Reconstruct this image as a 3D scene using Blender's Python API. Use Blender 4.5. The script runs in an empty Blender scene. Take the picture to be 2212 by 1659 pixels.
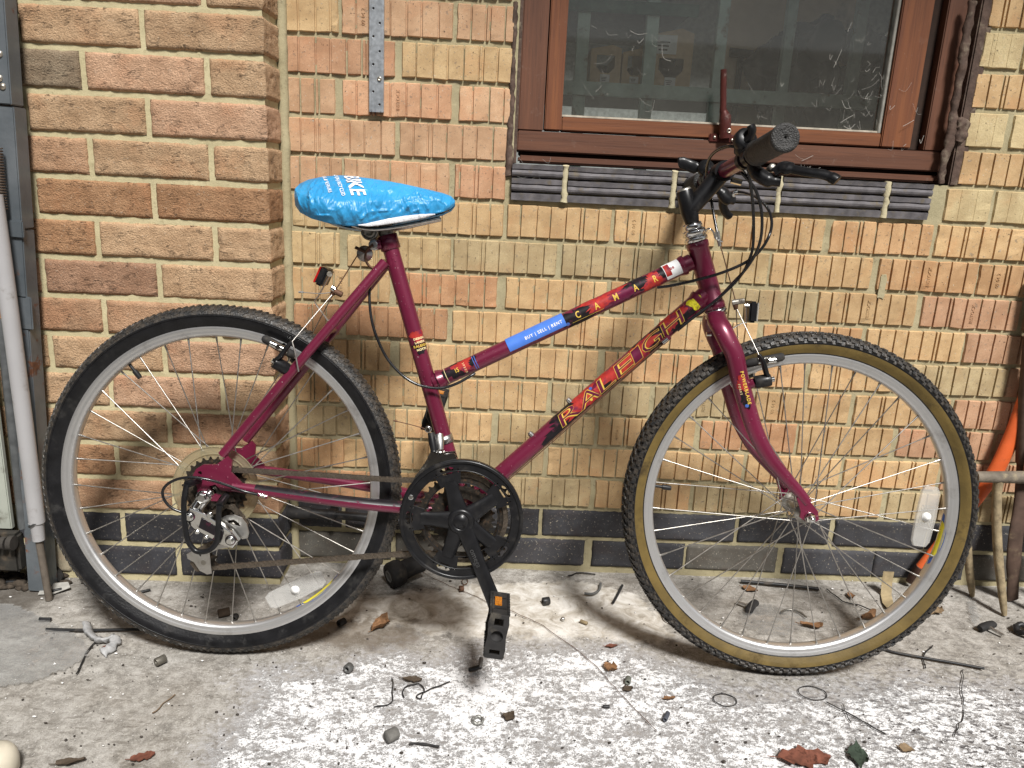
import bpy, bmesh, math, random
import numpy as np
from mathutils import Vector, Matrix, noise
from mathutils.bvhtree import BVHTree

# ------------------------------------------------------------------ camera, light, exposure
sc = bpy.context.scene
COL = sc.collection
CAM_POS = Vector((-0.016828, -1.624813, 0.871581))
CAM_ROWS = (Vector((0.99872814, -0.01636472, 0.04768969)),      # image right
            Vector((0.04198215, -0.25388936, -0.96632173)),     # image down
            Vector((0.02792149, 0.96709482, -0.25287942)))      # view direction
FPX = 3028 / 1.822785                                           # focal length in pixels of a 2212 px wide picture
cd = bpy.data.cameras.new('camera')
cam = bpy.data.objects.new('camera', cd)
COL.objects.link(cam)
cd.sensor_width = 36.0
cd.lens = 3028 / 4032 * 36.0
cd.clip_start = 0.02
cd.clip_end = 200
M = Matrix.Identity(4)
for i in range(3):
    M[i][0] = CAM_ROWS[0][i]; M[i][1] = -CAM_ROWS[1][i]; M[i][2] = -CAM_ROWS[2][i]; M[i][3] = CAM_POS[i]
cam.matrix_world = M
sc.camera = cam

SUN_DIR = Vector((-0.20, 0.60, -0.80)).normalized()             # the way the light travels
SUN_EL = math.asin(-SUN_DIR.z)
world = bpy.data.worlds.new('World')
sc.world = world
world.use_nodes = True
wn = world.node_tree
wn.nodes.clear()
wo = wn.nodes.new('ShaderNodeOutputWorld')
wb = wn.nodes.new('ShaderNodeBackground')
sky = wn.nodes.new('ShaderNodeTexSky')
sky.sky_type = 'NISHITA'
sky.sun_disc = False
sky.sun_elevation = SUN_EL
sky.sun_rotation = math.atan2(-SUN_DIR.x, -SUN_DIR.y)
sky.dust_density = 1.5
hs = wn.nodes.new('ShaderNodeHueSaturation')
hs.inputs['Saturation'].default_value = 0.25
wn.links.new(sky.outputs[0], hs.inputs['Color'])
wn.links.new(hs.outputs[0], wb.inputs['Color'])
wb.inputs['Strength'].default_value = 0.05
wn.links.new(wb.outputs[0], wo.inputs['Surface'])
sl = bpy.data.lights.new('sun', 'SUN')
sun = bpy.data.objects.new('sun', sl)
COL.objects.link(sun)
sl.energy = 5.0
sl.angle = math.radians(11)
sl.color = (1.0, 0.975, 0.94)
sun.location = (0.5, -3, 4)
sun.rotation_euler = SUN_DIR.to_track_quat('-Z', 'Y').to_euler()
sc.view_settings.view_transform = 'Standard'
sc.view_settings.look = 'None'
sc.view_settings.gamma = 1.0
sc.view_settings.use_curve_mapping = False
sc.view_settings.exposure = 0.22

random.seed(7)
PI = math.pi

# ------------------------------------------------------------------ pixels (2212 wide picture) to points
def ray(x, y):
    c = ((x - 1106) / FPX, (y - 829.5) / FPX, 1.0)
    return CAM_ROWS[0] * c[0] + CAM_ROWS[1] * c[1] + CAM_ROWS[2] * c[2]
def on(x, y, axis, val):
    d = ray(x, y)
    return CAM_POS + d * ((val - CAM_POS[axis]) / d[axis])
def fl(x, y, z=0.0): return on(x, y, 2, z)
def wl(x, y, d=0.0): return on(x, y, 1, d)

# ------------------------------------------------------------------ mesh helpers
class MB:
    def __init__(s): s.v = []; s.f = []; s.m = []; s.sm = []
    def add(s, vs, fs, mi=0, smooth=True):
        b = len(s.v); s.v += [tuple(v) for v in vs]
        for f in fs: s.f.append(tuple(b + i for i in f)); s.m.append(mi); s.sm.append(smooth)
    def box(s, c, size, mat=None, mi=0, bev=0.0):
        hx, hy, hz = size[0]/2, size[1]/2, size[2]/2
        if bev > 0:
            b = min(bev, hx*.9, hy*.9, hz*.9)
            bm = bmesh.new(); bmesh.ops.create_cube(bm, size=1.0)
            for v in bm.verts: v.co = Vector((v.co.x*2*hx, v.co.y*2*hy, v.co.z*2*hz))
            bmesh.ops.bevel(bm, geom=bm.edges[:], offset=b, segments=2, affect='EDGES')
            vs = [v.co.copy() for v in bm.verts]; bm.verts.index_update()
            fs = [[v.index for v in f.verts] for f in bm.faces]; bm.free()
        else:
            vs = [Vector((x, y, z)) for x in (-hx, hx) for y in (-hy, hy) for z in (-hz, hz)]
            fs = [(0,1,3,2),(4,6,7,5),(0,4,5,1),(2,3,7,6),(0,2,6,4),(1,5,7,3)]
        if mat: vs = [mat @ v for v in vs]
        vs = [Vector(c) + v for v in vs]
        s.add(vs, fs, mi, False)
    def tube(s, path, r, n=12, cap=True, mi=0, flat=None, closed=False):
        P = [Vector(p) for p in path]; N = len(P)
        R = [r]*N if not hasattr(r, '__len__') else list(r)
        T = []
        for i in range(N):
            if closed: t = P[(i+1) % N] - P[i-1]
            else: t = P[min(i+1, N-1)] - P[max(i-1, 0)]
            T.append(t.normalized())
        a = T[0].orthogonal().normalized() if flat is None else (Vector(flat) - T[0]*T[0].dot(Vector(flat))).normalized()
        vs = []
        for i in range(N):
            a = (a - T[i]*a.dot(T[i])).normalized(); b = T[i].cross(a)
            ra, rb = (R[i] if hasattr(R[i], '__len__') else (R[i], R[i]))
            for k in range(n):
                t = 2*PI*k/n
                vs.append(P[i] + a*(ra*math.cos(t)) + b*(rb*math.sin(t)))
        fs = []
        for i in range(N if closed else N-1):
            j = (i+1) % N
            for k in range(n): fs.append((i*n+k, i*n+(k+1) % n, j*n+(k+1) % n, j*n+k))
        s.add(vs, fs, mi, True)
        if cap and not closed:
            s.add(vs[:n], [tuple(range(n))[::-1]], mi, False); s.add(vs[-n:], [tuple(range(n))], mi, False)
    def lathe(s, o, a, prof, n=32, mi=0, mis=None, smooth=True):
        a = Vector(a).normalized(); o = Vector(o); e = a.orthogonal().normalized(); g = a.cross(e)
        vs = []
        for (r, h) in prof:
            for k in range(n):
                t = 2*PI*k/n; vs.append(o + a*h + (e*math.cos(t) + g*math.sin(t))*r)
        for i in range(len(prof)-1):
            fs = [(i*n+k, i*n+(k+1) % n, (i+1)*n+(k+1) % n, (i+1)*n+k) for k in range(n)]
            b = len(s.v)
            if i == 0: base = b; s.v += [tuple(v) for v in vs]
            for f in fs: s.f.append(tuple(base+q for q in f)); s.m.append(mis[i] if mis else mi); s.sm.append(smooth)
    def sphere(s, c, r, mi=0, n=10, sc=(1, 1, 1)):
        prof = [(max(1e-5, r*math.sin(PI*i/n)), -r*math.cos(PI*i/n)) for i in range(n+1)]
        t = MB(); t.lathe((0, 0, 0), (0, 0, 1), prof, n*2)
        s.add([Vector(c) + Vector((v[0]*sc[0], v[1]*sc[1], v[2]*sc[2])) for v in t.v], t.f, mi, True)
    def mesh_add(s, me, mat=None, mi=0, smooth=False):
        vs = [(mat @ v.co) if mat else v.co.copy() for v in me.vertices]
        s.add(vs, [tuple(p.vertices) for p in me.polygons], mi, smooth)
    def xf(s, mat): s.v = [tuple(mat @ Vector(v)) for v in s.v]; return s
    def mesh(s, name):
        me = bpy.data.meshes.new(name)
        me.from_pydata(s.v, [], s.f)
        me.polygons.foreach_set('material_index', s.m)
        me.polygons.foreach_set('use_smooth', s.sm)
        me.update(); return me
    def build(s, name, mats, parent=None, loc=None, recalc=True):
        me = s.mesh(name)
        if recalc:
            bm = bmesh.new(); bm.from_mesh(me); bmesh.ops.recalc_face_normals(bm, faces=bm.faces[:]); bm.to_mesh(me); bm.free()
        return put(name, me, mats, parent, loc)

def put(name, me, mats, parent=None, loc=None):
    if not isinstance(mats, (list, tuple)): mats = [mats]
    if mats and len(me.materials) == 0:
        for m in mats: me.materials.append(m)
    o = bpy.data.objects.new(name, me); COL.objects.link(o)
    if parent: o.parent = parent
    if loc is not None: o.location = loc
    return o
def empty(name, loc=(0, 0, 0), parent=None):
    o = bpy.data.objects.new(name, None); COL.objects.link(o); o.location = loc; o.empty_display_size = .05
    if parent: o.parent = parent
    return o
def tag(o, label=None, cat=None, group=None, kind=None):
    if label: o['label'] = label
    if cat: o['category'] = cat
    if group: o['group'] = group
    if kind: o['kind'] = kind
    return o

def plate_mesh(outs, thick, bevel=0.0):
    """flat plate in XY, centred on z=0, from closed outlines (holes by even-odd)."""
    cu = bpy.data.curves.new('plate', 'CURVE'); cu.dimensions = '2D'; cu.fill_mode = 'BOTH'
    cu.extrude = max(thick/2 - bevel, 0); cu.bevel_depth = bevel; cu.bevel_resolution = 1
    for pts in outs:
        sp = cu.splines.new('POLY'); sp.points.add(len(pts)-1)
        for p, q in zip(sp.points, pts): p.co = (q[0], q[1], 0, 1)
        sp.use_cyclic_u = True
    o = bpy.data.objects.new('plate', cu)
    me = bpy.data.meshes.new_from_object(o)
    bpy.data.objects.remove(o); bpy.data.curves.remove(cu)
    return me
def text_mesh(body, size, ext=0.0, offset=0.0, space=1.0, align='CENTER', shear=0.0):
    cu = bpy.data.curves.new('txt', 'FONT'); cu.body = body; cu.size = size; cu.extrude = ext; cu.offset = offset
    cu.space_character = space; cu.align_x = align; cu.align_y = 'CENTER'; cu.shear = shear; cu.resolution_u = 3
    o = bpy.data.objects.new('txt', cu)
    me = bpy.data.meshes.new_from_object(o)
    bpy.data.objects.remove(o); bpy.data.curves.remove(cu)
    return me
def circle(r, n=24, c=(0, 0), a0=0.0): return [(c[0]+r*math.cos(a0+2*PI*k/n), c[1]+r*math.sin(a0+2*PI*k/n)) for k in range(n)]
def gear(R, n, h=0.0035):
    pts = []
    for i in range(n):
        for fr, rr in ((0.0, R-h*.8), (0.22, R-h), (0.40, R-h*.6), (0.56, R+h*.55), (0.68, R+h*.6), (0.84, R-h*.4)):
            a = 2*PI*(i+fr)/n; pts.append((rr*math.cos(a), rr*math.sin(a)))
    return pts
def smooth_path(pts, n=6, closed=False):
    P = [Vector(p) for p in pts]; out = []; N = len(P)
    rng = range(N) if closed else range(N-1)
    for i in rng:
        g = (lambda k: P[k % N]) if closed else (lambda k: P[max(0, min(N-1, k))])
        p0, p1, p2, p3 = g(i-1), g(i), g(i+1), g(i+2)
        for k in range(n):
            t = k/n
            out.append(0.5*((2*p1) + (p2-p0)*t + (2*p0-5*p1+4*p2-p3)*t*t + (3*p1-p0-3*p2+p3)*t**3))
    if not closed: out.append(P[-1])
    return out
def frame_from(a, b, c=None):
    """matrix with z along a->b at a"""
    z = (Vector(b)-Vector(a)).normalized(); x = z.orthogonal().normalized() if c is None else (Vector(c)-z*z.dot(Vector(c))).normalized()
    y = z.cross(x); m = Matrix.Identity(4)
    for i in range(3): m[i][0] = x[i]; m[i][1] = y[i]; m[i][2] = z[i]; m[i][3] = a[i]
    return m

# ------------------------------------------------------------------ materials
class NT:
    def __init__(s, name):
        s.m = bpy.data.materials.new(name); s.m.use_nodes = True; s.t = s.m.node_tree
        s.b = s.t.nodes['Principled BSDF']; s.out = s.t.nodes['Material Output']
    def n(s, typ, **kw):
        x = s.t.nodes.new(typ)
        for k, v in kw.items():
            if k in x.inputs.keys() if isinstance(k, str) else False: pass
            setattr(x, k, v)
        return x
    def l(s, a, b): s.t.links.new(a, b)
    def set(s, **kw):
        for k, v in kw.items(): s.b.inputs[k.replace('_', ' ')].default_value = v
    def noise(s, vec, scale, detail=4, rough=.55, dist=0.0):
        x = s.n('ShaderNodeTexNoise'); x.inputs['Scale'].default_value = scale; x.inputs['Detail'].default_value = detail
        x.inputs['Roughness'].default_value = rough; x.inputs['Distortion'].default_value = dist
        if vec is not None: s.l(vec, x.inputs['Vector'])
        return x.outputs['Fac']
    def voro(s, vec, scale, feature='F1', out='Distance'):
        x = s.n('ShaderNodeTexVoronoi'); x.feature = feature; x.inputs['Scale'].default_value = scale
        if vec is not None: s.l(vec, x.inputs['Vector'])
        return x.outputs[out]
    def ramp(s, fac, stops, interp='LINEAR'):
        x = s.n('ShaderNodeValToRGB'); x.color_ramp.interpolation = interp
        e = x.color_ramp.elements
        while len(e) < len(stops): e.new(0.5)
        for q, (p, c) in zip(e, stops):
            q.position = p; q.color = c if len(c) == 4 else (*c, 1)
        s.l(fac, x.inputs['Fac']); return x.outputs['Color']
    def step(s, fac, a, b):
        x = s.n('ShaderNodeMapRange'); x.interpolation_type = 'SMOOTHSTEP'
        x.inputs['From Min'].default_value = a; x.inputs['From Max'].default_value = b
        s.l(fac, x.inputs['Value']); return x.outputs['Result']
    def mix(s, fac, a, b, mode='MIX'):
        x = s.n('ShaderNodeMix'); x.data_type = 'RGBA'; x.blend_type = mode
        for k, v in ((0, fac), (6, a), (7, b)):
            if hasattr(v, 'links') or isinstance(v, bpy.types.NodeSocket): s.l(v, x.inputs[k])
            else: x.inputs[k].default_value = v if not isinstance(v, (tuple, list)) else ((*v, 1) if len(v) == 3 else v)
        return x.outputs[2]
    def math(s, op, a, b=None, clamp=False):
        x = s.n('ShaderNodeMath'); x.operation = op; x.use_clamp = clamp
        for k, v in ((0, a), (1, b)):
            if v is None: continue
            if isinstance(v, bpy.types.NodeSocket): s.l(v, x.inputs[k])
            else: x.inputs[k].default_value = v
        return x.outputs[0]
    def coord(s, out='Object'):
        return s.n('ShaderNodeTexCoord').outputs[out]
    def mapped(s, vec, scale=(1, 1, 1), rot=(0, 0, 0), loc=(0, 0, 0)):
        x = s.n('ShaderNodeMapping'); x.inputs['Scale'].default_value = scale; x.inputs['Rotation'].default_value = rot
        x.inputs['Location'].default_value = loc; s.l(vec, x.inputs['Vector']); return x.outputs[0]
    def rnd_coord(s):
        oi = s.n('ShaderNodeObjectInfo'); v = s.n('ShaderNodeVectorMath'); v.operation = 'ADD'
        k = s.n('ShaderNodeMath'); k.operation = 'MULTIPLY'; k.inputs[1].default_value = 37.0
        s.l(oi.outputs['Random'], k.inputs[0]); s.l(s.coord(), v.inputs[0]); s.l(k.outputs[0], v.inputs[1])
        s.oi = oi; return v.outputs[0]
    def bump(s, h, dist=.001, strength=1.0, normal=None):
        x = s.n('ShaderNodeBump'); x.inputs['Distance'].default_value = dist; x.inputs['Strength'].default_value = strength
        s.l(h, x.inputs['Height'])
        if normal: s.l(normal, x.inputs['Normal'])
        s.l(x.outputs[0], s.b.inputs['Normal']); return x.outputs[0]
    def col(s, v): 
        if isinstance(v, bpy.types.NodeSocket): s.l(v, s.b.inputs['Base Color'])
        else: s.b.inputs['Base Color'].default_value = (*v, 1)
    def rough(s, v):
        if isinstance(v, bpy.types.NodeSocket): s.l(v, s.b.inputs['Roughness'])
        else: s.b.inputs['Roughness'].default_value = v

def simple(name, col, rough=.5, metal=0.0, coat=0.0, var=.25, vs=60, dirt=None, dirt_amt=.5, ds=25, bump=0.0, bs=300):
    """one colour with soft variation, optional dirt blotches and fine bump"""
    t = NT(name); c = t.coord()
    n1 = t.noise(c, vs, 5)
    k = tuple(x*(1-var) for x in col); k2 = tuple(min(1, x*(1+var)) for x in col)
    out = t.ramp(n1, [(.3, k), (.7, k2)])
    if dirt:
        f = t.step(t.noise(c, ds, 7, .65), .62 - .25*dirt_amt, .80 - .2*dirt_amt)
        out = t.mix(f, out, dirt)
        t.rough(t.math('ADD', t.math('MULTIPLY', f, .45), rough, True))
    else:
        t.rough(t.math('ADD', t.math('MULTIPLY', t.math('SUBTRACT', n1, .5), .3), rough, True))
    t.col(out); t.set(Metallic=metal, Coat_Weight=coat, Coat_Roughness=.12, Specular_IOR_Level=.5 if metal > .3 else .28)
    if bump: t.bump(t.noise(c, bs, 4), bump)
    return t.m
# ------------------------------------------------------------------ brick and mortar materials
def brick_mat(name, fine=420, bump=.0006, spot=.5, crack=False, stain=(.16, .13, .10)):
    t = NT(name); v = t.rnd_coord(); oc = t.oi.outputs['Color']
    n1 = t.noise(v, 22, 5, .6); n2 = t.noise(v, 130, 5, .65); n3 = t.noise(v, fine, 3, .6)
    lo = t.mix(1.0, oc, (.84, .79, .74), 'MULTIPLY'); hi = t.mix(1.0, oc, (1.14, 1.14, 1.12), 'MULTIPLY')
    c = t.mix(t.step(n1, .32, .68), lo, hi)
    warm = t.mix(1.0, oc, (1.04, .84, .74), 'MULTIPLY')
    c = t.mix(t.math('MULTIPLY', t.step(t.noise(v, 14, 3), .52, .72), .6), c, warm)
    c = t.mix(t.math('MULTIPLY', t.step(n3, .40, .62), .30), c, t.mix(1.0, oc, (.62, .58, .54), 'MULTIPLY'))
    c = t.mix(t.math('MULTIPLY', t.step(n2, .60, .66), spot), c, stain)
    c = t.mix(t.math('MULTIPLY', t.step(t.noise(v, 170, 4, .7), .645, .675), .85 if spot > .3 else .35), c, (.045, .035, .026))
    c = t.mix(t.math('MULTIPLY', t.step(t.noise(v, 260, 2), .66, .72), .45), c, (.62, .55, .44))
    h = t.math('ADD', t.math('MULTIPLY', n2, .6), t.math('MULTIPLY', n3, .5))
    if crack:
        sv = t.mapped(v, (26, 26, 170)); cr = t.noise(sv, 1.0, 4, .6, .9)
        line = t.step(t.math('ABSOLUTE', t.math('SUBTRACT', cr, .5)), .0, .019)
        gate = t.step(t.noise(v, 34, 3), .54, .60)
        dark = t.math('MULTIPLY', t.math('SUBTRACT', 1.0, line), gate)
        c = t.mix(t.math('MULTIPLY', dark, .72), c, (.09, .06, .04))
        h = t.math('SUBTRACT', h, t.math('MULTIPLY', dark, .9))
        gr = t.noise(t.mapped(v, (1, 1, 1.5)), 300, 3, .7)
        h = t.math('ADD', h, t.math('MULTIPLY', gr, .9))
        c = t.mix(t.math('MULTIPLY', t.step(gr, .56, .42), .35), c, t.mix(1.0, oc, (.55, .50, .45), 'MULTIPLY'))
    t.col(c); t.rough(.92); t.set(Specular_IOR_Level=.25); t.bump(h, bump, 1.0)
    return t.m
M_BRICK = brick_mat('grooved_brick', 480, .0006, .55)
M_ROUGH = brick_mat('rough_brick', 300, .0046, .12, True)
M_BLUE = brick_mat('blue_brick', 420, .0005, .25, False, (.22, .19, .14))
M_SMEAR = brick_mat('smeared_brick', 420, .0010, .35, False, (.30, .27, .14))

def mortar_mat(name, a, b, dark):
    t = NT(name); v = t.coord()
    n1 = t.noise(v, 9, 5, .6); n2 = t.noise(v, 90, 5, .65); n3 = t.noise(v, 500, 3)
    c = t.ramp(n1, [(.3, a), (.7, b)])
    c = t.mix(t.math('MULTIPLY', t.step(n2, .54, .70), .55), c, dark)
    c = t.mix(t.math('MULTIPLY', t.step(n3, .55, .7), .35), c, tuple(min(1, x*1.35) for x in b))
    t.col(c); t.rough(.95); t.set(Specular_IOR_Level=.2)
    t.bump(t.math('ADD', n2, t.math('MULTIPLY', n3, .5)), .0012); return t.m
M_MORTAR = mortar_mat('olive_mortar', (.30, .26, .155), (.42, .37, .235), (.16, .135, .085))
M_MORTAR2 = mortar_mat('pale_mortar', (.42, .365, .215), (.53, .47, .295), (.26, .22, .125))

# ------------------------------------------------------------------ brick shapes
BH = .065
def jit(p, s, seed): return noise.noise_vector(Vector(p)*s + Vector((seed*7.13, seed*3.7, seed*1.9)))
STAMPS = {2: 'IBSTOCK', 5: '09 04 2'}
def grooved(L, seed, flip=False, H=BH, depth=.03, gd=1.0):
    fr = [.128, .262, .300, .437, .585, .718, .873]
    xs = [(f-.5)*.215 for f in fr]
    if flip: xs = [-x for x in xs[::-1]]
    if L < .2: 
        off = (.215-L)/2*(1 if seed % 2 else -1); xs = [x+off for x in xs]
    xs = [x for x in xs if -L/2+.007 < x < L/2-.007]
    rr = random.Random(seed)
    prof = [(-L/2, .005), (-L/2+.0018, .0005)]
    for x in xs:
        w = rr.uniform(.0016, .0024); d = rr.uniform(.0042, .0060)*gd
        prof += [(x-w, 0), (x-w+.0004, d), (x+w-.0004, d), (x+w, .0002)]
    prof += [(L/2-.0018, .0005), (L/2, .005)]
    zs = [-H/2, -H/2+.0016, -H*.3, -H*.1, H*.1, H*.3, H/2-.0016, H/2]
    mb = MB(); vs = []
    for j, z in enumerate(zs):
        for i, (x, y) in enumerate(prof):
            q = jit((x, 0, z), 55, seed); q2 = jit((x, 0, z), 190, seed+9)
            yy = y + q.y*.0006 + (.004 if j in (0, len(zs)-1) else 0)
            e = 1.0 if j in (0, 1, len(zs)-2, len(zs)-1) else 0.0
            ex = 1.0 if i in (0, 1, len(prof)-2, len(prof)-1) else 0.0
            chip = max(0, q2.x-.30)*.006*max(e, ex)
            vs.append(Vector((x + ex*(q.x*.0016+q2.z*.0008), yy + chip, z + e*(q.z*.0018 + q2.x*.0010))))
    n = len(prof); m = len(zs)
    fs = [(j*n+i, j*n+i+1, (j+1)*n+i+1, (j+1)*n+i) for j in range(m-1) for i in range(n-1)]
    loop = list(range(n)) + [j*n+n-1 for j in range(1, m)] + [(m-1)*n+i for i in range(n-2, -1, -1)] + [j*n for j in range(m-2, 0, -1)]
    b = len(vs)
    for k in loop: vs.append(Vector((vs[k].x, depth, vs[k].z)))
    for k in range(len(loop)):
        k2 = (k+1) % len(loop); fs.append((loop[k2], loop[k], b+k, b+k2))
    mb.add(vs, fs, 0, False)
    if seed % 8 in STAMPS and L > .2:
        tm = text_mesh(STAMPS[seed % 8], .0098, .0007, 0, 1.05)
        gx = [x for x in xs]; xm = (gx[3]+gx[4])/2 if seed % 8 == 2 else (gx[0]+gx[1])/2
        if flip: xm = (gx[1]+gx[2])/2 if seed % 8 == 2 else (gx[-1]+gx[-2])/2
        R = Matrix.Translation((xm, -.0002, 0)) @ Matrix.Rotation(PI/2, 4, 'X') @ Matrix.Rotation(PI/2, 4, 'Z')
        mb.mesh_add(tm, R)
    return mb.mesh('brick')
def rough_brick(L, seed, ret=0.0, H=BH, amp=1.0, depth=.03, flatness=0.0):
    """split-face brick; ret > 0 adds a return face of that depth at the right end"""
    st = .0045; nx = max(4, int(L/st)); ny = int(ret/st) if ret else 0; nz = int(H/st)
    S = [L*i/nx for i in range(nx+1)] + ([L + ret*i/ny for i in range(1, ny+1)] if ny else [])
    vs = []
    for j in range(nz+1):
        z = -H/2 + H*j/nz
        for i, s in enumerate(S):
            if s <= L: p = Vector((s-L/2, 0, z)); nrm = Vector((0, -1, 0))
            else: p = Vector((L/2, s-L, z)); nrm = Vector((1, 0, 0))
            if ret and abs(s-L) < 1e-6: nrm = Vector((.7, -.7, 0))
            so = Vector((seed*3.1, seed*1.7, seed*2.3))
            h = noise.fractal(p*45+so, 1.0, 2.1, 4)*.0011
            h += noise.fractal(Vector((p.x*38, p.y*38, p.z*150))+so, .9, 2.0, 3)*.0010
            rd = abs(noise.noise(Vector((p.x*16, p.y*16, z*75))+so*1.3))
            if rd < .05 and noise.noise(p*20+so*2) > -.05: h -= .0022*(1-rd/.05)
            edge = min(z+H/2, H/2-z); em = 1-min(1, edge/.0035)
            el = 1-min(1, s/.0035) if True else 0
            er = 0 if ret else 1-min(1, (L-s)/.0035)
            e = max(em, el, er)
            q = jit(p, 90, seed)
            h = h*amp*(1-flatness) - e*e*.0045
            p = p + nrm*h
            p.z += q.z*.0012*em; p.x += q.x*.0012*max(el, er)
            vs.append(p)
    n = len(S); m = nz+1
    fs = [(j*n+i, j*n+i+1, (j+1)*n+i+1, (j+1)*n+i) for j in range(m-1) for i in range(n-1)]
    b = len(vs)
    bk = [(Vector((v.x, depth, v.z)) if i % n < nx else Vector((L/2-.01, ret if ret else depth, v.z))) for i, v in enumerate(vs)]
    for row in (0, m-1):
        for i in range(n): vs.append(bk[row*n+i])
    for i in range(n-1):
        fs.append((i+1, i, b+i, b+i+1)); fs.append(((m-1)*n+i, (m-1)*n+i+1, b+n+i+1, b+n+i))
    b2 = len(vs)
    for j in range(m): vs.append(bk[j*n]); vs.append(bk[j*n+n-1])
    for j in range(m-1):
        fs.append((j*n, (j+1)*n, b2+2*j+2, b2+2*j)); fs.append(((j+1)*n+n-1, j*n+n-1, b2+2*j+1, b2+2*j+3))
    mb = MB(); mb.add(vs, fs, 0, True); return mb.mesh('brick')

_cache = {}
def brick_for(kind, L, seed, ret=0.0):
    key = (kind, round(L, 3), seed, ret)
    if key not in _cache:
        if kind in 'gf': me = grooved(L, seed, seed % 3 == 0, gd=1.0 if kind == 'g' else .18)
        elif kind == 'b': me = rough_brick(L, seed, ret, amp=.35)
        elif kind == 's': me = rough_brick(L, seed, ret, amp=.8)
        else: me = rough_brick(L, seed, ret)
        me.materials.append({'g': M_BRICK, 'f': M_SMEAR, 'b': M_BLUE, 's': M_SMEAR, 'r': M_ROUGH}[kind]); _cache[key] = me
    return _cache[key]
def shade(c, s): return (*[max(.01, min(.8, x*s)) for x in c], 1)

# ------------------------------------------------------------------ window position
WY = .030                                        # front of the window frame, set back from the brick face
wx0 = wl(1116, 330, WY).x; wx1 = wl(2036, 385, WY).x; wz0 = .912; wz1 = 1.86
# ------------------------------------------------------------------ back wall
wall = empty('brick_wall', (0, 0, 0))
tag(wall, 'yellow grooved brick wall with two dark brick courses at its foot behind the bicycle', 'brick wall')
def course_z(n): return .008 + .075*n + .0375
rb = random.Random(3)
def wall_brick(n, xa, xb):
    L = xb-xa
    if L < .018: return
    xc = (xa+xb)/2; z = course_z(n)
    seed = rb.randrange(8) + 8*(1 if rb.random() < .3 else 0)
    if n < 2:
        kind = 'b'; c = (.052, .053, .060) if rb.random() < .75 else (.10, .095, .085); c = shade(c, rb.uniform(.8, 1.3)); seed = seed % 4
    else:
        kind = 'g'
        r = rb.random()
        pink = 1 if (xc < .0 and z > .85) else 0
        if pink: c = (.53, .345, .215) if r < .6 else ((.52, .310, .190) if r < .8 else (.53, .38, .21))
        else:
            c = (.52, .360, .195) if r < .72 else ((.53, .335, .180) if r < .88 else ((.45, .26, .145) if r < .94 else (.48, .36, .20)))
        if xc > .95 and z < .7: c = (.44, .27, .17)
        c = shade(c, rb.uniform(.88, 1.10))
        if xc > .9 and n in (11, 13, 15) and xc < 1.15: kind = 'f'; c = shade((.53, .43, .25), rb.uniform(.92, 1.06))
        elif rb.random() < .10: c = shade((.43, .34, .20), rb.uniform(.9, 1.1))
    full = abs(L-.215) < .002
    if not full: L = round(L/.008)*.008
    o = put('brick', brick_for(kind, L, seed), [], wall, (xc, rb.uniform(-.0008, .0012), z + rb.uniform(-.0012, .0012)))
    o.rotation_euler = (rb.uniform(-.006, .006), rb.uniform(-.008, .008), rb.uniform(-.004, .004)); o.color = c
XL, XR = -.447, 1.36
for n in range(0, 18):
    off = 0 if n % 2 == 0 else .1125
    k = -3
    while k*.225 + off < XR:
        a = k*.225 + off + .005; b = a + .215; k += 1
        jx = rb.uniform(-.005, .005); a += jx; b += jx + rb.uniform(-.003, .003)
        a = max(a, XL); b = min(b, XR)
        if b <= a: continue
        spans = [(a, b)]
        if n == 11: lo, hi = .000, wx1 - .004
        elif n >= 12: lo, hi = wx0-.012, wx1+.014
        else: lo = hi = None
        if lo is not None and n*.075 < wz1:
            spans = []
            if a < lo: spans.append((a, min(b, lo-.003)))
            if b > hi: spans.append((max(a, hi+.003), b))
        for s in spans: wall_brick(n, *s)

def mortar_grid(name, x0, x1, z0, z1, y, parent, mat, hole=None, st=.009, amp=.0022, holes_fn=None):
    nx = int((x1-x0)/st); nz = int((z1-z0)/st); vs = []; fs = []
    for j in range(nz+1):
        for i in range(nx+1):
            p = Vector((x0+(x1-x0)*i/nx, y, z0+(z1-z0)*j/nz))
            p.y += noise.fractal(p*38, .9, 2.0, 3)*amp
            vs.append(p)
    for j in range(nz):
        for i in range(nx):
            xm = x0+(x1-x0)*(i+.5)/nx; zm = z0+(z1-z0)*(j+.5)/nz
            if hole and hole[0] < xm < hole[1] and hole[2] < zm < hole[3]: continue
            b = j*(nx+1)+i; fs.append((b, b+1, b+nx+2, b+nx+1))
    mb = MB(); mb.add(vs, fs, 0, True); return mb.build(name, mat, parent, recalc=False)
mortar_grid('mortar', XL-.02, XR, -.02, 1.36, .0058, wall, M_MORTAR, (wx0-.004, wx1+.006, .905, wz1))
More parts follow.
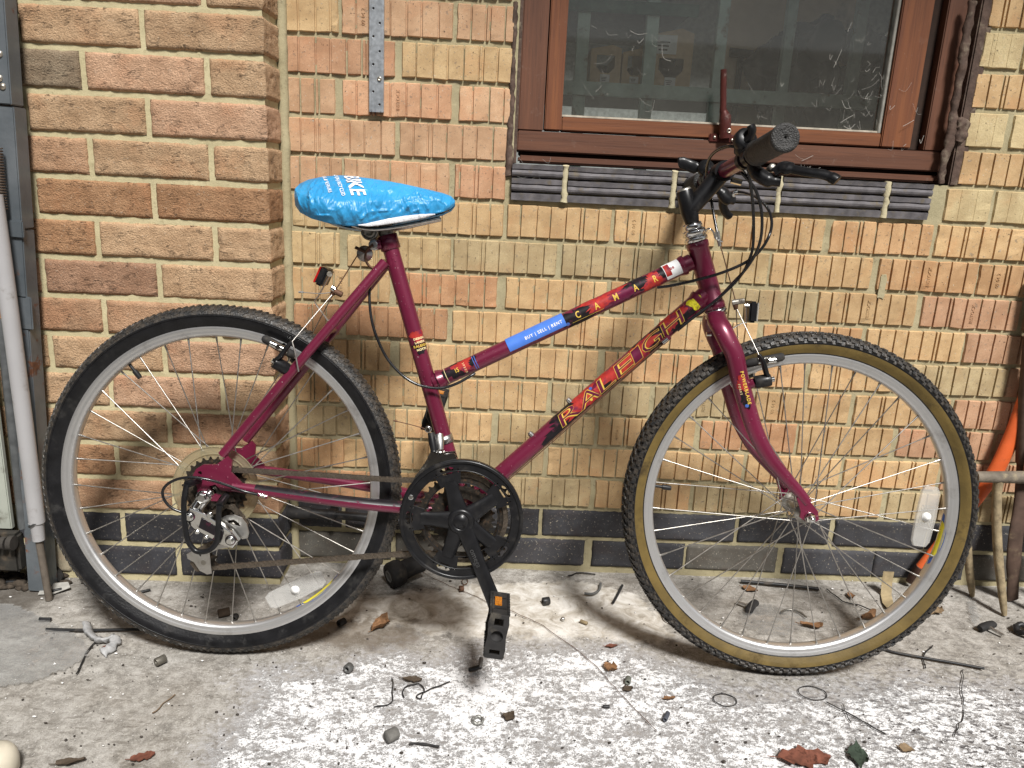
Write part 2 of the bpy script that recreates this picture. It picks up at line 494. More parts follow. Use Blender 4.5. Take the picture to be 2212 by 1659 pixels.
# ribbed dark sill bricks below the window
def ribbed_mesh(L):
    zt = .071
    prof = [(0, .0), (.0, .016), (-.006, .0175), (-.0075, .019), (-.0075, .030), (-.004, .0325), (.006, .034), (.006, .037), (-.001, .0385),
            (-.006, .041), (-.0075, .045), (-.0085, .049), (-.009, .055), (-.004, .057), (.006, .0585), (.006, .0605), (-.003, .062), (-.009, .065), (-.0105, .069), (-.0105, zt), (.03, zt)]
    # profile given from the bottom up (y, z); two hollow rounds between flat ledges
    prof = [(.0, .0), (-.002, .0135), (.008, .0150), (.0085, .0175), (-.001, .0185), (-.0035, .0215), (-.0045, .0255), (-.0035, .0295), (.0005, .0320),
            (-.003, .0335), (-.0045, .0425), (.008, .0440), (.0085, .0465), (-.002, .0475), (-.0045, .0505), (-.0055, .0545), (-.0045, .0585), (-.0005, .0605), (-.004, .0620), (-.006, zt), (.03, zt)]
    nx = max(2, int(L/.01)); vs = []; n = len(prof)
    for i in range(nx+1):
        x = -L/2 + L*i/nx
        for (y, z) in prof:
            q = jit((x, y, z), 60, 4.2)
            vs.append((x, y + q.x*.0009, z - zt/2 + q.y*.0009))
    fs = [(i*n+k, i*n+k+1, (i+1)*n+k+1, (i+1)*n+k) for i in range(nx) for k in range(n-1)]
    fs += [tuple(range(n)), tuple(nx*n+k for k in range(n))]
    mb = MB(); mb.add(vs, fs, 0, False); me = mb.mesh('sill_brick')
    bm = bmesh.new(); bm.from_mesh(me); bmesh.ops.recalc_face_normals(bm, faces=bm.faces[:]); bm.to_mesh(me); bm.free(); return me
M_SILL = simple('ribbed_grey_brick', (.13, .122, .128), .55, 0, 0, .35, 40, (.16, .135, .10), .35, 60, .0004, 500)
M_SILL_M = mortar_mat('crumbly_mortar', (.42, .37, .24), (.55, .49, .33), (.28, .23, .14))
cuts = [wl(1104, 420, 0).x, wl(1219, 415, 0).x, wl(1453, 420, 0).x, wl(1680, 425, 0).x, wl(1911, 440, 0).x, wl(2012, 445, 0).x]
for i in range(5):
    a, b = cuts[i]+(.006 if i else 0), cuts[i+1]-.006
    me = ribbed_mesh(b-a); me.materials.append(M_SILL)
    put('sill_brick', me, [], wall, ((a+b)/2, -.003 + (i % 2)*.0015, .8735))
for c in cuts[1:5]:
    mb = MB(); pts = []
    mb.tube([(c + random.uniform(-.0015, .0015), -.001+random.uniform(-.002, .002), .838+.0725*k/9) for k in range(10)],
            [random.uniform(.0055, .0082) for k in range(10)], 8)
    mb.build('mortar_joint', M_SILL_M, wall)

# ------------------------------------------------------------------ pillar
pillar = empty('brick_pillar', (0, 0, 0))
tag(pillar, 'projecting brick pier of rough split-face bricks beside the grey metal post', 'brick pillar')
PY, PXR = -.107, -.454
PC = {14: ['t', 't', 't'], 13: ['k', 'p', 't'], 12: ['t', 'p', 'p'], 11: ['rt', 't', 't'], 10: ['r', 'r', 'r'], 9: ['r', 't', 't'], 8: ['rb', 't', 't'],
      7: ['rt', 'rt', 't'], 6: ['t', 'p', 't'], 5: ['t', 'p', 't'], 4: ['t', 'rt', 't'], 3: ['r', 't', 't'], 2: ['rt', 'rt', 'rt']}
PCOL = {'t': (.56, .385, .240), 'p': (.58, .375, .25), 'k': (.30, .235, .165), 'rt': (.51, .320, .20), 'r': (.45, .265, .150), 'rb': (.41, .25, .165)}
rp = random.Random(11)
for n in range(0, 18):
    z = .008 + .0759*n + .038
    ends = [PXR]; x = PXR; 
    L0 = .215 if n % 2 == 0 else .1025
    spans = [(x-L0, x, True)]; x -= L0+.010
    while x > -1.15: spans.append((x-.215, x, False)); x -= .225
    for i, (a, b, corner) in enumerate(spans):
        seed = rp.randrange(7)
        if n < 2: kind = 'b'; c = shade((.040, .041, .048), rp.uniform(.8, 1.4)); seed %= 3
        else:
            kind = 'r'; keys = PC.get(n, ['t', 'p', 't'])
            ky = keys[max(0, len(keys)-1-i)] if (n % 2) else keys[max(0, 1-i)] if len(keys) > 1 else 't'
            c = shade(PCOL[ky], rp.uniform(.93, 1.08))
        if n == 0 and i == 2: c = (.40, .36, .27, 1)
        o = put('brick', brick_for(kind, b-a, seed, .102 if corner else 0.0), [], pillar, ((a+b)/2, PY + rp.uniform(-.001, .001), z))
        o.rotation_euler = (rp.uniform(-.004, .004), rp.uniform(-.006, .006), 0); o.color = c
mortar_grid('mortar', -1.2, PXR-.004, -.02, 1.36, PY+.0055, pillar, M_MORTAR2, None, .010, .0016)
mb = MB(); vs = []; fs = []
ny, nz = 12, 140
for j in range(nz+1):
    for i in range(ny+1):
        p = Vector((PXR-.0045, PY+.0055+(.1135)*i/ny, -.02+1.38*j/nz)); p.x += noise.fractal(p*38, .9, 2, 3)*.0014; vs.append(p)
for j in range(nz):
    for i in range(ny): b = j*(ny+1)+i; fs.append((b, b+1, b+ny+2, b+ny+1))
mb.add(vs, fs, 0, True); mb.build('mortar', M_MORTAR2, pillar, recalc=False)
# fillet of mortar where the pillar meets the wall
mb = MB(); mb.tube([(PXR+.004+.002*noise.noise(Vector((k*.3, 1, 0))), -.001, -.01+1.36*k/90) for k in range(91)], [.0105+.0016*noise.noise(Vector((k*.4, 0, 3))) for k in range(91)], 8)
mb.build('mortar_fillet', M_MORTAR, pillar)

# ------------------------------------------------------------------ window
win = empty('window', (0, WY, wz0)); tag(win, 'brown timber framed casement window with dusty cobwebbed glass above grey sill bricks', 'window')
def wood(name, a, b, axis, dirt=.35, rough=.45):
    t = NT(name); c = t.coord(); s = [60, 60, 60]; s[axis] = 2.5
    g = t.noise(t.mapped(c, tuple(s)), 1.0, 5, .6, .4); g2 = t.noise(t.mapped(c, tuple(x*5 for x in s)), 1.0, 3, .6)
    col = t.ramp(g, [(.28, a), (.72, b)])
    col = t.mix(t.math('MULTIPLY', t.step(g2, .5, .68), .35), col, tuple(x*.45 for x in a))
    d = t.step(t.noise(c, 26, 7, .7), .60, .78)
    col = t.mix(t.math('MULTIPLY', d, dirt), col, (.30, .24, .20))
    sp = t.step(t.noise(c, 420, 2), .74, .78); col = t.mix(t.math('MULTIPLY', sp, .5), col, (.5, .46, .42))
    t.col(col); t.rough(t.math('ADD', t.math('MULTIPLY', g2, .25), rough)); t.bump(t.math('ADD', g, t.math('MULTIPLY', g2, .6)), .0004); return t.m
M_WF_V = wood('brown_stained_timber_upright', (.088, .032, .015), (.150, .057, .027), 2)
M_WF_H = wood('brown_stained_timber_level', (.082, .030, .015), (.138, .054, .027), 0)
M_WS_V = wood('red_brown_timber_upright', (.125, .037, .012), (.225, .076, .023), 2, .2)
M_WS_H = wood('red_brown_timber_level', (.120, .037, .012), (.210, .072, .023), 0, .25)
def wbox(name, x0, x1, y0, y1, z0, z1, mat, bev=.0022, parent=win):
    mb = MB(); mb.box((0, 0, 0), (x1-x0, y1-y0, z1-z0), None, 0, bev)
    return mb.build(name, mat, parent, (((x0+x1)/2), ((y0+y1)/2)-WY, (z0+z1)/2-wz0))
jx0 = wl(1181, 131, WY).x; jx1 = wl(1996, 320, WY).x
rz = wl(1400, 296, WY).z                                           # top of the bottom frame rail
sxl0, sxl1 = jx0+.003, wl(1221, 131, WY+.006).x
sxr0, sxr1 = wl(1908, 275, WY+.006).x, wl(1968, 305, WY+.006).x
gz = wl(1400, 262, WY+.010).z                                      # top of the sash rail
wbox('jamb', wx0, jx0, WY, WY+.09, rz+.001, wz1, M_WF_V)
wbox('jamb', jx1, wx1, WY, WY+.09, rz+.001, wz1, M_WF_V)
wbox('bottom_rail', wx0, wx1, WY-.004, WY+.09, wz0+.024, rz, M_WF_H)
wbox('sill_lip', wx0+.004, wx1-.003, WY-.012, WY+.06, wz0+.001, wz0+.0155, M_WF_H, .004)
wbox('drip_groove', wx0+.004, wx1-.004, WY+.012, WY+.06, wz0+.0155, wz0+.024, simple('groove_shade_timber', (.02, .009, .006), .8))  # near-black colour paints the shade inside the drip groove
wbox('sash_stile', sxl0, sxl1, WY+.006, WY+.055, rz+.004, wz1, M_WS_V)
wbox('sash_stile', sxr0, sxr1, WY+.004, WY+.055, rz+.004, wz1, M_WS_V)
wbox('sash_rail', sxl1+.0004, sxr0-.0004, WY+.007, WY+.055, rz+.004, gz, M_WS_H)
wbox('gap_shade_strip', sxr1+.001, jx1-.001, WY+.022, WY+.06, rz+.001, wz1, simple('gap_shade_dark', (.035, .020, .014), .8))  # dark strip standing for the shaded gap between sash and jamb
wbox('glazing_bead', sxr0-.007, sxr0-.0005, WY+.012, WY+.030, gz, wz1, simple('grey_bead', (.26, .25, .22), .6), .001)
wbox('glazing_bead', sxl1+.0004, sxr0-.0075, WY+.012, WY+.030, gz, gz+.0045, simple('dusty_bead', (.42, .38, .31), .8), .001)
wbox('head_rail', wx0, wx1, WY, WY+.09, wz1+.001, wz1+.06, M_WF_H)
# dusty pane
t = NT('dusty_glass'); t.t.nodes.remove(t.b); c = t.coord()
tr = t.n('ShaderNodeBsdfTransparent'); tr.inputs[0].default_value = (.96, .98, .96, 1)
gl = t.n('ShaderNodeBsdfGlossy'); gl.inputs['Roughness'].default_value = .04; gl.inputs[0].default_value = (1, 1, 1, 1)
df = t.n('ShaderNodeBsdfDiffuse'); df.inputs[0].default_value = (.62, .60, .54, 1)
lw = t.n('ShaderNodeFresnel'); lw.inputs[0].default_value = 1.5
m1 = t.n('ShaderNodeMixShader'); t.l(t.math('MULTIPLY', lw.outputs[0], .8), m1.inputs[0]); t.l(tr.outputs[0], m1.inputs[1]); t.l(gl.outputs[0], m1.inputs[2])
d1 = t.math('MULTIPLY', t.step(t.noise(c, 7, 6, .65), .35, .75), .014)
d2 = t.math('MULTIPLY', t.step(t.noise(t.mapped(c, (60, 1, 14)), 1, 4, .6), .5, .8), .014)
d3 = t.math('MULTIPLY', t.step(t.noise(c, 330, 3, .6), .675, .72), .22)
sep = t.n('ShaderNodeSeparateXYZ'); t.l(c, sep.inputs[0])
d4 = t.math('MULTIPLY', t.step(sep.outputs[2], .06, -.03), .045)
dd = t.math('ADD', t.math('ADD', d1, d2), t.math('ADD', d3, t.math('ADD', d4, .004)), True)
m2 = t.n('ShaderNodeMixShader'); t.l(dd, m2.inputs[0]); t.l(m1.outputs[0], m2.inputs[1]); t.l(df.outputs[0], m2.inputs[2]); t.l(m2.outputs[0], t.out.inputs[0])
M_GLASS = t.m
mb = MB(); mb.box((0, 0, 0), (sxr0-sxl1+.01, .0015, wz1-gz+.01)); mb.build('pane', M_GLASS, win, ((sxr0+sxl1)/2, .026, (wz1+gz)/2-wz0))
# handle with key lock
M_HANDLE = simple('brown_painted_metal', (.075, .020, .016), .35, .2, .3, .25, 80, (.25, .2, .17), .25, 60)
M_BRASS = simple('dull_steel', (.55, .50, .42), .35, .9, 0, .25, 200)
hz = lambda x, y: wl(x, y, WY-.012) - Vector((0, WY, wz0))
mb = MB()
mb.tube([hz(1563, 150), hz(1562.5, 195), hz(1562, 232), hz(1562.5, 243)], [(.0062, .0052), (.0066, .0052), (.0066, .0055), (.008, .006)], 12, True, 0, (1, 0, 0))
mb.tube([hz(1563, 240), hz(1567, 252), hz(1566, 270), hz(1566, 299)], [(.0075, .006), (.012, .009), (.0125, .010), (.0125, .010)], 10, True, 0, (1, 0, 0))
h = mb.build('handle', M_HANDLE, win)
p = hz(1566, 300); mb = MB(); mb.box((p.x-.003, p.y+.010, p.z+.001), (.056, .010, .017), None, 0, .002); mb.build('handle_plate', M_HANDLE, h)
for (x, y) in ((1545, 296), (1583, 302)):
    p = hz(x, y); mb = MB(); mb.lathe(p + Vector((0, .006, 0)), (0, -1, 0), [(.0001, .0035), (.0028, .003), (.0034, 0)], 12); mb.build('screw', M_BRASS, h)
p = hz(1572, 283); mb = MB(); mb.lathe(p + Vector((0, -.006, 0)), (0, -1, 0), [(.0001, .001), (.0022, .001), (.0024, .004), (.0046, .004), (.005, 0), (.005, -.008)], 16); mb.build('lock_barrel', M_BRASS, h)
# brown sealant smeared between frame and brick
M_SEAL = simple('brown_sealant', (.085, .055, .042), .75, 0, 0, .4, 60, (.20, .16, .12), .4, 50, .0012, 160)
def smear(name, pts, rs, mat, parent, n=9, amp=.004, seed=1):
    path = smooth_path(pts, 8); k = len(path); rr = random.Random(seed); R = []
    for i in range(k):
        f = i/(k-1)*(len(rs)-1); a = int(min(f, len(rs)-2)); r = rs[a]+(rs[a+1]-rs[a])*(f-a)
        R.append((r*(1+.28*noise.noise(Vector((i*.35, seed, 0)))), .006+.002*noise.noise(Vector((i*.4, seed, 5)))))
    mb = MB(); mb.tube(path, R, n, True, 0, (1, 0, 0))
    mb.v = [tuple(Vector(v) + noise.noise_vector(Vector(v)*70)*amp) for v in mb.v]
    return mb.build(name, mat, parent)
W = Vector((0, WY, wz0))
smear('sealant', [wl(1113, 5, .006)-W, wl(1109, 110, .006)-W, wl(1106, 200, .006)-W, wl(1101, 300, .006)-W, wl(1100, 380, .004)-W], [.006, .005, .007, .006, .010], M_SEAL, win, seed=2)
smear('sealant', [wl(2101, 0, .006)-W, wl(2086, 85, .006)-W, wl(2077, 150, .006)-W, wl(2062, 230, .006)-W, wl(2056, 290, .006)-W, wl(2038, 350, .008)-W, wl(2032, 395, .008)-W], [.007, .010, .009, .008, .013, .008, .006], M_SEAL, win, seed=5)
smear('sealant_lump', [wl(2072, 255, .003)-W, wl(2080, 275, .002)-W, wl(2073, 305, .002)-W], [.008, .016, .010], M_SEAL, win, seed=8)
# cobwebs: thin dusty strands
M_WEB = simple('cobweb', (.62, .60, .55), .9, var=.1)
rw = random.Random(21)
def web(name, p, spread, k, parent, depth):
    mb = MB()
    for _ in range(k):
        a = wl(p[0]+rw.uniform(-spread, spread), p[1]+rw.uniform(-spread*.8, spread*.8), depth)
        ls = rw.uniform(.004, .04); b = a + Vector((rw.uniform(-1, 1)*ls, rw.uniform(-.004, .004), rw.uniform(-1, .6)*ls))
        m = (a+b)/2 + Vector((rw.uniform(-.006, .006), 0, rw.uniform(-.012, 0)))
        r = rw.choice((.00010, .00013, .00016, .00030)); mb.tube([q-W for q in smooth_path([a, m, b], 5)], r, 4, False)
    return tag(mb.build(name, M_WEB, parent), kind='stuff')
web('cobweb', (1880, 235), 55, 36, win, WY+.018); web('cobweb', (1850, 130), 80, 26, win, WY+.018); web('cobweb', (1330, 150), 120, 22, win, WY+.018)
web('cobweb', (1740, 355), 14, 6, win, WY-.006); web('cobweb', (1700, 245), 90, 14, win, WY+.012); web('cobweb', (1960, 200), 60, 5, win, WY); web('cobweb', (1160, 370), 40, 8, win, -.004)
web('cobweb', (1960, 300), 40, 5, win, WY-.005)

# ------------------------------------------------------------------ the room behind the glass
room = empty('room', (0, .12, 0)); tag(room, kind='structure')
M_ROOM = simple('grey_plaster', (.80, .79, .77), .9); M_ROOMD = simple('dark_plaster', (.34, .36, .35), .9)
def rbox(n, a, b, m):
    mb = MB(); mb.box(((a[0]+b[0])/2, (a[1]+b[1])/2-.12, (a[2]+b[2])/2), (b[0]-a[0], b[1]-a[1], b[2]-a[2])); return mb.build(n, m, room)
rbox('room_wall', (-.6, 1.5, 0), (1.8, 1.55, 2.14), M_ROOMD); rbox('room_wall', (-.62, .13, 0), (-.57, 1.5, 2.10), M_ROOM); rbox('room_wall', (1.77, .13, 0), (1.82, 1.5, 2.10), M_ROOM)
rbox('room_ceiling', (-.6, .13, 2.10), (1.8, .40, 2.15), M_ROOM); rbox('room_ceiling', (-.6, .78, 2.10), (1.8, 1.5, 2.15), M_ROOM); rbox('room_ceiling', (-.6, .40, 2.10), (-.2, .78, 2.15), M_ROOM); rbox('room_ceiling', (1.3, .40, 2.10), (1.8, .78, 2.15), M_ROOM); rbox('room_floor', (-.6, .13, -.05), (1.8, 1.5, .0), simple('pale_floor', (.72, .70, .66), .8))  # unseen ceiling left open and floor kept pale to brighten the room
# blind back of the wall round the opening
mb = MB()
for a, b in (((-.6, .1, -.02), (wx0-.004, .13, 1.9)), ((wx1+.004, .1, -.02), (1.8, .13, 1.9)), ((wx0-.004, .1, -.02), (wx1+.004, .13, .905)), ((wx0-.004, .1, wz1+.07), (wx1+.004, .13, 1.9))):
    mb.box(((a[0]+b[0])/2, (a[1]+b[1])/2, (a[2]+b[2])/2), (b[0]-a[0], b[1]-a[1], b[2]-a[2]))
for a, b in (((-.47, .012, 1.36), (wx0-.032, .099, 1.9)), ((wx1+.034, .012, 1.36), (1.40, .099, 1.9))):
    mb.box(((a[0]+b[0])/2, (a[1]+b[1])/2, (a[2]+b[2])/2), (b[0]-a[0], b[1]-a[1], b[2]-a[2]))
mb.build('wall_core', M_MORTAR, wall)

SY = .44
M_RACK = simple('grey_green_steel', (.42, .52, .47), .5, .3, 0, .2, 30, (.22, .15, .09), .3, 20)
M_CARD = simple('brown_cardboard', (.56, .40, .25), .85, var=.12); M_DARK = simple('black_contents', (.015, .016, .018), .7); M_LABEL = simple('white_paper', (.75, .75, .75), .7, var=.04)
rack = empty('shelf_rack', (.5, SY, 0)); tag(rack, 'grey green steel storage rack of thin uprights inside the dark room', 'shelf rack')
def rk(n, a, b, m, par=rack):
    mb = MB(); o = Vector((.5, SY, 0)) if par is rack else Vector((0, 0, 0)); c = (Vector(a)+Vector(b))/2 - o
    mb.box(c, (abs(b[0]-a[0]), abs(b[1]-a[1]), abs(b[2]-a[2])), None, 0, .001); return mb.build(n, m, par)
for px, py, w, dy in ((1258, 90, .030, -.03), (1408, 60, .030, -.03), (1556, 90, .026, -.03), (1702, 90, .024, .03), (1852, 90, .026, .03)):
    p = wl(px, py, SY+dy); rk('upright', (p.x-w/2, SY+dy-.012, .6), (p.x+w/2, SY+dy+.012, 1.78), M_RACK)
za = wl(1400, 200, SY-.03).z; zb = wl(1400, 22, SY-.03).z
xa, xb = wl(1215, 190, SY).x-.3, wl(1940, 210, SY).x+.2
rk('shelf_beam', (xa, SY-.052, za-.016), (xb, SY-.044, za+.016), M_RACK)
rk('shelf_board', (xa, SY-.043, za+.008), (xb, SY+.5, za+.016), simple('shelf_board', (.12, .12, .11), .8))
rk('shelf_beam', (xa, SY-.052, zb-.014), (wl(1500, 20, SY).x, SY-.044, zb+.014), simple('green_beam', (.06, .13, .10), .6))
rk('shelf_board', (xa, SY-.043, zb+.006), (wl(1500, 20, SY).x, SY+.5, zb+.014), simple('shelf_board_upper', (.12, .12, .11), .8))
def carton(x0, x1, ytop, hole, labels, lab):
    y0 = SY; a = wl(x0, 185, y0); b = wl(x1, 188, y0); w = b.x-a.x; zt = wl((x0+x1)/2, ytop, y0).z; z0 = za+.0165; H = zt-z0
    root = empty('cardboard_box', ((a.x+b.x)/2, y0, z0)); tag(root, lab, 'box', 'cardboard boxes on the rack inside')
    outs = [[(-w/2, 0), (w/2, 0), (w/2, H*.92), (w*.2, H), (-w/2, H*.88)]]
    hx, hz0, hz1 = w*.30, H*hole[0], H*hole[1]
    outs.append([(-hx, hz0+hx*.55), (-hx*.45, hz0), (hx*.45, hz0), (hx, hz0+hx*.55), (hx, hz1), (-hx, hz1)])
    me = plate_mesh(outs, .004); mb = MB(); mb.mesh_add(me, Matrix.Rotation(PI/2, 4, 'X')); mb.build('front_panel', M_CARD, root)
    mb = MB()
    for c, s in (((-w/2+.002, .152, H*.44), (.003, .30, H*.86)), ((w/2-.002, .152, H*.44), (.003, .30, H*.86)), ((0, .152, .003), (w-.006, .3, .003)), ((0, .30, H*.4), (w-.008, .003, H*.8))): mb.box(c, s)
    mb.build('carton_body', M_CARD, root)
    mb = MB(); mb.box((0, .12, H*.30), (w*.85, .15, H*.55), None, 0, .02); mb.build('contents', M_DARK, root)
    for (lx, lz, lw, lh) in labels:
        mb = MB(); mb.box((w*lx, -.0032, H*lz), (lw, .001, lh)); L_ = mb.build('paper_label', M_LABEL, root)
        mb = MB()
        for q in range(3): mb.box((w*lx-lw*.1, -.0042, H*lz-lh*(.28-.2*q)), (lw*(.4+.1*q), .0006, lh*.07))
        mb.build('print_line', M_DARK, L_)
carton(1272, 1337, 96, (.30, .74), [(0, .16, .024, .018)], 'narrow cardboard box with a dark cut-out front beside the leftmost grey upright')
carton(1341, 1394, 104, (.28, .80), [(0, .16, .022, .016)], 'low cardboard box standing between two taller boxes on the rack shelf')
carton(1401, 1489, 60, (.18, .50), [(-.18, .72, .056, .044), (0, .10, .028, .022)], 'tall cardboard box with a large white paper label on the rack shelf')
# things standing about in the dark room
mb = MB(); a = wl(1558, 100, SY+.22); b = wl(1855, 100, SY+.22); mb.box(((a.x+b.x)/2, SY+.25, 1.15), (b.x-a.x, .01, 1.2)); o = mb.build('hardboard_sheet', simple('brown_hardboard', (.60, .44, .30), .8, var=.2, vs=9, dirt=(.12, .08, .06), dirt_amt=.35, ds=6), None)
tag(o, 'large brown hardboard sheet standing behind the window glass', 'board')
mb = MB()
for k in range(46):
    px = random.uniform(1640, 1905); py = random.uniform(110, 260) if px < 1720 else random.uniform(70, 260)
    p = wl(px, py, SY+.12+random.uniform(0, .06)); mb.sphere(p, random.uniform(.03, .055), 0, 6, (1, .6, random.uniform(.8, 1.3)))
mb.v = [tuple(Vector(v)+noise.noise_vector(Vector(v)*30)*.02) for v in mb.v]
tag(mb.build('refuse_sack', simple('black_sack', (.02, .021, .022), .5), None), 'heap of crumpled black sacks behind the right part of the glass', 'sack')
mb = MB(); a = wl(1577, 112, SY+.233); b = wl(1625, 118, SY+.233)
mb.tube([a, b], .012, 8); mid = (a+b)/2; mb.tube([mid, mid - Vector((0, 0, .19))], .009, 8); tag(mb.build('mallet', M_DARK, None), 'dark mallet hanging in front of the brown hardboard sheet', 'mallet')

# flat sealant bed filling the gap between the right jamb and the brick
wbox('sealant_bed', wx1+.0005, wx1+.030, .003, .05, wz0-.004, wz1, M_SEAL, .003)
wbox('sealant_bed', wx0-.016, wx0-.0005, .010, .05, wz0-.004, wz1, M_SEAL, .003)
# ------------------------------------------------------------------ mortar smeared over bricks
def smear_patch(x, y, w, h, seed, mat):
    rr = random.Random(seed); p = wl(x, y, 0); pts = []
    for k in range(60):
        a = 2*PI*k/60; q = 1 + .30*noise.noise(Vector((math.cos(a)*2.2, math.sin(a)*2.2, seed*3.3))) + rr.uniform(-.03, .03); ca, sa = math.cos(a), math.sin(a)
        pts.append((w/2*q*math.copysign(abs(ca)**.4, ca), h/2*q*math.copysign(abs(sa)**.4, sa)))
    mb = MB(); mb.mesh_add(plate_mesh([pts], .0022, .0008), Matrix.Translation((p.x, -.0008, p.z)) @ Matrix.Rotation(PI/2, 4, 'X')); return mb.build('mortar_smear', mat, wall)
M_SM = mortar_mat('yellow_mortar_smear', (.43, .365, .20), (.50, .43, .25), (.30, .25, .13))
for k, (x, y, w, h) in enumerate(((1905, 620, .014, .05),)): smear_patch(x, y, w, h, k+1, M_MORTAR)
# ------------------------------------------------------------------ perforated metal strip
tl, tr_ = wl(800.5, 0, 0), wl(831.5, 0, 0); bl, br_ = wl(799, 242, 0), wl(830, 243, 0)
sx = (bl.x+tl.x)/2; w_ = .0275; z0 = bl.z; z1 = 1.52
strip = empty('perforated_strip', (sx+w_/2, -.004, z0)); tag(strip, 'galvanised steel strip with staggered holes screwed to the grooved wall', 'metal strip')
holes = []; zs = lambda q: wl(815, q/3.0, 0).z - z0
lst = [('L', 62), ('R', 155), ('L', 243), ('R', 337), ('L', 422), ('L', 598), ('R', 680)] + [('R' if k % 2 else 'L', 62-92*(k+0)) for k in range(1, 7)]
for sd, q in lst: holes.append(circle(.0026, 14, (-.0062 if sd == 'L' else .0062, zs(q))))
M_GALV = simple('galvanised_steel', (.36, .38, .40), .42, .55, 0, .3, 120, (.22, .22, .21), .3, 40)
mb = MB(); mb.mesh_add(plate_mesh([[(-w_/2, 0), (w_/2, 0), (w_/2, z1-z0), (-w_/2, z1-z0)]] + holes, .002, .0004), Matrix.Translation((0, -.0055, 0)) @ Matrix.Rotation(PI/2, 4, 'X'))
for s in (-1, 1): mb.box((s*(w_/2-.0010), -.0005, (z1-z0)/2), (.0022, .009, z1-z0-.001), None, 0, .0006)
for s in (-1, 1): mb.box((s*(w_/2-.0045), -.0069, (z1-z0)/2), (.0016, .0008, z1-z0-.002), None, 0, .0003)
mb.build('strip_plate', M_GALV, strip)
mb = MB(); mb.lathe((.0062, -.0065, zs(515)), (0, -1, 0), [(.0001, .0012), (.0016, .0012), (.0018, .0026), (.0040, .0022), (.0048, .0)], 16); mb.build('screw', M_BRASS, strip)
# ------------------------------------------------------------------ the concrete floor
def poly_px(pts): return np.array([[fl(x, y).x, fl(x, y).y] for x, y in pts])
def sdf(P, poly):
    x, y = P[:, 0], P[:, 1]; d = np.full(len(P), 1e9); ins = np.zeros(len(P), bool); n = len(poly)
    for i in range(n):
        a, b = poly[i], poly[(i+1) % n]; e = b-a; w0, w1 = x-a[0], y-a[1]
        t = np.clip((w0*e[0]+w1*e[1])/(e@e), 0, 1); d = np.minimum(d, np.hypot(w0-e[0]*t, w1-e[1]*t))
        c = ((a[1] > y) != (b[1] > y)) & (x < (b[0]-a[0])*(y-a[1])/((b[1]-a[1]) if b[1] != a[1] else 1e-9)+a[0]); ins ^= c
    return np.where(ins, d, -d)
gx = np.concatenate([[-40, -15, -6, -3, -1.8], np.arange(-1.3, 1.5, .0055), [2, 3, 6, 15, 40]])
gy = np.concatenate([[-40, -15, -6, -3, -1.5, -1.1], np.arange(-.80, .004, .0055), [.05, .12]])
GX, GY = np.meshgrid(gx, gy); PT = np.stack([GX.ravel(), GY.ravel()], 1)
white = poly_px([(505, 1452), (580, 1428), (690, 1428), (745, 1405), (830, 1380), (930, 1395), (1040, 1385), (1200, 1375), (1370, 1385), (1480, 1425), (1580, 1470), (1700, 1478), (1850, 1452), (1960, 1440), (2212, 1470), (2500, 1480), (2500, 2300), (200, 2300), (395, 1640), (440, 1575), (480, 1530), (520, 1500), (470, 1470)])  # white paint outline; below the front wheel its edge traces the wheel's shadow
smw = poly_px([(600, 1345), (700, 1305), (800, 1290), (920, 1275), (1010, 1262), (1090, 1262), (1240, 1254), (1330, 1270), (1400, 1300), (1440, 1340), (1440, 1380), (1380, 1385), (1240, 1378), (1060, 1370), (930, 1368), (860, 1352), (740, 1372), (640, 1362)])
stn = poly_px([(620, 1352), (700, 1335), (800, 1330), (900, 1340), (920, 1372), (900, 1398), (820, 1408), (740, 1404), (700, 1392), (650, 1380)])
fle = poly_px([(1560, 1490), (1800, 1450), (2212, 1440), (2600, 1440), (2600, 2200), (1700, 2200), (1850, 1640), (1750, 1540)])
grs = poly_px([(-400, 1190), (140, 1200), (150, 1240), (120, 1290), (40, 1330), (-400, 1340)])
def att(poly, w): return np.clip(sdf(PT, poly)/w*.5+.5, 0, 1)
zz = np.array([noise.fractal(Vector((p[0]*9, p[1]*9, 0)), .9, 2, 4)*.0022 if abs(p[0]) < 2 and p[1] > -1.2 else 0 for p in PT])
V = np.stack([PT[:, 0], PT[:, 1], zz-.002], 1)
nxg, nyg = len(gx), len(gy)
F = [(j*nxg+i, j*nxg+i+1, (j+1)*nxg+i+1, (j+1)*nxg+i) for j in range(nyg-1) for i in range(nxg-1)]
me = bpy.data.meshes.new('ground'); me.from_pydata(V.tolist(), [], F); me.polygons.foreach_set('use_smooth', [True]*len(F))
for nm, a in (('paint', att(white, .07)), ('skim', att(smw, .05)), ('stain', att(stn, .07)), ('fleck', att(fle, .20)), ('grime', att(grs, .12))):
    at = me.attributes.new(nm, 'FLOAT', 'POINT'); at.data.foreach_set('value', a.astype(np.float32))
t = NT('worn_painted_concrete'); v = t.coord()
def A(nm): x = t.n('ShaderNodeAttribute'); x.attribute_name = nm; return x.outputs['Fac']
n_a = t.noise(v, 5, 6, .6); n_b = t.noise(v, 30, 6, .65); n_c = t.noise(v, 120, 5, .65); n_d = t.noise(v, 420, 4, .6)
vs_ = t.mapped(v, (26, 90, 40), (0, 0, .55)); n_s = t.noise(vs_, 1.0, 5, .6)
con = t.ramp(t.math('ADD', t.math('MULTIPLY', n_b, .6), t.math('MULTIPLY', n_d, .4)), [(.33, (.115, .104, .090)), (.5, (.29, .272, .245)), (.66, (.48, .46, .43))])
con = t.mix(t.math('MULTIPLY', t.step(n_c, .50, .68), .55), con, (.42, .40, .36))
con = t.mix(t.math('MULTIPLY', t.step(n_s, .55, .68), .5), con, (.10, .085, .068))
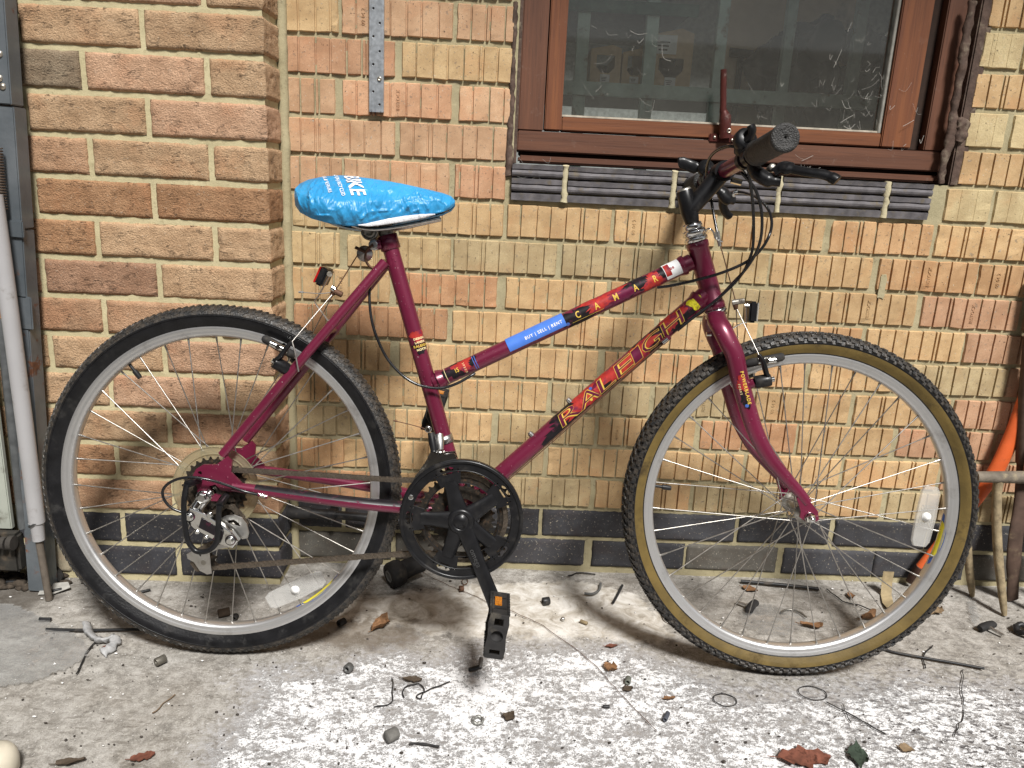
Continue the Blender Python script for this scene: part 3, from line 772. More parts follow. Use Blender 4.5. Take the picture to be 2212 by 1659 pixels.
con = t.mix(t.math('MULTIPLY', t.step(t.noise(v, 260, 3), .66, .71), .8), con, (.66, .64, .60))
con = t.mix(t.math('MULTIPLY', t.step(n_a, .52, .75), .35), con, (.16, .13, .095))
sk = t.ramp(t.noise(v, 24, 6, .7, .8), [(.28, (.20, .17, .13)), (.44, (.44, .405, .35)), (.62, (.66, .64, .60))])
skm = t.step(t.math('ADD', A('skim'), t.math('MULTIPLY', t.math('SUBTRACT', n_b, .5), .9)), .38, .58)
base = t.mix(skm, con, sk)
n_w = t.noise(t.mapped(v, (9, 15, 9), (0, 0, .5)), 1.0, 6, .62, 1.3); n_x = t.noise(t.mapped(v, (38, 60, 40), (0, 0, .5)), 1.0, 5, .65, .8)
mk = t.math('ADD', t.math('ADD', t.math('MULTIPLY', A('paint'), .95), t.math('MULTIPLY', t.math('SUBTRACT', n_w, .5), 1.0)), t.math('MULTIPLY', t.math('SUBTRACT', n_x, .5), 1.0))
mk = t.math('ADD', mk, t.math('MULTIPLY', t.math('SUBTRACT', n_c, .5), 1.15))
mk = t.math('ADD', mk, t.math('MULTIPLY', t.math('SUBTRACT', n_d, .5), 1.0))
pm = t.step(mk, .74, 1.04)
wht = t.ramp(n_d, [(.3, (.60, .595, .60)), (.65, (.80, .80, .80))])
mid = t.mix(t.step(mk, .40, .75), base, t.ramp(n_c, [(.35, (.24, .225, .215)), (.65, (.44, .43, .425))]))
c = t.mix(pm, mid, wht)
fk = t.math('MULTIPLY', t.step(t.noise(t.mapped(v, (55, 120, 60), (0, 0, .6)), 1.0, 4, .6), .52, .60), A('fleck'))
c = t.mix(t.math('MULTIPLY', fk, .90), c, (.075, .066, .066))
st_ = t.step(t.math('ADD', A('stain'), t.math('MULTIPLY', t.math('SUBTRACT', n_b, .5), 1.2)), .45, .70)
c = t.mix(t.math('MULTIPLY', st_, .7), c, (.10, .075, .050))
gm = t.step(t.math('ADD', A('grime'), t.math('MULTIPLY', t.math('SUBTRACT', n_b, .5), .9)), .40, .65)
c = t.mix(t.math('MULTIPLY', gm, .75), c, (.050, .040, .030))
sp = t.step(t.noise(v, 75, 4, .7), .70, .73); c = t.mix(t.math('MULTIPLY', sp, .8), c, (.06, .05, .045))
t.col(c); t.rough(t.math('SUBTRACT', .92, t.math('MULTIPLY', skm, .3))); t.set(Specular_IOR_Level=.3)
hh = t.math('ADD', t.math('MULTIPLY', pm, .8), t.math('ADD', t.math('MULTIPLY', n_c, .9), t.math('MULTIPLY', n_d, .5)))
t.bump(hh, .0014)
tag(put('ground', me, t.m), kind='structure')

# ------------------------------------------------------------------ left edge: metal post, pipe, door panel
M_POST = simple('grey_painted_steel', (.17, .20, .225), .45, .3, .1, .2, 12, (.17, .075, .035), .22, 30)
t = NT('rusty_grey_steel'); v = t.coord(); n1 = t.noise(v, 18, 6, .65); n2 = t.noise(v, 90, 5)
sep = t.n('ShaderNodeSeparateXYZ'); t.l(v, sep.inputs[0])
low = t.math('MULTIPLY', t.step(sep.outputs[2], .8, .25), .07)
rs = t.step(t.math('ADD', t.math('ADD', n1, low), t.math('MULTIPLY', n2, .15)), .70, .78)
c = t.mix(rs, t.ramp(t.noise(v, 10, 4), [(.3, (.085, .10, .112)), (.7, (.15, .165, .178))]), t.ramp(n2, [(.3, (.06, .03, .02)), (.7, (.22, .085, .035))]))
t.col(c); t.rough(t.math('ADD', t.math('MULTIPLY', rs, .45), .42)); t.set(Metallic=.2); t.bump(n2, .0006); M_POST = t.m
YP = -.165
pt, pb = wl(13, -40, YP), wl(101, 1215, YP); pb = pt + (pb-pt)*((pt.z)/(pt.z-pb.z))
post = empty('metal_post', pb); tag(post, 'leaning grey steel door post with rivets and rust beside the pier', 'post')
ax_ = (pt-pb); Lp = ax_.length
mb = MB()
m = frame_from((0, 0, 0), ax_, (1, 0, 0))
def pbox(name, z0, z1, x0, x1, y0, y1, mat=M_POST, bev=.002, par=post):
    mb = MB(); mb.box(((x0+x1)/2, (y0+y1)/2, (z0+z1)/2), (x1-x0, y1-y0, z1-z0), None, 0, bev); mb.xf(m); return mb.build(name, mat, par)
zr = lambda y: (pt.z - wl(50, y, YP).z)
zj = wl(30, 228, YP).z
zm_ = wl(40, 495, YP).z; pbox('post_section', .0, zm_-.001, -.040, 0, -.004, .035); pbox('post_section', zm_+.001, zj-.001, -.085, 0, -.004, .035); pbox('post_section', zj+.001, Lp, -.080, -.001, -.008, .030)
zb_ = wl(50, 490, YP).z; pbox('bracket', zb_-.02, zb_+.012, -.05, .004, -.009, .0, M_POST)
pbox('bracket', wl(60, 700, YP).z-.01, wl(60, 640, YP).z, -.03, .008, -.006, .0, M_POST)
for y, dx in ((118, -.008), (170, -.008), (188, -.003)):
    q = wl(5 if dx < -.005 else 12, y, YP); z = q.z
    mbx = MB(); mbx.lathe((0, 0, 0), (0, -1, 0), [(.0001, .004), (.003, .0036), (.0055, .002), (.006, 0)], 14)
    mbx.v = [tuple(Vector(vv) + Vector((q.x-pb.x, -.008, z))) for vv in mbx.v]; mbx.build('rivet', M_BRASS, post)
# dark gap strip between post and pier
mb = MB(); a, b = wl(21, -40, PY-.004), wl(100, 1170, PY-.004); b = a + (b-a)*(a.z/(a.z-b.z))
mb.tube([a, b], (.009), 8); tag(mb.build('gap_strip', simple('dark_gap_brown', (.035, .020, .016), .85, var=.5), None), 'dark strip between the metal post and the brick pier', 'edge strip')
# grey pipe
M_PIPE = simple('grey_plastic_pipe', (.36, .355, .36), .42, 0, .05, .08, 6, (.18, .16, .14), .25, 20)
YQ = -.200
pts = [wl(-14, 420, YQ), wl(6, 560, YQ), wl(38, 800, YQ), wl(64, 1000, YQ), wl(80, 1128, YQ)]
pipe = empty('drain_pipe', (pts[-1].x, YQ, .03)); tag(pipe, 'grey plastic pipe running down in front of the metal post', 'pipe'); o0 = Vector((pts[-1].x, YQ, .03))
mb = MB(); mb.tube([p-o0 for p in smooth_path(pts, 6)], .0148, 20); mb.build('pipe_length', M_PIPE, pipe)
a, b = wl(79.5, 1128, YQ)-o0, wl(84, 1166, YQ)-o0
mb = MB(); mb.tube([a, a+(b-a)*.04, a+(b-a)*.1, b], [.0150, .0130, .0125, .0115], 18); mb.build('pipe_socket', M_PIPE, pipe)
mb = MB(); mb.tube([a + Vector((-.002, 0, .001)), a+(b-a)*.06], .0157, 18); mb.build('clamp_band', simple('dark_band', (.05, .05, .05), .6), pipe)
mb = MB(); mb.tube([b, Vector((b.x+.004, .004, -.03))], .007, 10); mb.build('pipe_spigot', simple('dirty_metal', (.12, .10, .08), .8), pipe)
# cream door panel and its dark edge at the picture border
a, b = wl(-30, 700, -.150), wl(45, 1140, -.150)
door = empty('door_panel', (b.x, -.150, 0)); tag(door, 'stained pale green door panel with dark edge strip behind the pipe', 'door panel')
M_CREAM = simple('stained_cream_paint', (.36, .38, .33), .6, 0, 0, .1, 10, (.09, .075, .055), .45, 14)
mb = MB(); mb.box((-.20, .008, .62), (.36, .012, .98), None, 0, .002); mb.build('panel_sheet', M_CREAM, door)
mb = MB(); a2, b2 = wl(2, 690, -.165), wl(50, 1140, -.165); o = Vector((b.x, -.150, 0)); mb.tube([a2-o, b2-o], (.011), 4, True, 0, (1, 0, 0)); mb.build('edge_strip', simple('dark_grey_strip', (.085, .09, .092), .6), door)
mb = MB(); mb.box((-.20, -.004, .085), (.40, .03, .085), None, 0, .006); mb.build('bottom_seal', simple('dirty_dark_rubber', (.030, .028, .024), .85, dirt=(.09, .07, .05)), door)
mb = MB()
pth = [Vector((-.20+.016*k, -.030, .118 + .003*math.sin(k))) for k in range(13)]
for k, q in enumerate(pth): mb.tube([q, q+Vector((.010, 0, 0))], [.013 if k % 2 else .015]*2, 12)
mb.build('ribbed_hose', simple('dusty_black_rubber', (.045, .04, .035), .85), door)
# spring at the top left
mb = MB(); q0 = wl(2, 320, -.185); q1 = wl(14, 455, -.185); N = 230
hel = [q0 + (q1-q0)*(k/N) + Vector((.0075*math.cos(k*.62), .0075*math.sin(k*.62), 0)) + Vector((-.006, 0, 0)) for k in range(N)]
mb.tube([p-q1 for p in hel], .0011, 5)
tag(mb.build('coil_spring', simple('rusty_spring', (.10, .07, .05), .6, .5), None, q1), 'rusty coil spring hanging in front of the metal post', 'spring')
# dirt heap in the corner
rd = random.Random(5); mb = MB()
for k in range(150):
    x, y = rd.uniform(-30, 145), rd.uniform(1185, 1275)
    p = fl(x, y); r = rd.uniform(.003, .011); mb.sphere(p + Vector((0, 0, r*.3)), r, 0, 4, (rd.uniform(.8, 1.8), rd.uniform(.7, 1.3), rd.uniform(.4, .9)))
mb.v = [tuple(Vector(v_) + noise.noise_vector(Vector(v_)*120)*.003) for v_ in mb.v]
tag(mb.build('dirt_heap', simple('dark_dirt', (.055, .043, .032), .95, var=.6, vs=90), None), 'dark dirt and crumbs gathered at the foot of the metal post', 'dirt', kind='stuff')
mb = MB(); p = fl(122, 1248); mb.tube([p+Vector((-.004, .004, .012)), p+Vector((.012, -.02, .013))], .0135, 14); mb.tube([p+Vector((.012, -.02, .013)), p+Vector((.0125, -.0215, .013))], .011, 14)
tag(mb.build('rubber_stub', simple('old_rubber', (.03, .028, .026), .8), None), 'round dark rubber stub in the dirt beside the rear tyre', 'stub')

# ------------------------------------------------------------------ debris on the floor
M_BLACK = simple('black_plastic', (.018, .018, .019), .42, var=.3, dirt=(.10, .085, .07), dirt_amt=.3)
M_RUB = simple('black_rubber', (.022, .021, .021), .72, var=.3, dirt=(.09, .08, .065), dirt_amt=.35)
M_STEEL = simple('dull_bright_steel', (.55, .54, .52), .32, .95, 0, .2, 150)
M_RUST = simple('rusty_steel', (.12, .06, .035), .7, .4, 0, .5, 120)
def stub(name, label, cat, px, py, ang, L, r, mat, hollow=True, z=None, tilt=0.0):
    p = fl(px, py); z = r if z is None else z
    d = Vector((math.cos(ang)*math.cos(tilt), math.sin(ang)*math.cos(tilt), math.sin(tilt)))
    mb = MB()
    pr = [(r*.55, .004), (r*.55, 0), (r*.95, 0), (r, L*.04), (r, L*.96), (r*.95, L), (r*.55, L), (r*.55, L-.004)] if hollow else [(.0001, 0), (r*.9, 0), (r, L*.06), (r, L*.94), (r*.9, L), (.0001, L)]
    mb.lathe(-d*(L/2), d, pr, 14)
    return tag(mb.build(name, mat, None, (p.x, p.y, z + abs(math.sin(tilt))*L/2)), label, cat)
def wire(name, label, cat, px, r, mat, z=.001, n=6):
    P = [fl(x, y) + Vector((0, 0, r+z)) for x, y in px]; o = P[0].copy(); mb = MB(); pth = [p-o for p in smooth_path(P, n)]
    if name in ('twig', 'bent_wire', 'thin_wire'): pth = [p + Vector((noise.noise(p*60+o*9), noise.noise(p*60+o*5+Vector((3, 0, 0))), 0))*.0035 for p in pth]
    mb.tube(pth, [r*(.8+.35*noise.noise(p*150)) for p in pth] if name == 'twig' else r*.85, 6)
    return tag(mb.build(name, mat, None, o), label, cat)
def ring(name, label, cat, px, py, R, r, mat, sx=1.0):
    p = fl(px, py); mb = MB(); rr = random.Random(px)
    mb.tube([(R*sx*math.cos(2*PI*k/30), R*math.sin(2*PI*k/30), r*.4*math.sin(k*1.1)) for k in range(30)], r, 6, closed=True)
    return tag(mb.build(name, mat, None, p + Vector((0, 0, r*1.2))), label, cat)
def leaf_mat(name, a): return simple(name, a, .8, 0, 0, .45, 70, tuple(x*.35 for x in a), .45, 90)
def leaf(label, px, py, L, wd, ang, mat, seed, curl=.35, jag=.22, thick=.0006):
    """dried leaf: a curled blade with ragged lobes, midrib raised"""
    rr = random.Random(seed); p = fl(px, py); N = 13; vs = []; fs = []; K = 6
    for i in range(N):
        f = i/(N-1); hw = wd*.5*(math.sin(PI*min(1, f*.92+.05))**.75)*(1+rr.uniform(-jag, jag))
        for k in range(-K//2, K//2+1):
            g = k/(K/2); x = (f-.5)*L + rr.uniform(-.02, .02)*L; y = g*hw
            z = curl*wd*(.35*g*g + .25*math.sin(f*5+seed)*g + .35*(f-.5)**2*1.5) + noise.noise(Vector((x*60, y*60, seed)))*.12*wd*curl*2
            vs.append(Vector((x, y, z)))
    M_ = K+1; zmin = min(v_.z for v_ in vs); vs = [Vector((v_.x, v_.y, v_.z-zmin+.0012)) for v_ in vs]
    fs = [(i*M_+k, i*M_+k+1, (i+1)*M_+k+1, (i+1)*M_+k) for i in range(N-1) for k in range(K)]
    b = len(vs); vs += [v_+Vector((0, 0, thick)) for v_ in vs]
    fs += [tuple(b+q for q in f[::-1]) for f in fs]
    mb = MB(); mb.add(vs, fs, 0, True); mb.tube([vs[b+(K//2)], vs[b+(K//2)]+Vector((-L*.22, L*.03, .001))], .0007, 5)
    o = mb.build('dry_leaf', mat, None, (p.x, p.y, 0), recalc=False); o.rotation_euler = (0, 0, ang); return tag(o, label, 'leaf')
LB = leaf_mat('brown_leaf', (.20, .105, .05)); LD = leaf_mat('dark_leaf', (.075, .055, .038)); LR = leaf_mat('red_brown_leaf', (.15, .055, .035)); LG = leaf_mat('dark_green_leaf', (.035, .05, .035)); LT = leaf_mat('tan_leaf', (.24, .17, .10))
leaf('crumpled brown leaf lying between the rear tyre and the pedal', 822, 1355, .048, .030, 1.0, LB, 3, .9)
leaf('dark dry leaf tangled with a black wire', 890, 1470, .036, .014, -.1, LD, 4, .4)
leaf('brown leaf on the white paint below the front tyre tread', 1318, 1446, .022, .026, 1.2, LB, 5, .5)
leaf('dark red leaf scrap above the brown leaf on white paint', 1322, 1397, .026, .010, .2, LR, 6, .4)
leaf('small dark leaf scrap beside the grey offcut', 1357, 1490, .020, .016, .6, LD, 7, .4)
leaf('small brown leaf to the right of the grey offcut', 1446, 1511, .022, .012, .2, LB, 8, .5)
leaf('veined brown leaf lying inside the front wheel ring', 1752, 1354, .045, .024, -.2, LB, 9, .45)
leaf('rolled brown leaf by the front rim with a dark hollow end', 1876, 1339, .040, .020, .35, LB, 10, 1.5)
leaf('large flat red brown leaf at the front edge of the floor', 1738, 1640, .085, .042, .05, LR, 11, .15, .35)
leaf('dark green leaf next to the large red brown leaf', 1853, 1636, .030, .055, -.3, LG, 12, .2, .3)
leaf('small tan leaf right of the dark green leaf', 1958, 1622, .022, .018, -.5, LT, 13, .5)
leaf('charcoal coloured leaf near the cream tub', 153, 1649, .040, .015, .3, LD, 14, .5)
leaf('flat reddish leaf scrap on bare concrete', 308, 1637, .034, .018, .4, LR, 15, .2, .4)
leaf('brown leaf wedged under the front rim beside the paper strip', 1838, 1290, .030, .016, 1.3, LB, 16, .6)
leaf('dark leaf crumb below the washer on white paint', 1098, 1552, .024, .020, -.6, LD, 17, .6)
leaf('tan leaf scrap leaning out from under the front tyre', 2022, 1322, .042, .026, .7, LT, 18, .4)
leaf('brown leaf fragment under the black rod', 1620, 1275, .034, .024, -.5, LB, 19, .3)
stub('cable_offcut', 'short black cable offcut beside the clear plastic sheet', 'cable offcut', 98, 1341, .03, .022, .0036, M_BLACK)
stub('cable_offcut', 'black cable offcut on a grey scrap near the metal post', 'cable offcut', 122, 1281, .5, .020, .0030, M_BLACK, z=.007)
stub('cable_offcut', 'black cable offcut inside the rear wheel ring by the wall foot', 'cable offcut', 314, 1279, .55, .020, .0028, M_BLACK)
stub('cable_offcut', 'black cable offcut lying in the dirt heap', 'cable offcut', 30, 1262, .2, .028, .0035, M_BLACK, z=.006)
stub('cork_plug', 'brown stubby plug on the floor inside the rear wheel ring', 'plug', 484, 1331, .5, .022, .0085, simple('dark_cork', (.07, .05, .035), .8))
stub('cork_plug', 'small black plug beside the brown stubby plug', 'plug', 508, 1339, 1.5, .012, .006, M_RUB)
stub('ferrule', 'grey metal ferrule on bare concrete before the rear tyre', 'ferrule', 347, 1434, .9, .018, .0075, simple('grey_ferrule', (.13, .12, .10), .5, .5))
stub('ferrule', 'dull grey ferrule on the edge of the white paint', 'ferrule', 753, 1451, 1.1, .012, .008, simple('lead_grey', (.12, .12, .115), .5, .5))
stub('cap', 'black plastic cap on the white floor right of the pedal', 'cap', 1179, 1306, .3, .015, .0085, M_BLACK)
stub('bead_nut', 'small brown nut threaded on a thin wire', 'nut', 996.6, 1277, .2, .010, .0065, M_RUST)
stub('screw_stub', 'black screw stub under the pedal', 'screw', 1025, 1448, .5, .022, .0042, M_BLACK)
stub('screw_stub', 'grey screw stub standing askew under the pedal', 'screw', 1038, 1441, 1.5, .020, .0040, simple('grey_screw', (.16, .15, .14), .45, .6), tilt=.5)
stub('cable_offcut', 'dark offcut on white paint right of the long thin wire', 'cable offcut', 1439, 1552, 1.1, .020, .0042, simple('slate_plastic', (.06, .065, .08), .5))
stub('cable_offcut', 'tiny grey offcut above the dark leaf scrap', 'cable offcut', 1356, 1475, 1.3, .014, .0055, simple('grey_green_plastic', (.12, .125, .105), .6))
stub('cable_offcut', 'tiny black offcut on white paint left of the thin wire', 'cable offcut', 1309, 1529, .0, .012, .0028, M_BLACK)
stub('chip', 'tan wood chip on the smooth white floor', 'wood chip', 1261, 1347, -.6, .016, .0035, simple('tan_chip', (.22, .17, .10), .8), False)
stub('cable_offcut', 'black offcut in the shade beside the clear plastic scrap', 'cable offcut', 1846, 1382, .1, .014, .006, M_BLACK)
stub('plug', 'black stub behind the rear tyre near the crumpled brown leaf', 'stub', 738, 1351, .9, .016, .007, M_RUB)
stub('stone', 'dark grey lump next to a wire at the front of the white floor', 'lump', 846, 1599, .7, .020, .010, simple('grey_lump', (.13, .125, .115), .9, bump=.002, bs=150), False)
p = fl(1215.6, 1341); mb = MB(); mb.sphere((0, 0, .0045), .0045); tag(mb.build('ball_bearing', M_STEEL, None, p), 'shiny ball bearing on the smooth white floor', 'ball bearing')
p = fl(230, 1409); mb = MB(); mb.sphere((0, 0, .007), .0075, 0, 8, (1.1, .9, .9)); tag(mb.build('rose_hip', simple('red_brown_berry', (.12, .035, .02), .5), None, p), 'small red brown berry by the grey scrap of film', 'berry')
ring('washer', 'small grey washer ring on the white floor', 'washer', 1032, 1559, .0085, .0026, simple('zinc_grey', (.30, .30, .28), .5, .7))
ring('rubber_band', 'thin dark oval band right of the front tyre shadow, nearer the straight twig', 'band', 1755, 1498, .020, .0009, M_RUB, 1.25)
ring('rubber_band', 'thin dark oval band on white paint left of its twin', 'band', 1566, 1513, .017, .0009, M_RUB, 1.2)
ring('chain_loop', 'small steel wire loop beneath the chain guard', 'wire loop', 1004, 1257, .014, .0010, M_RUST, .45)
wire('cable', 'black cable lying from the clear plastic sheet to the rear tyre', 'cable', [(100, 1364), (200, 1366), (320, 1363)], .0036, M_BLACK)
wire('cable', 'black cable lying on the floor behind the front tyre', 'cable', [(1905, 1405), (1935, 1414), (1990, 1424), (2060, 1436), (2125, 1448)], .0032, M_BLACK)
wire('thin_wire', 'long thin wire curving away from the pedal across white floor', 'wire', [(1090, 1315), (1171, 1353), (1271, 1426), (1340, 1500), (1417, 1580)], .0007, M_RUST)
wire('thin_wire', 'thin wire running from the twist grip to the pedal', 'wire', [(904, 1232), (960, 1262), (1030, 1290), (1062, 1308)], .0007, M_RUST)
wire('bent_wire', 'bent black wire loop under the dark dry leaf', 'wire', [(872, 1510), (876, 1488), (900, 1480), (916, 1488), (910, 1510), (900, 1506), (930, 1490), (972, 1476)], .0014, M_RUB)
wire('bent_wire', 'kinked grey wire left of the dark dry leaf', 'wire', [(848, 1468), (848, 1500), (842, 1522), (806, 1530)], .0014, M_RUB)
wire('twig', 'straight dark twig on the white floor right of the oval bands', 'twig', [(1785, 1519), (1850, 1553), (1911, 1588)], .0015, M_RUB)
wire('twig', 'short crossing twig beside the straight dark twig', 'twig', [(1820, 1523), (1828, 1545), (1836, 1562)], .0010, M_RUB)
wire('twig', 'black twig at the front edge of the white floor', 'twig', [(884, 1608), (917, 1611), (948, 1617)], .0022, M_RUB)
wire('twig', 'thin brown twig on bare concrete', 'twig', [(328, 1543), (353, 1523), (380, 1501)], .0013, simple('twig_bark', (.16, .11, .07), .9))
wire('twig', 'dark twig beside the clear plastic sheet', 'twig', [(166, 1460), (186, 1415), (206, 1390)], .0016, M_RUB)
wire('twig', 'short black twig crossing the cable behind the front tyre', 'twig', [(2014, 1396), (2000, 1412), (1993, 1424), (2000, 1446)], .0016, M_RUB)
wire('twig', 'thin dark tendril on the pale floor below the brake block', 'twig', [(2080, 1448), (2078, 1500), (2082, 1540), (2070, 1570), (2062, 1592)], .0010, M_RUB)
wire('thin_wire', 'black ended wire lead inside the front wheel ring', 'wire', [(1785, 1274), (1800, 1285), (1820, 1300), (1855, 1310), (1891, 1322)], .0016, M_RUB)
wire('thin_rod', 'straight black rod lying along the wall inside the front wheel ring', 'rod', [(1600, 1260), (1690, 1268), (1771, 1277)], .0046, M_BLACK)
wire('bent_tube', 'short bent grey tube near the wall foot', 'tube', [(1262, 1286), (1280, 1287), (1294, 1278), (1297, 1264)], .0036, simple('grey_tube', (.11, .11, .105), .5))
wire('bent_tube', 'curved metal noodle tube inside the front wheel ring', 'tube', [(1687, 1327), (1696, 1321), (1712, 1321), (1730, 1328), (1741, 1337)], .0030, simple('tube_metal', (.20, .19, .17), .4, .7))
wire('pen', 'slim black and white pen like stick on the smooth white floor', 'stick', [(1324, 1306), (1334, 1288), (1344, 1268)], .0034, M_BLACK)
wire('bent_wire', 'black hooked wire close to the front tyre', 'wire', [(1430, 1322), (1434, 1338), (1446, 1348), (1452, 1351)], .0018, M_RUB)
wire('bent_wire', 'dark strip of wire at the wall foot', 'wire', [(1228, 1246), (1250, 1240), (1284, 1243)], .0016, M_RUB)
# brake blocks
def brake_block(px, py, ang, L, label, studd=1):
    p = fl(px, py); root = empty('brake_block', (p.x, p.y, .008)); root.rotation_euler = (0, 0, ang); tag(root, label, 'brake block')
    mb = MB(); mb.tube([(-L/2, 0, 0), (-L/2+.004, 0, 0), (-L*.2, .002, 0), (L*.2, .002, 0), (L/2-.004, 0, 0), (L/2, 0, 0)], [(.006, .005), (.0085, .0075), (.009, .0075), (.009, .0075), (.0085, .0075), (.006, .005)], 12, True, 0, (0, 1, 0)); mb.build('rubber_pad', M_RUB, root)
    mb = MB(); mb.tube([(0, -.006*studd, 0), (.002, -.034*studd, -.002)], .0033, 10); mb.build('stud', M_STEEL, root)
    return root
brake_block(1624, 1318, .95, .054, 'black brake block lying inside the front wheel ring', -1)
brake_block(2131, 1360, .45, .050, 'black brake block with steel stud beside the garden fork tines')
# twist grip shifter
p = fl(862, 1262); root = empty('twist_shifter', (p.x, p.y, .030)); tag(root, 'loose black twist grip shifter lying behind the rear tyre', 'shifter')
dirn = Vector((.80, .55, .16)).normalized()
mb = MB(); mb.lathe((0, 0, 0), dirn, [(.0115, -.012), (.0125, -.026), (.0255, -.026), (.029, -.020), (.0295, -.004), (.027, .006), (.020, .010)], 28); mb.build('shifter_housing', M_RUB, root)
mb = MB(); mb.lathe((0, 0, 0), dirn, [(.020, .009), (.0215, .012), (.0205, .035), (.0215, .055), (.019, .060), (.012, .060)], 28); mb.build('rubber_sleeve', M_RUB, root)
mb = MB(); mb.lathe((0, 0, 0), dirn, [(.0112, .0), (.0112, -.0265), (.0135, -.0268), (.0138, -.0262)], 20); mb.build('bore_ring', simple('grey_plastic_ring', (.22, .22, .21), .5), root)
mb = MB(); mb.tube([dirn*-.02+Vector((0, 0, -.024)), dirn*.0+Vector((-.006, -.012, -.030)), dirn*-.012+Vector((-.002, -.010, -.028))], .006, 8); mb.build('cable_port', M_RUB, root)
# paper strip, films
mb = MB(); P0 = [(1912, 1238), (1913, 1262), (1914, 1285), (1918, 1305), (1926, 1318)]
vs = []; 
for i, (x, y) in enumerate(P0):
    q = fl(x, y) if i >= 2 else fl(1914, 1285) + Vector((.0, .006, (2-i)*.026))
    for s_ in (-1, 1): vs.append(q + Vector((s_*.0125, 0, .003+.003*math.sin(i*2))))
n_ = len(vs); vs += [v_+Vector((0, .0006, .0006)) for v_ in vs]
fs = [(2*i, 2*i+1, 2*i+3, 2*i+2) for i in range(4)] + [(n_+2*i+2, n_+2*i+3, n_+2*i+1, n_+2*i) for i in range(4)]
mb.add(vs, fs); tag(mb.build('paper_strip', simple('brown_paper', (.30, .235, .135), .8), None, recalc=False), 'strip of brown paper tape standing by the front rim', 'paper strip')
def film_mat(name, dens):
    t = NT(name); t.t.nodes.remove(t.b); v = t.coord()
    tr = t.n('ShaderNodeBsdfTransparent'); gl = t.n('ShaderNodeBsdfGlossy'); gl.inputs['Roughness'].default_value = .18; df = t.n('ShaderNodeBsdfDiffuse'); df.inputs[0].default_value = (.50, .50, .49, 1)
    bp_ = t.n('ShaderNodeBump'); bp_.inputs['Distance'].default_value = .004; t.l(t.noise(v, 40, 4, .6, 1.0), bp_.inputs['Height']); t.l(bp_.outputs[0], gl.inputs['Normal'])
    a = t.n('ShaderNodeMixShader'); t.l(t.math('ADD', t.math('MULTIPLY', t.noise(v, 12, 4), .30), dens-.15), a.inputs[0]); t.l(tr.outputs[0], a.inputs[1]); t.l(df.outputs[0], a.inputs[2])
    b = t.n('ShaderNodeMixShader'); b.inputs[0].default_value = .10; t.l(a.outputs[0], b.inputs[1]); t.l(gl.outputs[0], b.inputs[2]); t.l(b.outputs[0], t.out.inputs[0]); return t.m
def film(label, px, dens, seed, hgt=.012, st=.006):
    poly = poly_px(px); x0, y0 = poly.min(0); x1, y1 = poly.max(0); nx, ny = int((x1-x0)/st)+1, int((y1-y0)/st)+1
    X, Y = np.meshgrid(np.linspace(x0, x1, nx), np.linspace(y0, y1, ny)); Q = np.stack([X.ravel(), Y.ravel()], 1); s_ = sdf(Q, poly)
    vs = []
    for (x, y), d in zip(Q, s_):
        z = .003 + hgt*max(0, noise.fractal(Vector((x*16+seed, y*16, seed)), .8, 2, 3))*min(1, max(0, d/.03)) + .0015*abs(noise.noise(Vector((x*90, y*90, seed))))
        vs.append((x, y, z))
    fs = []
    for j in range(ny-1):
        for i in range(nx-1):
            k = j*nx+i
            if min(s_[k], s_[k+1], s_[k+nx], s_[k+nx+1]) > -.002 + .004*noise.noise(Vector((i*.6, j*.6, seed))): fs.append((k, k+1, k+nx+1, k+nx))
    b = len(vs); vs += [(x, y, z+.0004) for x, y, z in vs]; fs += [tuple(b+q for q in f) for f in fs]
    mb = MB(); mb.add(vs, fs, 0, True); return tag(mb.build('plastic_film', film_mat('clear_film', dens), None, recalc=False), label, 'plastic film')
film('large clear plastic sheet spread on the floor by the door post', [(-60, 1305), (30, 1308), (70, 1322), (110, 1345), (165, 1372), (192, 1398), (190, 1420), (150, 1446), (70, 1478), (-60, 1500)], .17, 2.0)
film('crumpled scrap of clear film inside the front wheel ring', [(1600, 1320), (1650, 1305), (1720, 1318), (1745, 1345), (1700, 1378), (1640, 1372), (1590, 1345)], .10, 5.0, .010)
film('twisted scrap of clear film at the garden fork tine', [(2088, 1300), (2108, 1298), (2118, 1335), (2110, 1362), (2096, 1345)], .15, 8.0, .02)
mb = MB(); q = [fl(187, 1357)+Vector((0, 0, .012)), fl(196, 1378)+Vector((0, 0, .008)), fl(222, 1392)+Vector((0, 0, .008)), fl(250, 1388)+Vector((0, 0, .012)), fl(242, 1405)+Vector((0, 0, .007)), fl(222, 1416)+Vector((0, 0, .005))]
o0 = fl(210, 1390); mb.tube([a-o0 for a in smooth_path(q, 7)], [(.003+.003*abs(math.sin(k*.9)), .007+.004*abs(math.sin(k*.6))) for k in range(36)], 8); mb.v = [tuple(Vector(v_)+noise.noise_vector(Vector(v_)*110)*.004) for v_ in mb.v]
tag(mb.build('film_scrap', simple('grey_film', (.33, .33, .33), .45), None, o0), 'twisted grey scrap of film at the tip of the plastic sheet', 'film scrap')
mb = MB(); p = fl(120, 1276); me = plate_mesh([[(-.03, -.012), (.0, -.02), (.03, -.008), (.022, .014), (-.01, .02), (-.028, .012)]], .001); mb.mesh_add(me); o = mb.build('paper_scrap', simple('dirty_paper', (.36, .35, .32), .85), None, (p.x, p.y, .006)); o.rotation_euler = (.12, -.1, .3); tag(o, 'dirty grey paper scrap near the foot of the pipe', 'paper scrap')
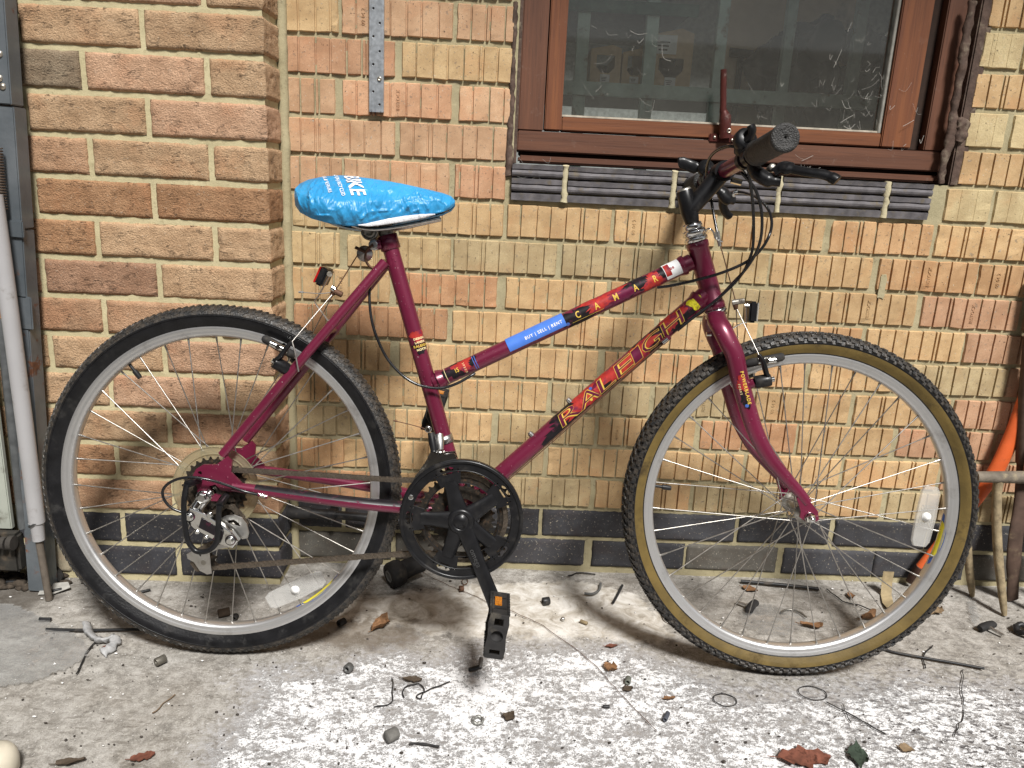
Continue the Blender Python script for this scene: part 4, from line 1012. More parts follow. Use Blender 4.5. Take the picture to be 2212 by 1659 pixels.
# grit: crumbs nobody could count
rg = random.Random(77); mb = MB(); mb2 = MB()
for k in range(900):
    x, y = rg.uniform(-40, 2260), rg.uniform(1240, 1690)**1.0; p = fl(x, y); r = rg.choice((.0006, .0008, .0010, .0013, .0018))*rg.uniform(.7, 1.2)
    (mb if rg.random() < .62 else mb2).sphere((p.x, p.y, r*.4), r, 0, 3, (rg.uniform(.8, 2.2), rg.uniform(.7, 1.6), .7))
tag(mb.build('grit', simple('dark_grit', (.05, .042, .036), .9, var=.6, vs=500), None), 'dark grit crumbs scattered over the floor', 'grit', kind='stuff')
tag(mb2.build('paint_flakes', simple('white_flakes', (.72, .71, .69), .8), None), 'white paint flakes scattered over the floor', 'paint flakes', kind='stuff')

# ------------------------------------------------------------------ black pipe clipped to the wall foot
YB = -.034
bpipe = empty('wall_pipe', (0, YB, 0)); tag(bpipe, 'black pipe with couplings fixed low along the wall behind the rear wheel', 'pipe')
q = lambda x, y: wl(x, y, YB) - Vector((0, YB, 0))
mb = MB(); mb.tube([q(724, 1112), q(800, 1119), q(900, 1130), q(1100, 1142)], .0098, 14); mb.build('pipe_length', M_BLACK, bpipe)
mb = MB(); mb.tube([q(623, 1107), q(632, 1107), q(668, 1108), q(672, 1108.5)], [.014, .0145, .014, .012], 16); mb.build('coupling', M_RUB, bpipe)
mb = MB(); mb.tube([q(671, 1108), q(690, 1110), q(712, 1111)], [.0115, .0105, .0115], 14); mb.build('pipe_neck', M_BLACK, bpipe)
mb = MB(); mb.tube([q(711, 1111), q(726, 1112.5)], [.0135, .0135], 16); a = q(717, 1111); mb.box((a.x, .016, a.z), (.016, .036, .012)); mb.tube([a+Vector((0, -.004, -.008)), a+Vector((0, -.004, -.018))], .005, 8); mb.build('pipe_clip', M_BLACK, bpipe)
mb = MB(); a = q(626, 1107); mb.tube([a, a+Vector((.001, -.003, -.020))], .0045, 8); mb.build('drain_screw', M_BLACK, bpipe)

# ------------------------------------------------------------------ tools at the right edge
M_OLD = simple('weathered_grey_iron', (.17, .145, .115), .8, .2, 0, .35, 40, (.36, .30, .20), .4, 30, .0008, 200)
M_SOIL = simple('soil_caked_iron', (.26, .205, .125), .9, 0, 0, .35, 50, (.12, .09, .06), .4, 40, .0012, 160)
fk_o = fl(2170, 1330); fork_t = empty('garden_fork', fk_o); tag(fork_t, 'old iron garden fork with soil on its tines standing by the front wheel', 'garden fork')
FY = fk_o.y
def ft(x, y, d): return wl(x, y, FY+d) - fk_o
cb0, cb1 = ft(2108, 1030, .055), ft(2330, 1036, .055)
mb = MB(); mb.tube([cb0, (cb0+cb1)/2+Vector((0, .0, .002)), cb1], [(.012, .012), (.014, .014), (.013, .013)], 12); mb.build('crossbar', M_OLD, fork_t)
for (x0, y0, x1, y1, dd) in ((2094, 1036, 2100, 1288, .045), (2160, 1036, 2170, 1328, .0), (2246, 1038, 2256, 1340, .0), (2316, 1038, 2330, 1345, .0)):
    a = ft(x0, y0, .055); b = ft(x1, y1, 0) if dd == 0 else fl(x1, y1) - fk_o
    b.z = .001
    mid = (a+b)/2 + Vector((-.004, .010, 0))
    mb = MB(); mb.tube(smooth_path([a+Vector((0, 0, .006)), a+Vector((0, 0, -.03)), mid, b], 6), [(.0115, .010)]*6+[(.0115, .0095)]*8+[(.0105, .009), (.0100, .0085), (.0095, .008), (.008, .007), (.006, .005)], 10); mb.build('tine', M_SOIL, fork_t)
a = ft(2222, 1032, .055); mb = MB(); mb.tube([a, a+Vector((.01, .02, .10)), a+Vector((.02, .045, .32)), a+Vector((.03, .06, .62))], [.012, .016, .017, .017], 14); mb.build('shaft', simple('grey_wood_shaft', (.16, .12, .09), .8), fork_t)
# orange tool leaning on the wall
M_OR = simple('orange_plastic', (.62, .115, .03), .5, 0, .1, .15, 20, (.20, .07, .03), .4, 25)
oy = lambda x, y, d=-.03: wl(x, y, d)
o0 = fl(1962, 1268); ot = empty('orange_tool', o0); tag(ot, 'orange plastic tool with dark tip leaning behind the front tyre', 'tool')
b0 = fl(1962, 1266) + Vector((0, 0, .012))
P = [b0, b0+(oy(1990, 1222)-b0)*.9, oy(2040, 1160), oy(2092, 1098), oy(2140, 1035), oy(2172, 975), oy(2205, 890), oy(2235, 800)]
mb = MB(); mb.tube([p-o0 for p in smooth_path(P[1:], 5)], [(.011, .009)]*6+[(.013, .010)]*4+[(.016, .011)]*6+[(.018, .012)]*6+[(.017, .012)]*9, 14, True, 0, (1, 0, .8)); mb.build('handle', M_OR, ot)
mb = MB(); mb.tube([P[0]-o0, (P[0]*.5+P[1]*.5)-o0, P[1]-o0 + Vector((.002, 0, .003))], [(.008, .008), (.013, .011), (.0148, .0112)], 12); mb.build('tip', simple('dark_worn_tip', (.075, .04, .03), .8), ot)
# dark wooden shaft with a blade at the picture edge
o0 = fl(2196, 1300); ds = empty('spade', o0); tag(ds, 'dark brown spade standing behind the garden fork at the wall', 'spade')
P = [fl(2186, 1298)+Vector((0, 0, .004)), wl(2192, 1180, -.075), wl(2206, 1080, -.06), wl(2212, 990, -.045)]
mb = MB(); mb.tube([p-o0 for p in smooth_path(P, 6)], [(.014, .005)]*4+[(.017, .006)]*6+[(.016, .008)]*5+[(.014, .012)]*4, 12, True, 0, (1, 0, 0)); mb.build('blade', simple('dark_rusty_iron', (.085, .055, .042), .8, .2, 0, .4, 30, (.20, .15, .10), .3), ds)
P = [wl(2211, 1000, -.047), wl(2214, 900, -.04), wl(2226, 760, -.03), wl(2245, 600, -.022)]
mb = MB(); mb.tube([p-o0 for p in smooth_path(P, 5)], .0155, 14); mb.build('shaft', simple('dark_wood', (.085, .055, .04), .75), ds)
ring('tin_lid', 'black round lid with a pale rim beside the brake block', 'lid', 2216, 1368, .020, .006, M_BLACK)
# cream tub at the lower left corner
p = fl(-6, 1672); r0 = .030
mb = MB(); mb.lathe((0, 0, 0), (0, 0, 1), [(.0001, 0), (r0*.85, 0), (r0*.97, .005), (r0, .020), (r0*.95, .030), (r0*.80, .038), (r0*.5, .043), (.0001, .045)], 40)
tag(mb.build('plastic_tub', simple('cream_plastic', (.55, .50, .40), .4, var=.05), None, (p.x, p.y, .001)), 'small cream plastic tub at the very corner of the floor', 'tub')

# ------------------------------------------------------------------ added out of view to cut sky light: eaves, facing wall, side fence
ev = empty('added_eaves', (0, 0, 2.3)); tag(ev, 'added brown eaves board, out of view, blocking sky above the brick wall', 'eaves')
M_EAVE = simple('added_eaves_brown', (.10, .07, .05), .7)
mb = MB(); mb.box((0, -.30, .06), (5.2, .86, .03)); mb.build('added_soffit', M_EAVE, ev); mb = MB(); mb.box((0, -.745, .12), (5.2, .03, .18)); mb.build('added_fascia', M_EAVE, ev); mb = MB(); mb.box((0, .15, -.18), (5.2, .25, .45)); mb.build('wall_top', M_MORTAR, ev)
mb = MB()
for k in range(18): mb.box((0, -3.7, .05+.1*k), (9, .20, .092), None, 0, .004)
tag(mb.build('added_facing_wall', simple('added_wall_dark', (.22, .18, .15), .9, var=.4, vs=6), None), 'added dark wall behind the view that cuts sky light on the bicycle', 'garden wall')
mb = MB()
for k in range(24): mb.box((-1.95, -.45-.12*k, 1.0), (.022, .112, 2.0), None, 0, .003)
tag(mb.build('added_side_fence', simple('added_fence_dark', (.09, .07, .055), .85, var=.4, vs=8), None), 'added dark board fence out of view that darkens the left side', 'fence')
# ------------------------------------------------------------------ the bicycle
BO = Vector((-.492465, -.354278, 0))
Bd = Vector((1.048042, -.010522, 0)).normalized()
Bup = (Vector((0, 0, 1))*math.cos(.121) + Vector((-Bd.y, Bd.x, 0))*math.sin(.121)).normalized()
Bax = Bd.cross(Bup).normalized()                                  # towards the camera
BM = Matrix.Identity(4)
for i in range(3): BM[i][0] = Bd[i]; BM[i][1] = -Bax[i]; BM[i][2] = Bup[i]; BM[i][3] = BO[i]
BMI = BM.inverted()
def pick(MI, x, y, v):
    o = MI @ CAM_POS; d = MI.to_3x3() @ ray(x, y); return o + d*((-v-o.y)/d.y)
def bp(x, y, v=0.0): return pick(BMI, x, y, v)
HT, HB = bp(1505, 522.6), bp(1543.5, 666.4); hax = (HT-HB).normalized()
SM = Matrix.Translation(HB) @ Matrix.Rotation(-.030, 4, hax) @ Matrix.Translation(-HB)
FMI = (BM @ SM).inverted()
def fp(x, y, v=0.0): return pick(FMI, x, y, v)                     # steered front end
bike = empty('bicycle', (0, 0, 0)); bike.matrix_world = BM
tag(bike, 'maroon mountain bicycle with a blue saddle cover leaning against the brick wall', 'bicycle')
CL = BMI @ CAM_POS

t = NT('maroon_metallic_paint'); v = t.coord()
fl_ = t.noise(v, 2600, 2); base = t.ramp(t.noise(v, 9, 4), [(.3, (.120, .009, .031)), (.7, (.172, .015, .047))])
base = t.mix(t.math('MULTIPLY', t.step(fl_, .62, .72), .35), base, (.34, .07, .15))
dirt = t.step(t.noise(v, 34, 7, .7), .63, .78); base = t.mix(t.math('MULTIPLY', dirt, .30), base, (.16, .085, .085))
scr = t.step(t.noise(v, 260, 3), .715, .735); base = t.mix(scr, base, (.60, .50, .50))
t.col(base); t.set(Metallic=.25, Coat_Weight=.55, Coat_Roughness=.16); t.rough(t.math('ADD', .33, t.math('MULTIPLY', dirt, .3)))
dr = t.step(t.voro(v, 120), .22, .10); gate = t.step(t.noise(v, 45, 2), .52, .6); t.bump(t.math('MULTIPLY', dr, gate), .0010, .8)
M_PAINT = t.m
M_BLK = simple('satin_black', (.009, .009, .010), .34, 0, .05, .3, 60, (.030, .027, .024), .3, 22)
M_CHROME = simple('chrome', (.72, .72, .70), .14, 1.0, 0, .12, 60, (.30, .26, .22), .2, 45)
M_ALU = simple('aluminium', (.60, .59, .57), .34, 1.0, 0, .12, 60, (.25, .23, .20), .25, 30)
M_DALU = simple('dirty_aluminium', (.40, .38, .34), .42, .85, 0, .3, 60, (.10, .08, .06), .45, 50)
M_GREASE = simple('greasy_steel', (.036, .030, .024), .5, .6, 0, .5, 200, (.13, .075, .04), .4, 130)
M_YEL = simple('yellow_print', (.62, .42, .07), .45, var=.06); M_CRM = simple('cream_print', (.80, .66, .36), .45, var=.06)
M_RED = simple('red_print', (.36, .03, .024), .4, var=.3, vs=120, dirt=(.125, .011, .042), dirt_amt=.55, ds=70); M_KPRT = simple('black_print', (.012, .010, .012), .35, dirt=(.11, .010, .038), dirt_amt=.35, ds=70)
M_MAR = simple('maroon_print', (.125, .011, .042), .4, .2, .3); M_WPRT = simple('white_print', (.80, .80, .80), .45, var=.04); M_BPRT = simple('blue_print', (.06, .13, .42), .45)
M_STK = simple('blue_sticker', (.07, .19, .62), .42, 0, .1, .08)
M_HOUS = simple('black_cable_housing', (.012, .012, .013), .25, 0, .3, .2)
M_WIRE = simple('steel_cable', (.42, .40, .37), .35, .9, 0, .2)
M_LENS = simple('clear_reflector_plastic', (.72, .72, .70), .25, 0, .3, .08)
M_LENS.node_tree.nodes['Principled BSDF'].inputs['Transmission Weight'].default_value = .35
t = NT('reflector_prisms'); v = t.coord(); w1 = t.voro(v, 420); t.col((.72, .72, .70)); t.rough(.18); t.set(Transmission_Weight=.3, Coat_Weight=.3, Alpha=.40); t.bump(w1, .0003); M_LENS = t.m

def lay(me, A, B, r, s, phi=0.0, off=.0004, name='decal', mat=None, parent=None, rot90=False, steps=.0022, pre=None, pivot=None, taper=0.0, post=None):
    """lay a flat mesh (x along the tube, y round it) on the side of the tube A->B that faces the camera"""
    A = Vector(A); B = Vector(B); e = (B-A).normalized(); P = A + e*s
    C_ = (pre.inverted() @ CL) if pre else CL
    n = (C_-P); n = (n - e*n.dot(e)).normalized(); tdir = n.cross(e)
    bm = bmesh.new(); bm.from_mesh(me)
    if rot90:
        for q in bm.verts: q.co = Vector((q.co.y, -q.co.x, q.co.z))
    ys = [q.co.y for q in bm.verts]
    y = min(ys)+steps
    while y < max(ys):
        bmesh.ops.bisect_plane(bm, geom=bm.verts[:]+bm.edges[:]+bm.faces[:], plane_co=(0, y, 0), plane_no=(0, 1, 0)); y += steps
    for q in bm.verts:
        rr = r + taper*(q.co.x)
        a = q.co.y/rr + phi; q.co = A + e*(s+q.co.x) + (n*math.cos(a) + tdir*math.sin(a))*(rr+off)
        if pre: q.co = pre @ q.co
    m2 = bpy.data.meshes.new(name); bm.to_mesh(m2); bm.free()
    return put(name, m2, mat, parent)
def rect(w, h, n=8):
    mb = MB(); vs = [(-w/2+w*i/n, s*h/2, 0) for i in range(n+1) for s in (-1, 1)]; mb.add(vs, [(2*i, 2*i+2, 2*i+3, 2*i+1) for i in range(n)], 0, True); return mb.mesh('rect')
def splash(w, h, seed, n=54, jag=.45):
    rr = random.Random(seed); pts = []
    for k in range(n):
        a = 2*PI*k/n; q = 1 + jag*(rr.random()-.6) + .25*math.sin(3*a+seed); pts.append((w/2*q*math.cos(a), h/2*q*math.sin(a)))
    return plate_mesh([pts], 0)
def along(A, B, p): e = (Vector(B)-Vector(A)).normalized(); return (Vector(p)-Vector(A)).dot(e)
def scaled(me, sx, sy):
    for q in me.vertices: q.co.x *= sx; q.co.y *= sy
    return me

# ---- frame
ST0, ST1 = bp(835, 500), None
BB = bp(997, 1119, .065); BB.y = 0; RH = Vector((0, 0, .3236))
ST0 = bp(836, 508.6); TT0, TT1 = bp(937, 826), bp(1493, 566); DT1 = bp(1524, 636); DT0 = BB
fr = MB()
fr.tube([ST0, BB], .0143, 24)
fr.lathe(ST0, (BB-ST0), [(.0143, -.0005), (.0175, 0), (.0178, .024), (.0150, .026)], 24)
fr.tube([TT0, TT1], .0148, 24); fr.tube([DT0, DT1], .0160, 24)
hd = (HT-HB).normalized()
fr.lathe(HB, hd, [(.0185, .0), (.0195, .001), (.0195, .010), (.0180, .012), (.0180, (HT-HB).length-.012), (.0195, (HT-HB).length-.010), (.0195, (HT-HB).length-.001), (.0185, (HT-HB).length)], 32)
for (a, b, r) in ((TT1, TT0, .0148), (DT1, DT0, .0160)):      # weld collars at the head tube
    e = (b-a).normalized(); fr.lathe(a, e, [(r*1.22, .013), (r*1.2, .017), (r*1.1, .021), (r, .026)], 24)
e = (TT1-TT0).normalized(); fr.lathe(TT0, e, [(.019, .010), (.0175, .016), (.0148, .022)], 24)
fr.tube([BB+Vector((0, -.036, 0)), BB+Vector((0, .036, 0))], .0205, 24)
RS0, RS1 = bp(832, 566, .014), bp(480, 983, .062)               # right seat stay
LS0 = Vector((RS0.x, .014, RS0.z)); LS1 = Vector((RS1.x, .062, RS1.z))
def stay(a, b, r0, r1, bend): 
    m = a.lerp(b, .45) + Vector((0, bend, 0)); fr.tube(smooth_path([a, m, b], 8), [r0+(r1-r0)*k/16 for k in range(17)], 16)
stay(RS0, RS1, .0092, .0078, -.008); stay(LS0, LS1, .0092, .0078, .008)
RC0, RC1 = BB+Vector((-.012, -.022, -.002)), bp(503, 1051, .062)
LC0, LC1 = BB+Vector((-.012, .022, -.002)), Vector((RC1.x, .062, RC1.z))
stay(RC0, RC1, .0122, .0085, -.016); stay(LC0, LC1, .0122, .0085, .016)
br0 = RS0.lerp(RS1, .36); fr.tube([br0+Vector((0, -.012, 0)), Vector((br0.x, -br0.y+.012, br0.z))], .006, 12)
cb0 = RC0.lerp(RC1, .16); fr.tube([Vector((cb0.x, -.03, cb0.z)), Vector((cb0.x, .03, cb0.z))], .0065, 12)
# dropouts
dq = [(425, 1012), (440, 1003), (468, 1003), (492, 985), (502, 996), (500, 1020), (522, 1042), (528, 1056), (500, 1062), (478, 1058), (466, 1046), (452, 1050), (462, 1066), (478, 1070), (470, 1082), (440, 1080), (428, 1062), (424, 1040), (416, 1030)]
pts = [bp(x, y, .064) for x, y in dq]; me = plate_mesh([[(p.x, p.z) for p in pts], circle(.0035, 12, (bp(433, 1021, .064).x, bp(433, 1021, .064).z))], .005)
RX = Matrix.Rotation(PI/2, 4, 'X')
for vv in (.064, -.064): fr.mesh_add(me, Matrix.Translation((0, -vv, 0)) @ RX)
# cable stops, brake bosses
for (x, y) in ((432, 357),): pass
sb = bp(603, 783, .032); st_ax = Vector((0, 0, 0))
frame = fr.build('frame', M_PAINT, bike)
for (x, y) in ((1276.5, 918), (1170.5, 964)):
    a = bp(x, y, 0); e = (DT1-DT0).normalized(); nn = Vector((-e.z, 0, e.x)); s = along(DT0, DT1, a); q = DT0+e*s
    mb = MB(); mb.tube([q+nn*.014, q+nn*.021], .0052, 10); mb.tube([q+nn*.021, q+nn*.024], .0042, 10); mb.build('bottle_bolt', M_ALU, frame)
# ---- decals
DL = (DT1-DT0).length
for (x, y, w, h, ph, sd, m) in ((1238, 905, .12, .042, -.2, 3, M_KPRT), (1262, 868, .085, .034, .1, 4, M_RED), (1320, 830, .06, .030, -.5, 5, M_KPRT), (1368, 790, .13, .040, -.1, 6, M_RED), (1415, 730, .10, .044, .3, 7, M_KPRT), (1455, 700, .055, .030, .5, 8, M_RED), (1470, 690, .05, .026, -.3, 15, M_KPRT), (1330, 838, .05, .02, .6, 21, M_RED)):
    lay(splash(w, h, sd), DT0, DT1, .0160, along(DT0, DT1, bp(x, y)), ph, .00025 if m is M_KPRT else .0004, 'decal', m, frame)
for ch, x, y, w in (('R', 1232, 893, .046), ('A', 1273, 858, .046), ('L', 1311, 826, .036), ('E', 1345, 789, .038), ('I', 1371, 763, .020), ('G', 1401, 733, .044), ('H', 1449, 698, .046)):
    s = along(DT0, DT1, bp(x, y))
    for off, o_, m in ((.0004, .0006, M_YEL), (-.0004, .0009, M_MAR)):
        me = text_mesh(ch, .030, 0, off); xs = [q.co.x for q in me.vertices]; ys = [q.co.y for q in me.vertices]
        cx, cy = (max(xs)+min(xs))/2, (max(ys)+min(ys))/2; W_, H_ = (w, .0245) if m is M_YEL else (w-.0022, .0223)
        for q in me.vertices: q.co.x = (q.co.x-cx)*W_/(max(xs)-min(xs)); q.co.y = (q.co.y-cy)*H_/(max(ys)-min(ys)); q.co.x += q.co.y*.35
        lay(me, DT0, DT1, .0160, s, .02, o_, 'lettering', m, frame)
for (x, y, w, h, ph, sd, m) in ((1250, 682, .09, .036, -.1, 31, M_KPRT), (1300, 655, .085, .030, .55, 32, M_RED), (1340, 640, .05, .030, -.2, 33, M_MAR), (1375, 617, .085, .034, .35, 34, M_KPRT), (1405, 602, .04, .03, -.2, 35, M_RED), (985, 805, .055, .030, .3, 36, M_KPRT), (1003, 795, .036, .024, .5, 37, M_RED), (1025, 792, .02, .02, .6, 38, M_KPRT), (1440, 585, .045, .03, .5, 41, M_KPRT)):
    lay(splash(w, h, sd), TT0, TT1, .0148, along(TT0, TT1, bp(x, y)), ph, .00025 if m is M_KPRT else .0004, 'decal', m, frame)
for ch, x, y in (('C', 1247, 680), ('A', 1287, 660), ('M', 1327, 640), ('A', 1370, 621), ('R', 1411, 601)):
    me = scaled(text_mesh(ch, .0165, 0, .0003), .75, 1.0); lay(me, TT0, TT1, .0148, along(TT0, TT1, bp(x, y)), .0, .0007, 'lettering', M_YEL, frame)
lay(scaled(text_mesh('15', .0105, 0, .0002), .8, 1), TT0, TT1, .0148, along(TT0, TT1, bp(989, 801)), .12, .0007, 'lettering', M_YEL, frame)
lay(text_mesh('S P E E D', .0052), TT0, TT1, .0148, along(TT0, TT1, bp(1007, 797)), .0, .0007, 'lettering', M_CRM, frame, True)
lay(rect(.0008, .034), TT0, TT1, .0148, along(TT0, TT1, bp(966, 812)), 0, .0007, 'decal', M_CRM, frame)
for dx in (0, .004): lay(rect(.0012, .026), TT0, TT1, .0148, along(TT0, TT1, bp(1028, 789))+dx, .1, .0007, 'decal', M_BPRT, frame)
lay(rect(.06, .0007), TT0, TT1, .0148, along(TT0, TT1, bp(1270, 684)), -.62, .0007, 'decal', M_YEL, frame); lay(plate_mesh([circle(.0032, 14)], 0), TT0, TT1, .0148, along(TT0, TT1, bp(1228, 704)), -.5, .0008, 'decal', M_BPRT, frame)
sm_ = (along(TT0, TT1, bp(1099, 752))+along(TT0, TT1, bp(1219, 692)))/2; sw_ = along(TT0, TT1, bp(1219, 692))-along(TT0, TT1, bp(1099, 752))
stk = lay(rect(sw_, .030, 16), TT0, TT1, .0148, sm_, .45, .0010, 'sticker', M_STK, frame); tag(stk, 'bright blue advertising sticker on the top tube')
lay(text_mesh('BUY | SELL | RENT', .0072, 0, .00015, 1.25), TT0, TT1, .0148, sm_+.014, .10, .0014, 'lettering', M_WPRT, stk)
sw2 = along(TT0, TT1, bp(1450, 583)); s2 = lay(rect(.030, .034, 8), TT0, TT1, .0148, sw2, .35, .0010, 'sticker', M_WPRT, frame); tag(s2, 'white and red price sticker near the head tube')
lay(rect(.010, .022, 4), TT0, TT1, .0148, sw2-.009, .35, .0013, 'decal', M_RED, s2); lay(text_mesh('S', .010, 0, .0004), TT0, TT1, .0148, sw2-.001, .3, .0014, 'lettering', M_RED, s2, True)
s3 = lay(splash(.026, .022, 51, 40, .15), DT0, DT1, .0160, along(DT0, DT1, bp(1494, 650)), .1, .0009, 'sticker', simple('chipped_yellow', (.62, .56, .02), .5, 0, 0, .3, 300, (.16, .10, .03), .5, 160), frame); tag(s3, 'chipped yellow sticker under the head tube')
lay(plate_mesh([circle(.0030, 14)], 0), DT0, DT1, .0160, along(DT0, DT1, bp(1271, 834)), .6, .0009, 'decal', M_BPRT, frame)
lay(plate_mesh([circle(.0026, 14)], 0), DT0, DT1, .0160, along(DT0, DT1, bp(1278, 863)), -.4, .0009, 'decal', M_YEL, frame)
for (x, y, w, h, sd, m) in ((912, 722, .022, .028, 61, M_RED), (915, 748, .02, .03, 62, M_KPRT)): lay(splash(w, h, sd), BB, ST0, .0143, along(BB, ST0, bp(x, y)), -.35, .0004, 'decal', m, frame)
for k, (tx, sz, m) in enumerate((('DESIGN', .0052, M_CRM), ('LANDR', .0052, M_CRM), ('RALEIGH', .0062, M_YEL), ('NOTTS', .0052, M_CRM))):
    lay(text_mesh(tx, sz, 0, .0002, 1.1), BB, ST0, .0143, along(BB, ST0, bp(913, 728))-.0066*k, -.35, .0008, 'lettering', m, frame, True)
# seat stay lettering, chain stay strip
lay(splash(.045, .014, 71), RS1, RS0, .0088, along(RS1, RS0, bp(795, 622, .02)), .1, .0006, 'decal', M_KPRT, frame)
lay(text_mesh('ENERGISER', .0075, 0, .0003, 1.25), RS1, RS0, .0088, along(RS1, RS0, bp(787, 626, .02)), .1, .0011, 'lettering', M_CRM, frame)
s0, s1 = along(RC0, RC1, bp(862, 1090, .045)), along(RC0, RC1, bp(560, 1058, .06))
# black guard strip lies along the chain stay
mb = MB(); N = 24; 
for k in range(N+1):
    f = .16+.64*k/N; c_ = RC0.lerp(RC1, f); mm = RC0.lerp(RC1, .45)
pth = smooth_path([RC0, RC0.lerp(RC1, .45)+Vector((0, -.016, 0)), RC1], 8); rad = [.0122+(.0085-.0122)*k/16 for k in range(17)]
vs = []; 
for k in range(3, 15):
    T_ = (pth[k+1]-pth[k-1]).normalized(); n_ = (CL-pth[k]); n_ = (n_-T_*n_.dot(T_)).normalized(); u_ = T_.cross(n_); u_ = u_ if u_.z > 0 else -u_
    for a in (.05, .5, .95, 1.4): vs.append(pth[k]+(n_*math.cos(a)+u_*math.sin(a))*(rad[k]+.0006))
mb.add(vs, [(4*i+j, 4*i+j+1, 4*i+5+j, 4*i+4+j) for i in range(11) for j in range(3)]); mb.build('stay_guard', M_KPRT, frame, recalc=False)

# ---- fork (steered)
fk = MB()
legp = [(1546, 676, .003), (1550, 694, .020), (1560, 712, .035), (1574, 740, .043), (1587, 768, .046), (1598, 820, .047), (1612, 870, .048), (1631, 930, .049), (1660, 986, .050), (1699, 1033, .051), (1727, 1064, .052), (1744, 1086, .053)]
R_ = [.0165, .0175, .0175, .0172, .0168, .0163, .0158, .0150, .0135, .0115, .0098, .0085]
leg = [fp(x, y, v_) for x, y, v_ in legp]
path = smooth_path(leg, 5); rr = []
for i in range(len(path)):
    f = i/5; a = min(int(f), len(R_)-2); r = R_[a]+(R_[a+1]-R_[a])*(f-a); rr.append((r, r*.86))
fk.tube(path, rr, 20, True, 0, (1, 0, 0)); fk.tube([Vector((p.x, -p.y, p.z)) for p in path], rr, 20, True, 0, (1, 0, 0))
fk.tube([HB-hax*.030, HB+hax*.006], .0155, 20)
dp = [(1738, 1070), (1752, 1086), (1766, 1104), (1768, 1122), (1757, 1128), (1742, 1128), (1727, 1117), (1729, 1103), (1720, 1075)]
pts = [fp(x, y, .055) for x, y in dp]; me = plate_mesh([[(p.x, p.z) for p in pts]], .005)
for vv in (.055, -.055): fk.mesh_add(me, Matrix.Translation((0, -vv, 0)) @ RX)
ey = [(1672, 1070), (1690, 1062), (1698, 1072), (1688, 1084), (1674, 1080)]
pts = [fp(x, y, -.055) for x, y in ey]; me = plate_mesh([[(p.x, p.z) for p in pts]], .005); 
fork = fk.xf(SM).build('fork', M_PAINT, bike)
LA, LB_ = leg[4], leg[6]
lay(splash(.030, .018, 81), LA, LB_, .0158, along(LA, LB_, fp(1602, 830, .06)), .0, .0006, 'decal', M_RED, fork, pre=SM)
lay(splash(.036, .020, 82), LA, LB_, .0150, along(LA, LB_, fp(1608, 856, .06)), -.1, .0005, 'decal', M_KPRT, fork, pre=SM)
lay(text_mesh('POWERBLADE', .0078, 0, .0002, 1.25), LA, LB_, .0156, along(LA, LB_, fp(1606, 838, .06)), .30, .0012, 'lettering', M_YEL, fork, pre=SM)
lay(text_mesh('FORKS', .0048, 0, .0001, 1.5), LA, LB_, .0156, along(LA, LB_, fp(1602, 840, .06)), -.28, .0012, 'lettering', M_CRM, fork, pre=SM)
lay(plate_mesh([circle(.0030, 14)], 0), LA, LB_, .0150, along(LA, LB_, fp(1612, 876, .06)), -.0, .0012, 'decal', M_BPRT, fork, pre=SM)
# headset
hs_ = MB(); hs_.lathe(HT, hax, [(.0188, .0005), (.0200, .001), (.0205, .006), (.0190, .009), (.0175, .0095), (.0175, .012), (.0200, .0125), (.0205, .018), (.0195, .021), (.0165, .022), (.0165, .025), (.0172, .026), (.0160, .033), (.0130, .034)], 28); hs_.build('headset', M_CHROME, bike)
hs_ = MB(); hs_.lathe(HB, -hax, [(.0188, .0005), (.0205, .001), (.0208, .006), (.0185, .008), (.0185, .010), (.0200, .011), (.0200, .014), (.017, .0145)], 28); hs_.build('headset', M_CHROME, bike)

# ---- wheels
def tread_mat(name, c1, c2):
    t = NT(name); v = t.coord(); n = t.noise(v, 90, 6, .7); t.col(t.ramp(n, [(.42, c1), (.66, c2)])); t.rough(t.ramp(t.noise(v, 200, 4), [(.35, (.30, .30, .30)), (.7, (.85, .85, .85))])); t.bump(t.noise(v, 330, 4), .0012); return t.m
M_TREAD = tread_mat('muddy_black_tread', (.012, .012, .012), (.060, .048, .036)); M_TYRE = simple('black_tyre_wall', (.009, .009, .010), .34, 0, 0, .4, 40, (.022, .021, .020), .35, 30, .0004, 300)
M_TAN = simple('tan_tyre_wall', (.120, .082, .024), .6, 0, 0, .3, 20, (.050, .034, .014), .45, 18, .0005, 260)
t = NT('brushed_rim'); v = t.coord(); vl = t.n('ShaderNodeVectorMath'); vl.operation = 'LENGTH'; vm = t.mapped(v, (1, .0001, 1)); t.l(vm, vl.inputs[0])
cv = t.n('ShaderNodeCombineXYZ'); t.l(vl.outputs['Value'], cv.inputs[0]); ln = t.noise(cv.outputs[0], 1500, 3)
t.col(t.mix(t.math('MULTIPLY', t.step(t.noise(v, 24, 6, .7), .52, .75), .5), t.ramp(ln, [(.3, (.55, .55, .55)), (.7, (.78, .78, .78))]), (.27, .255, .235))); t.set(Metallic=.88); t.rough(t.math('ADD', t.math('MULTIPLY', ln, .2), .28)); t.bump(ln, .0002); M_RIM = t.m
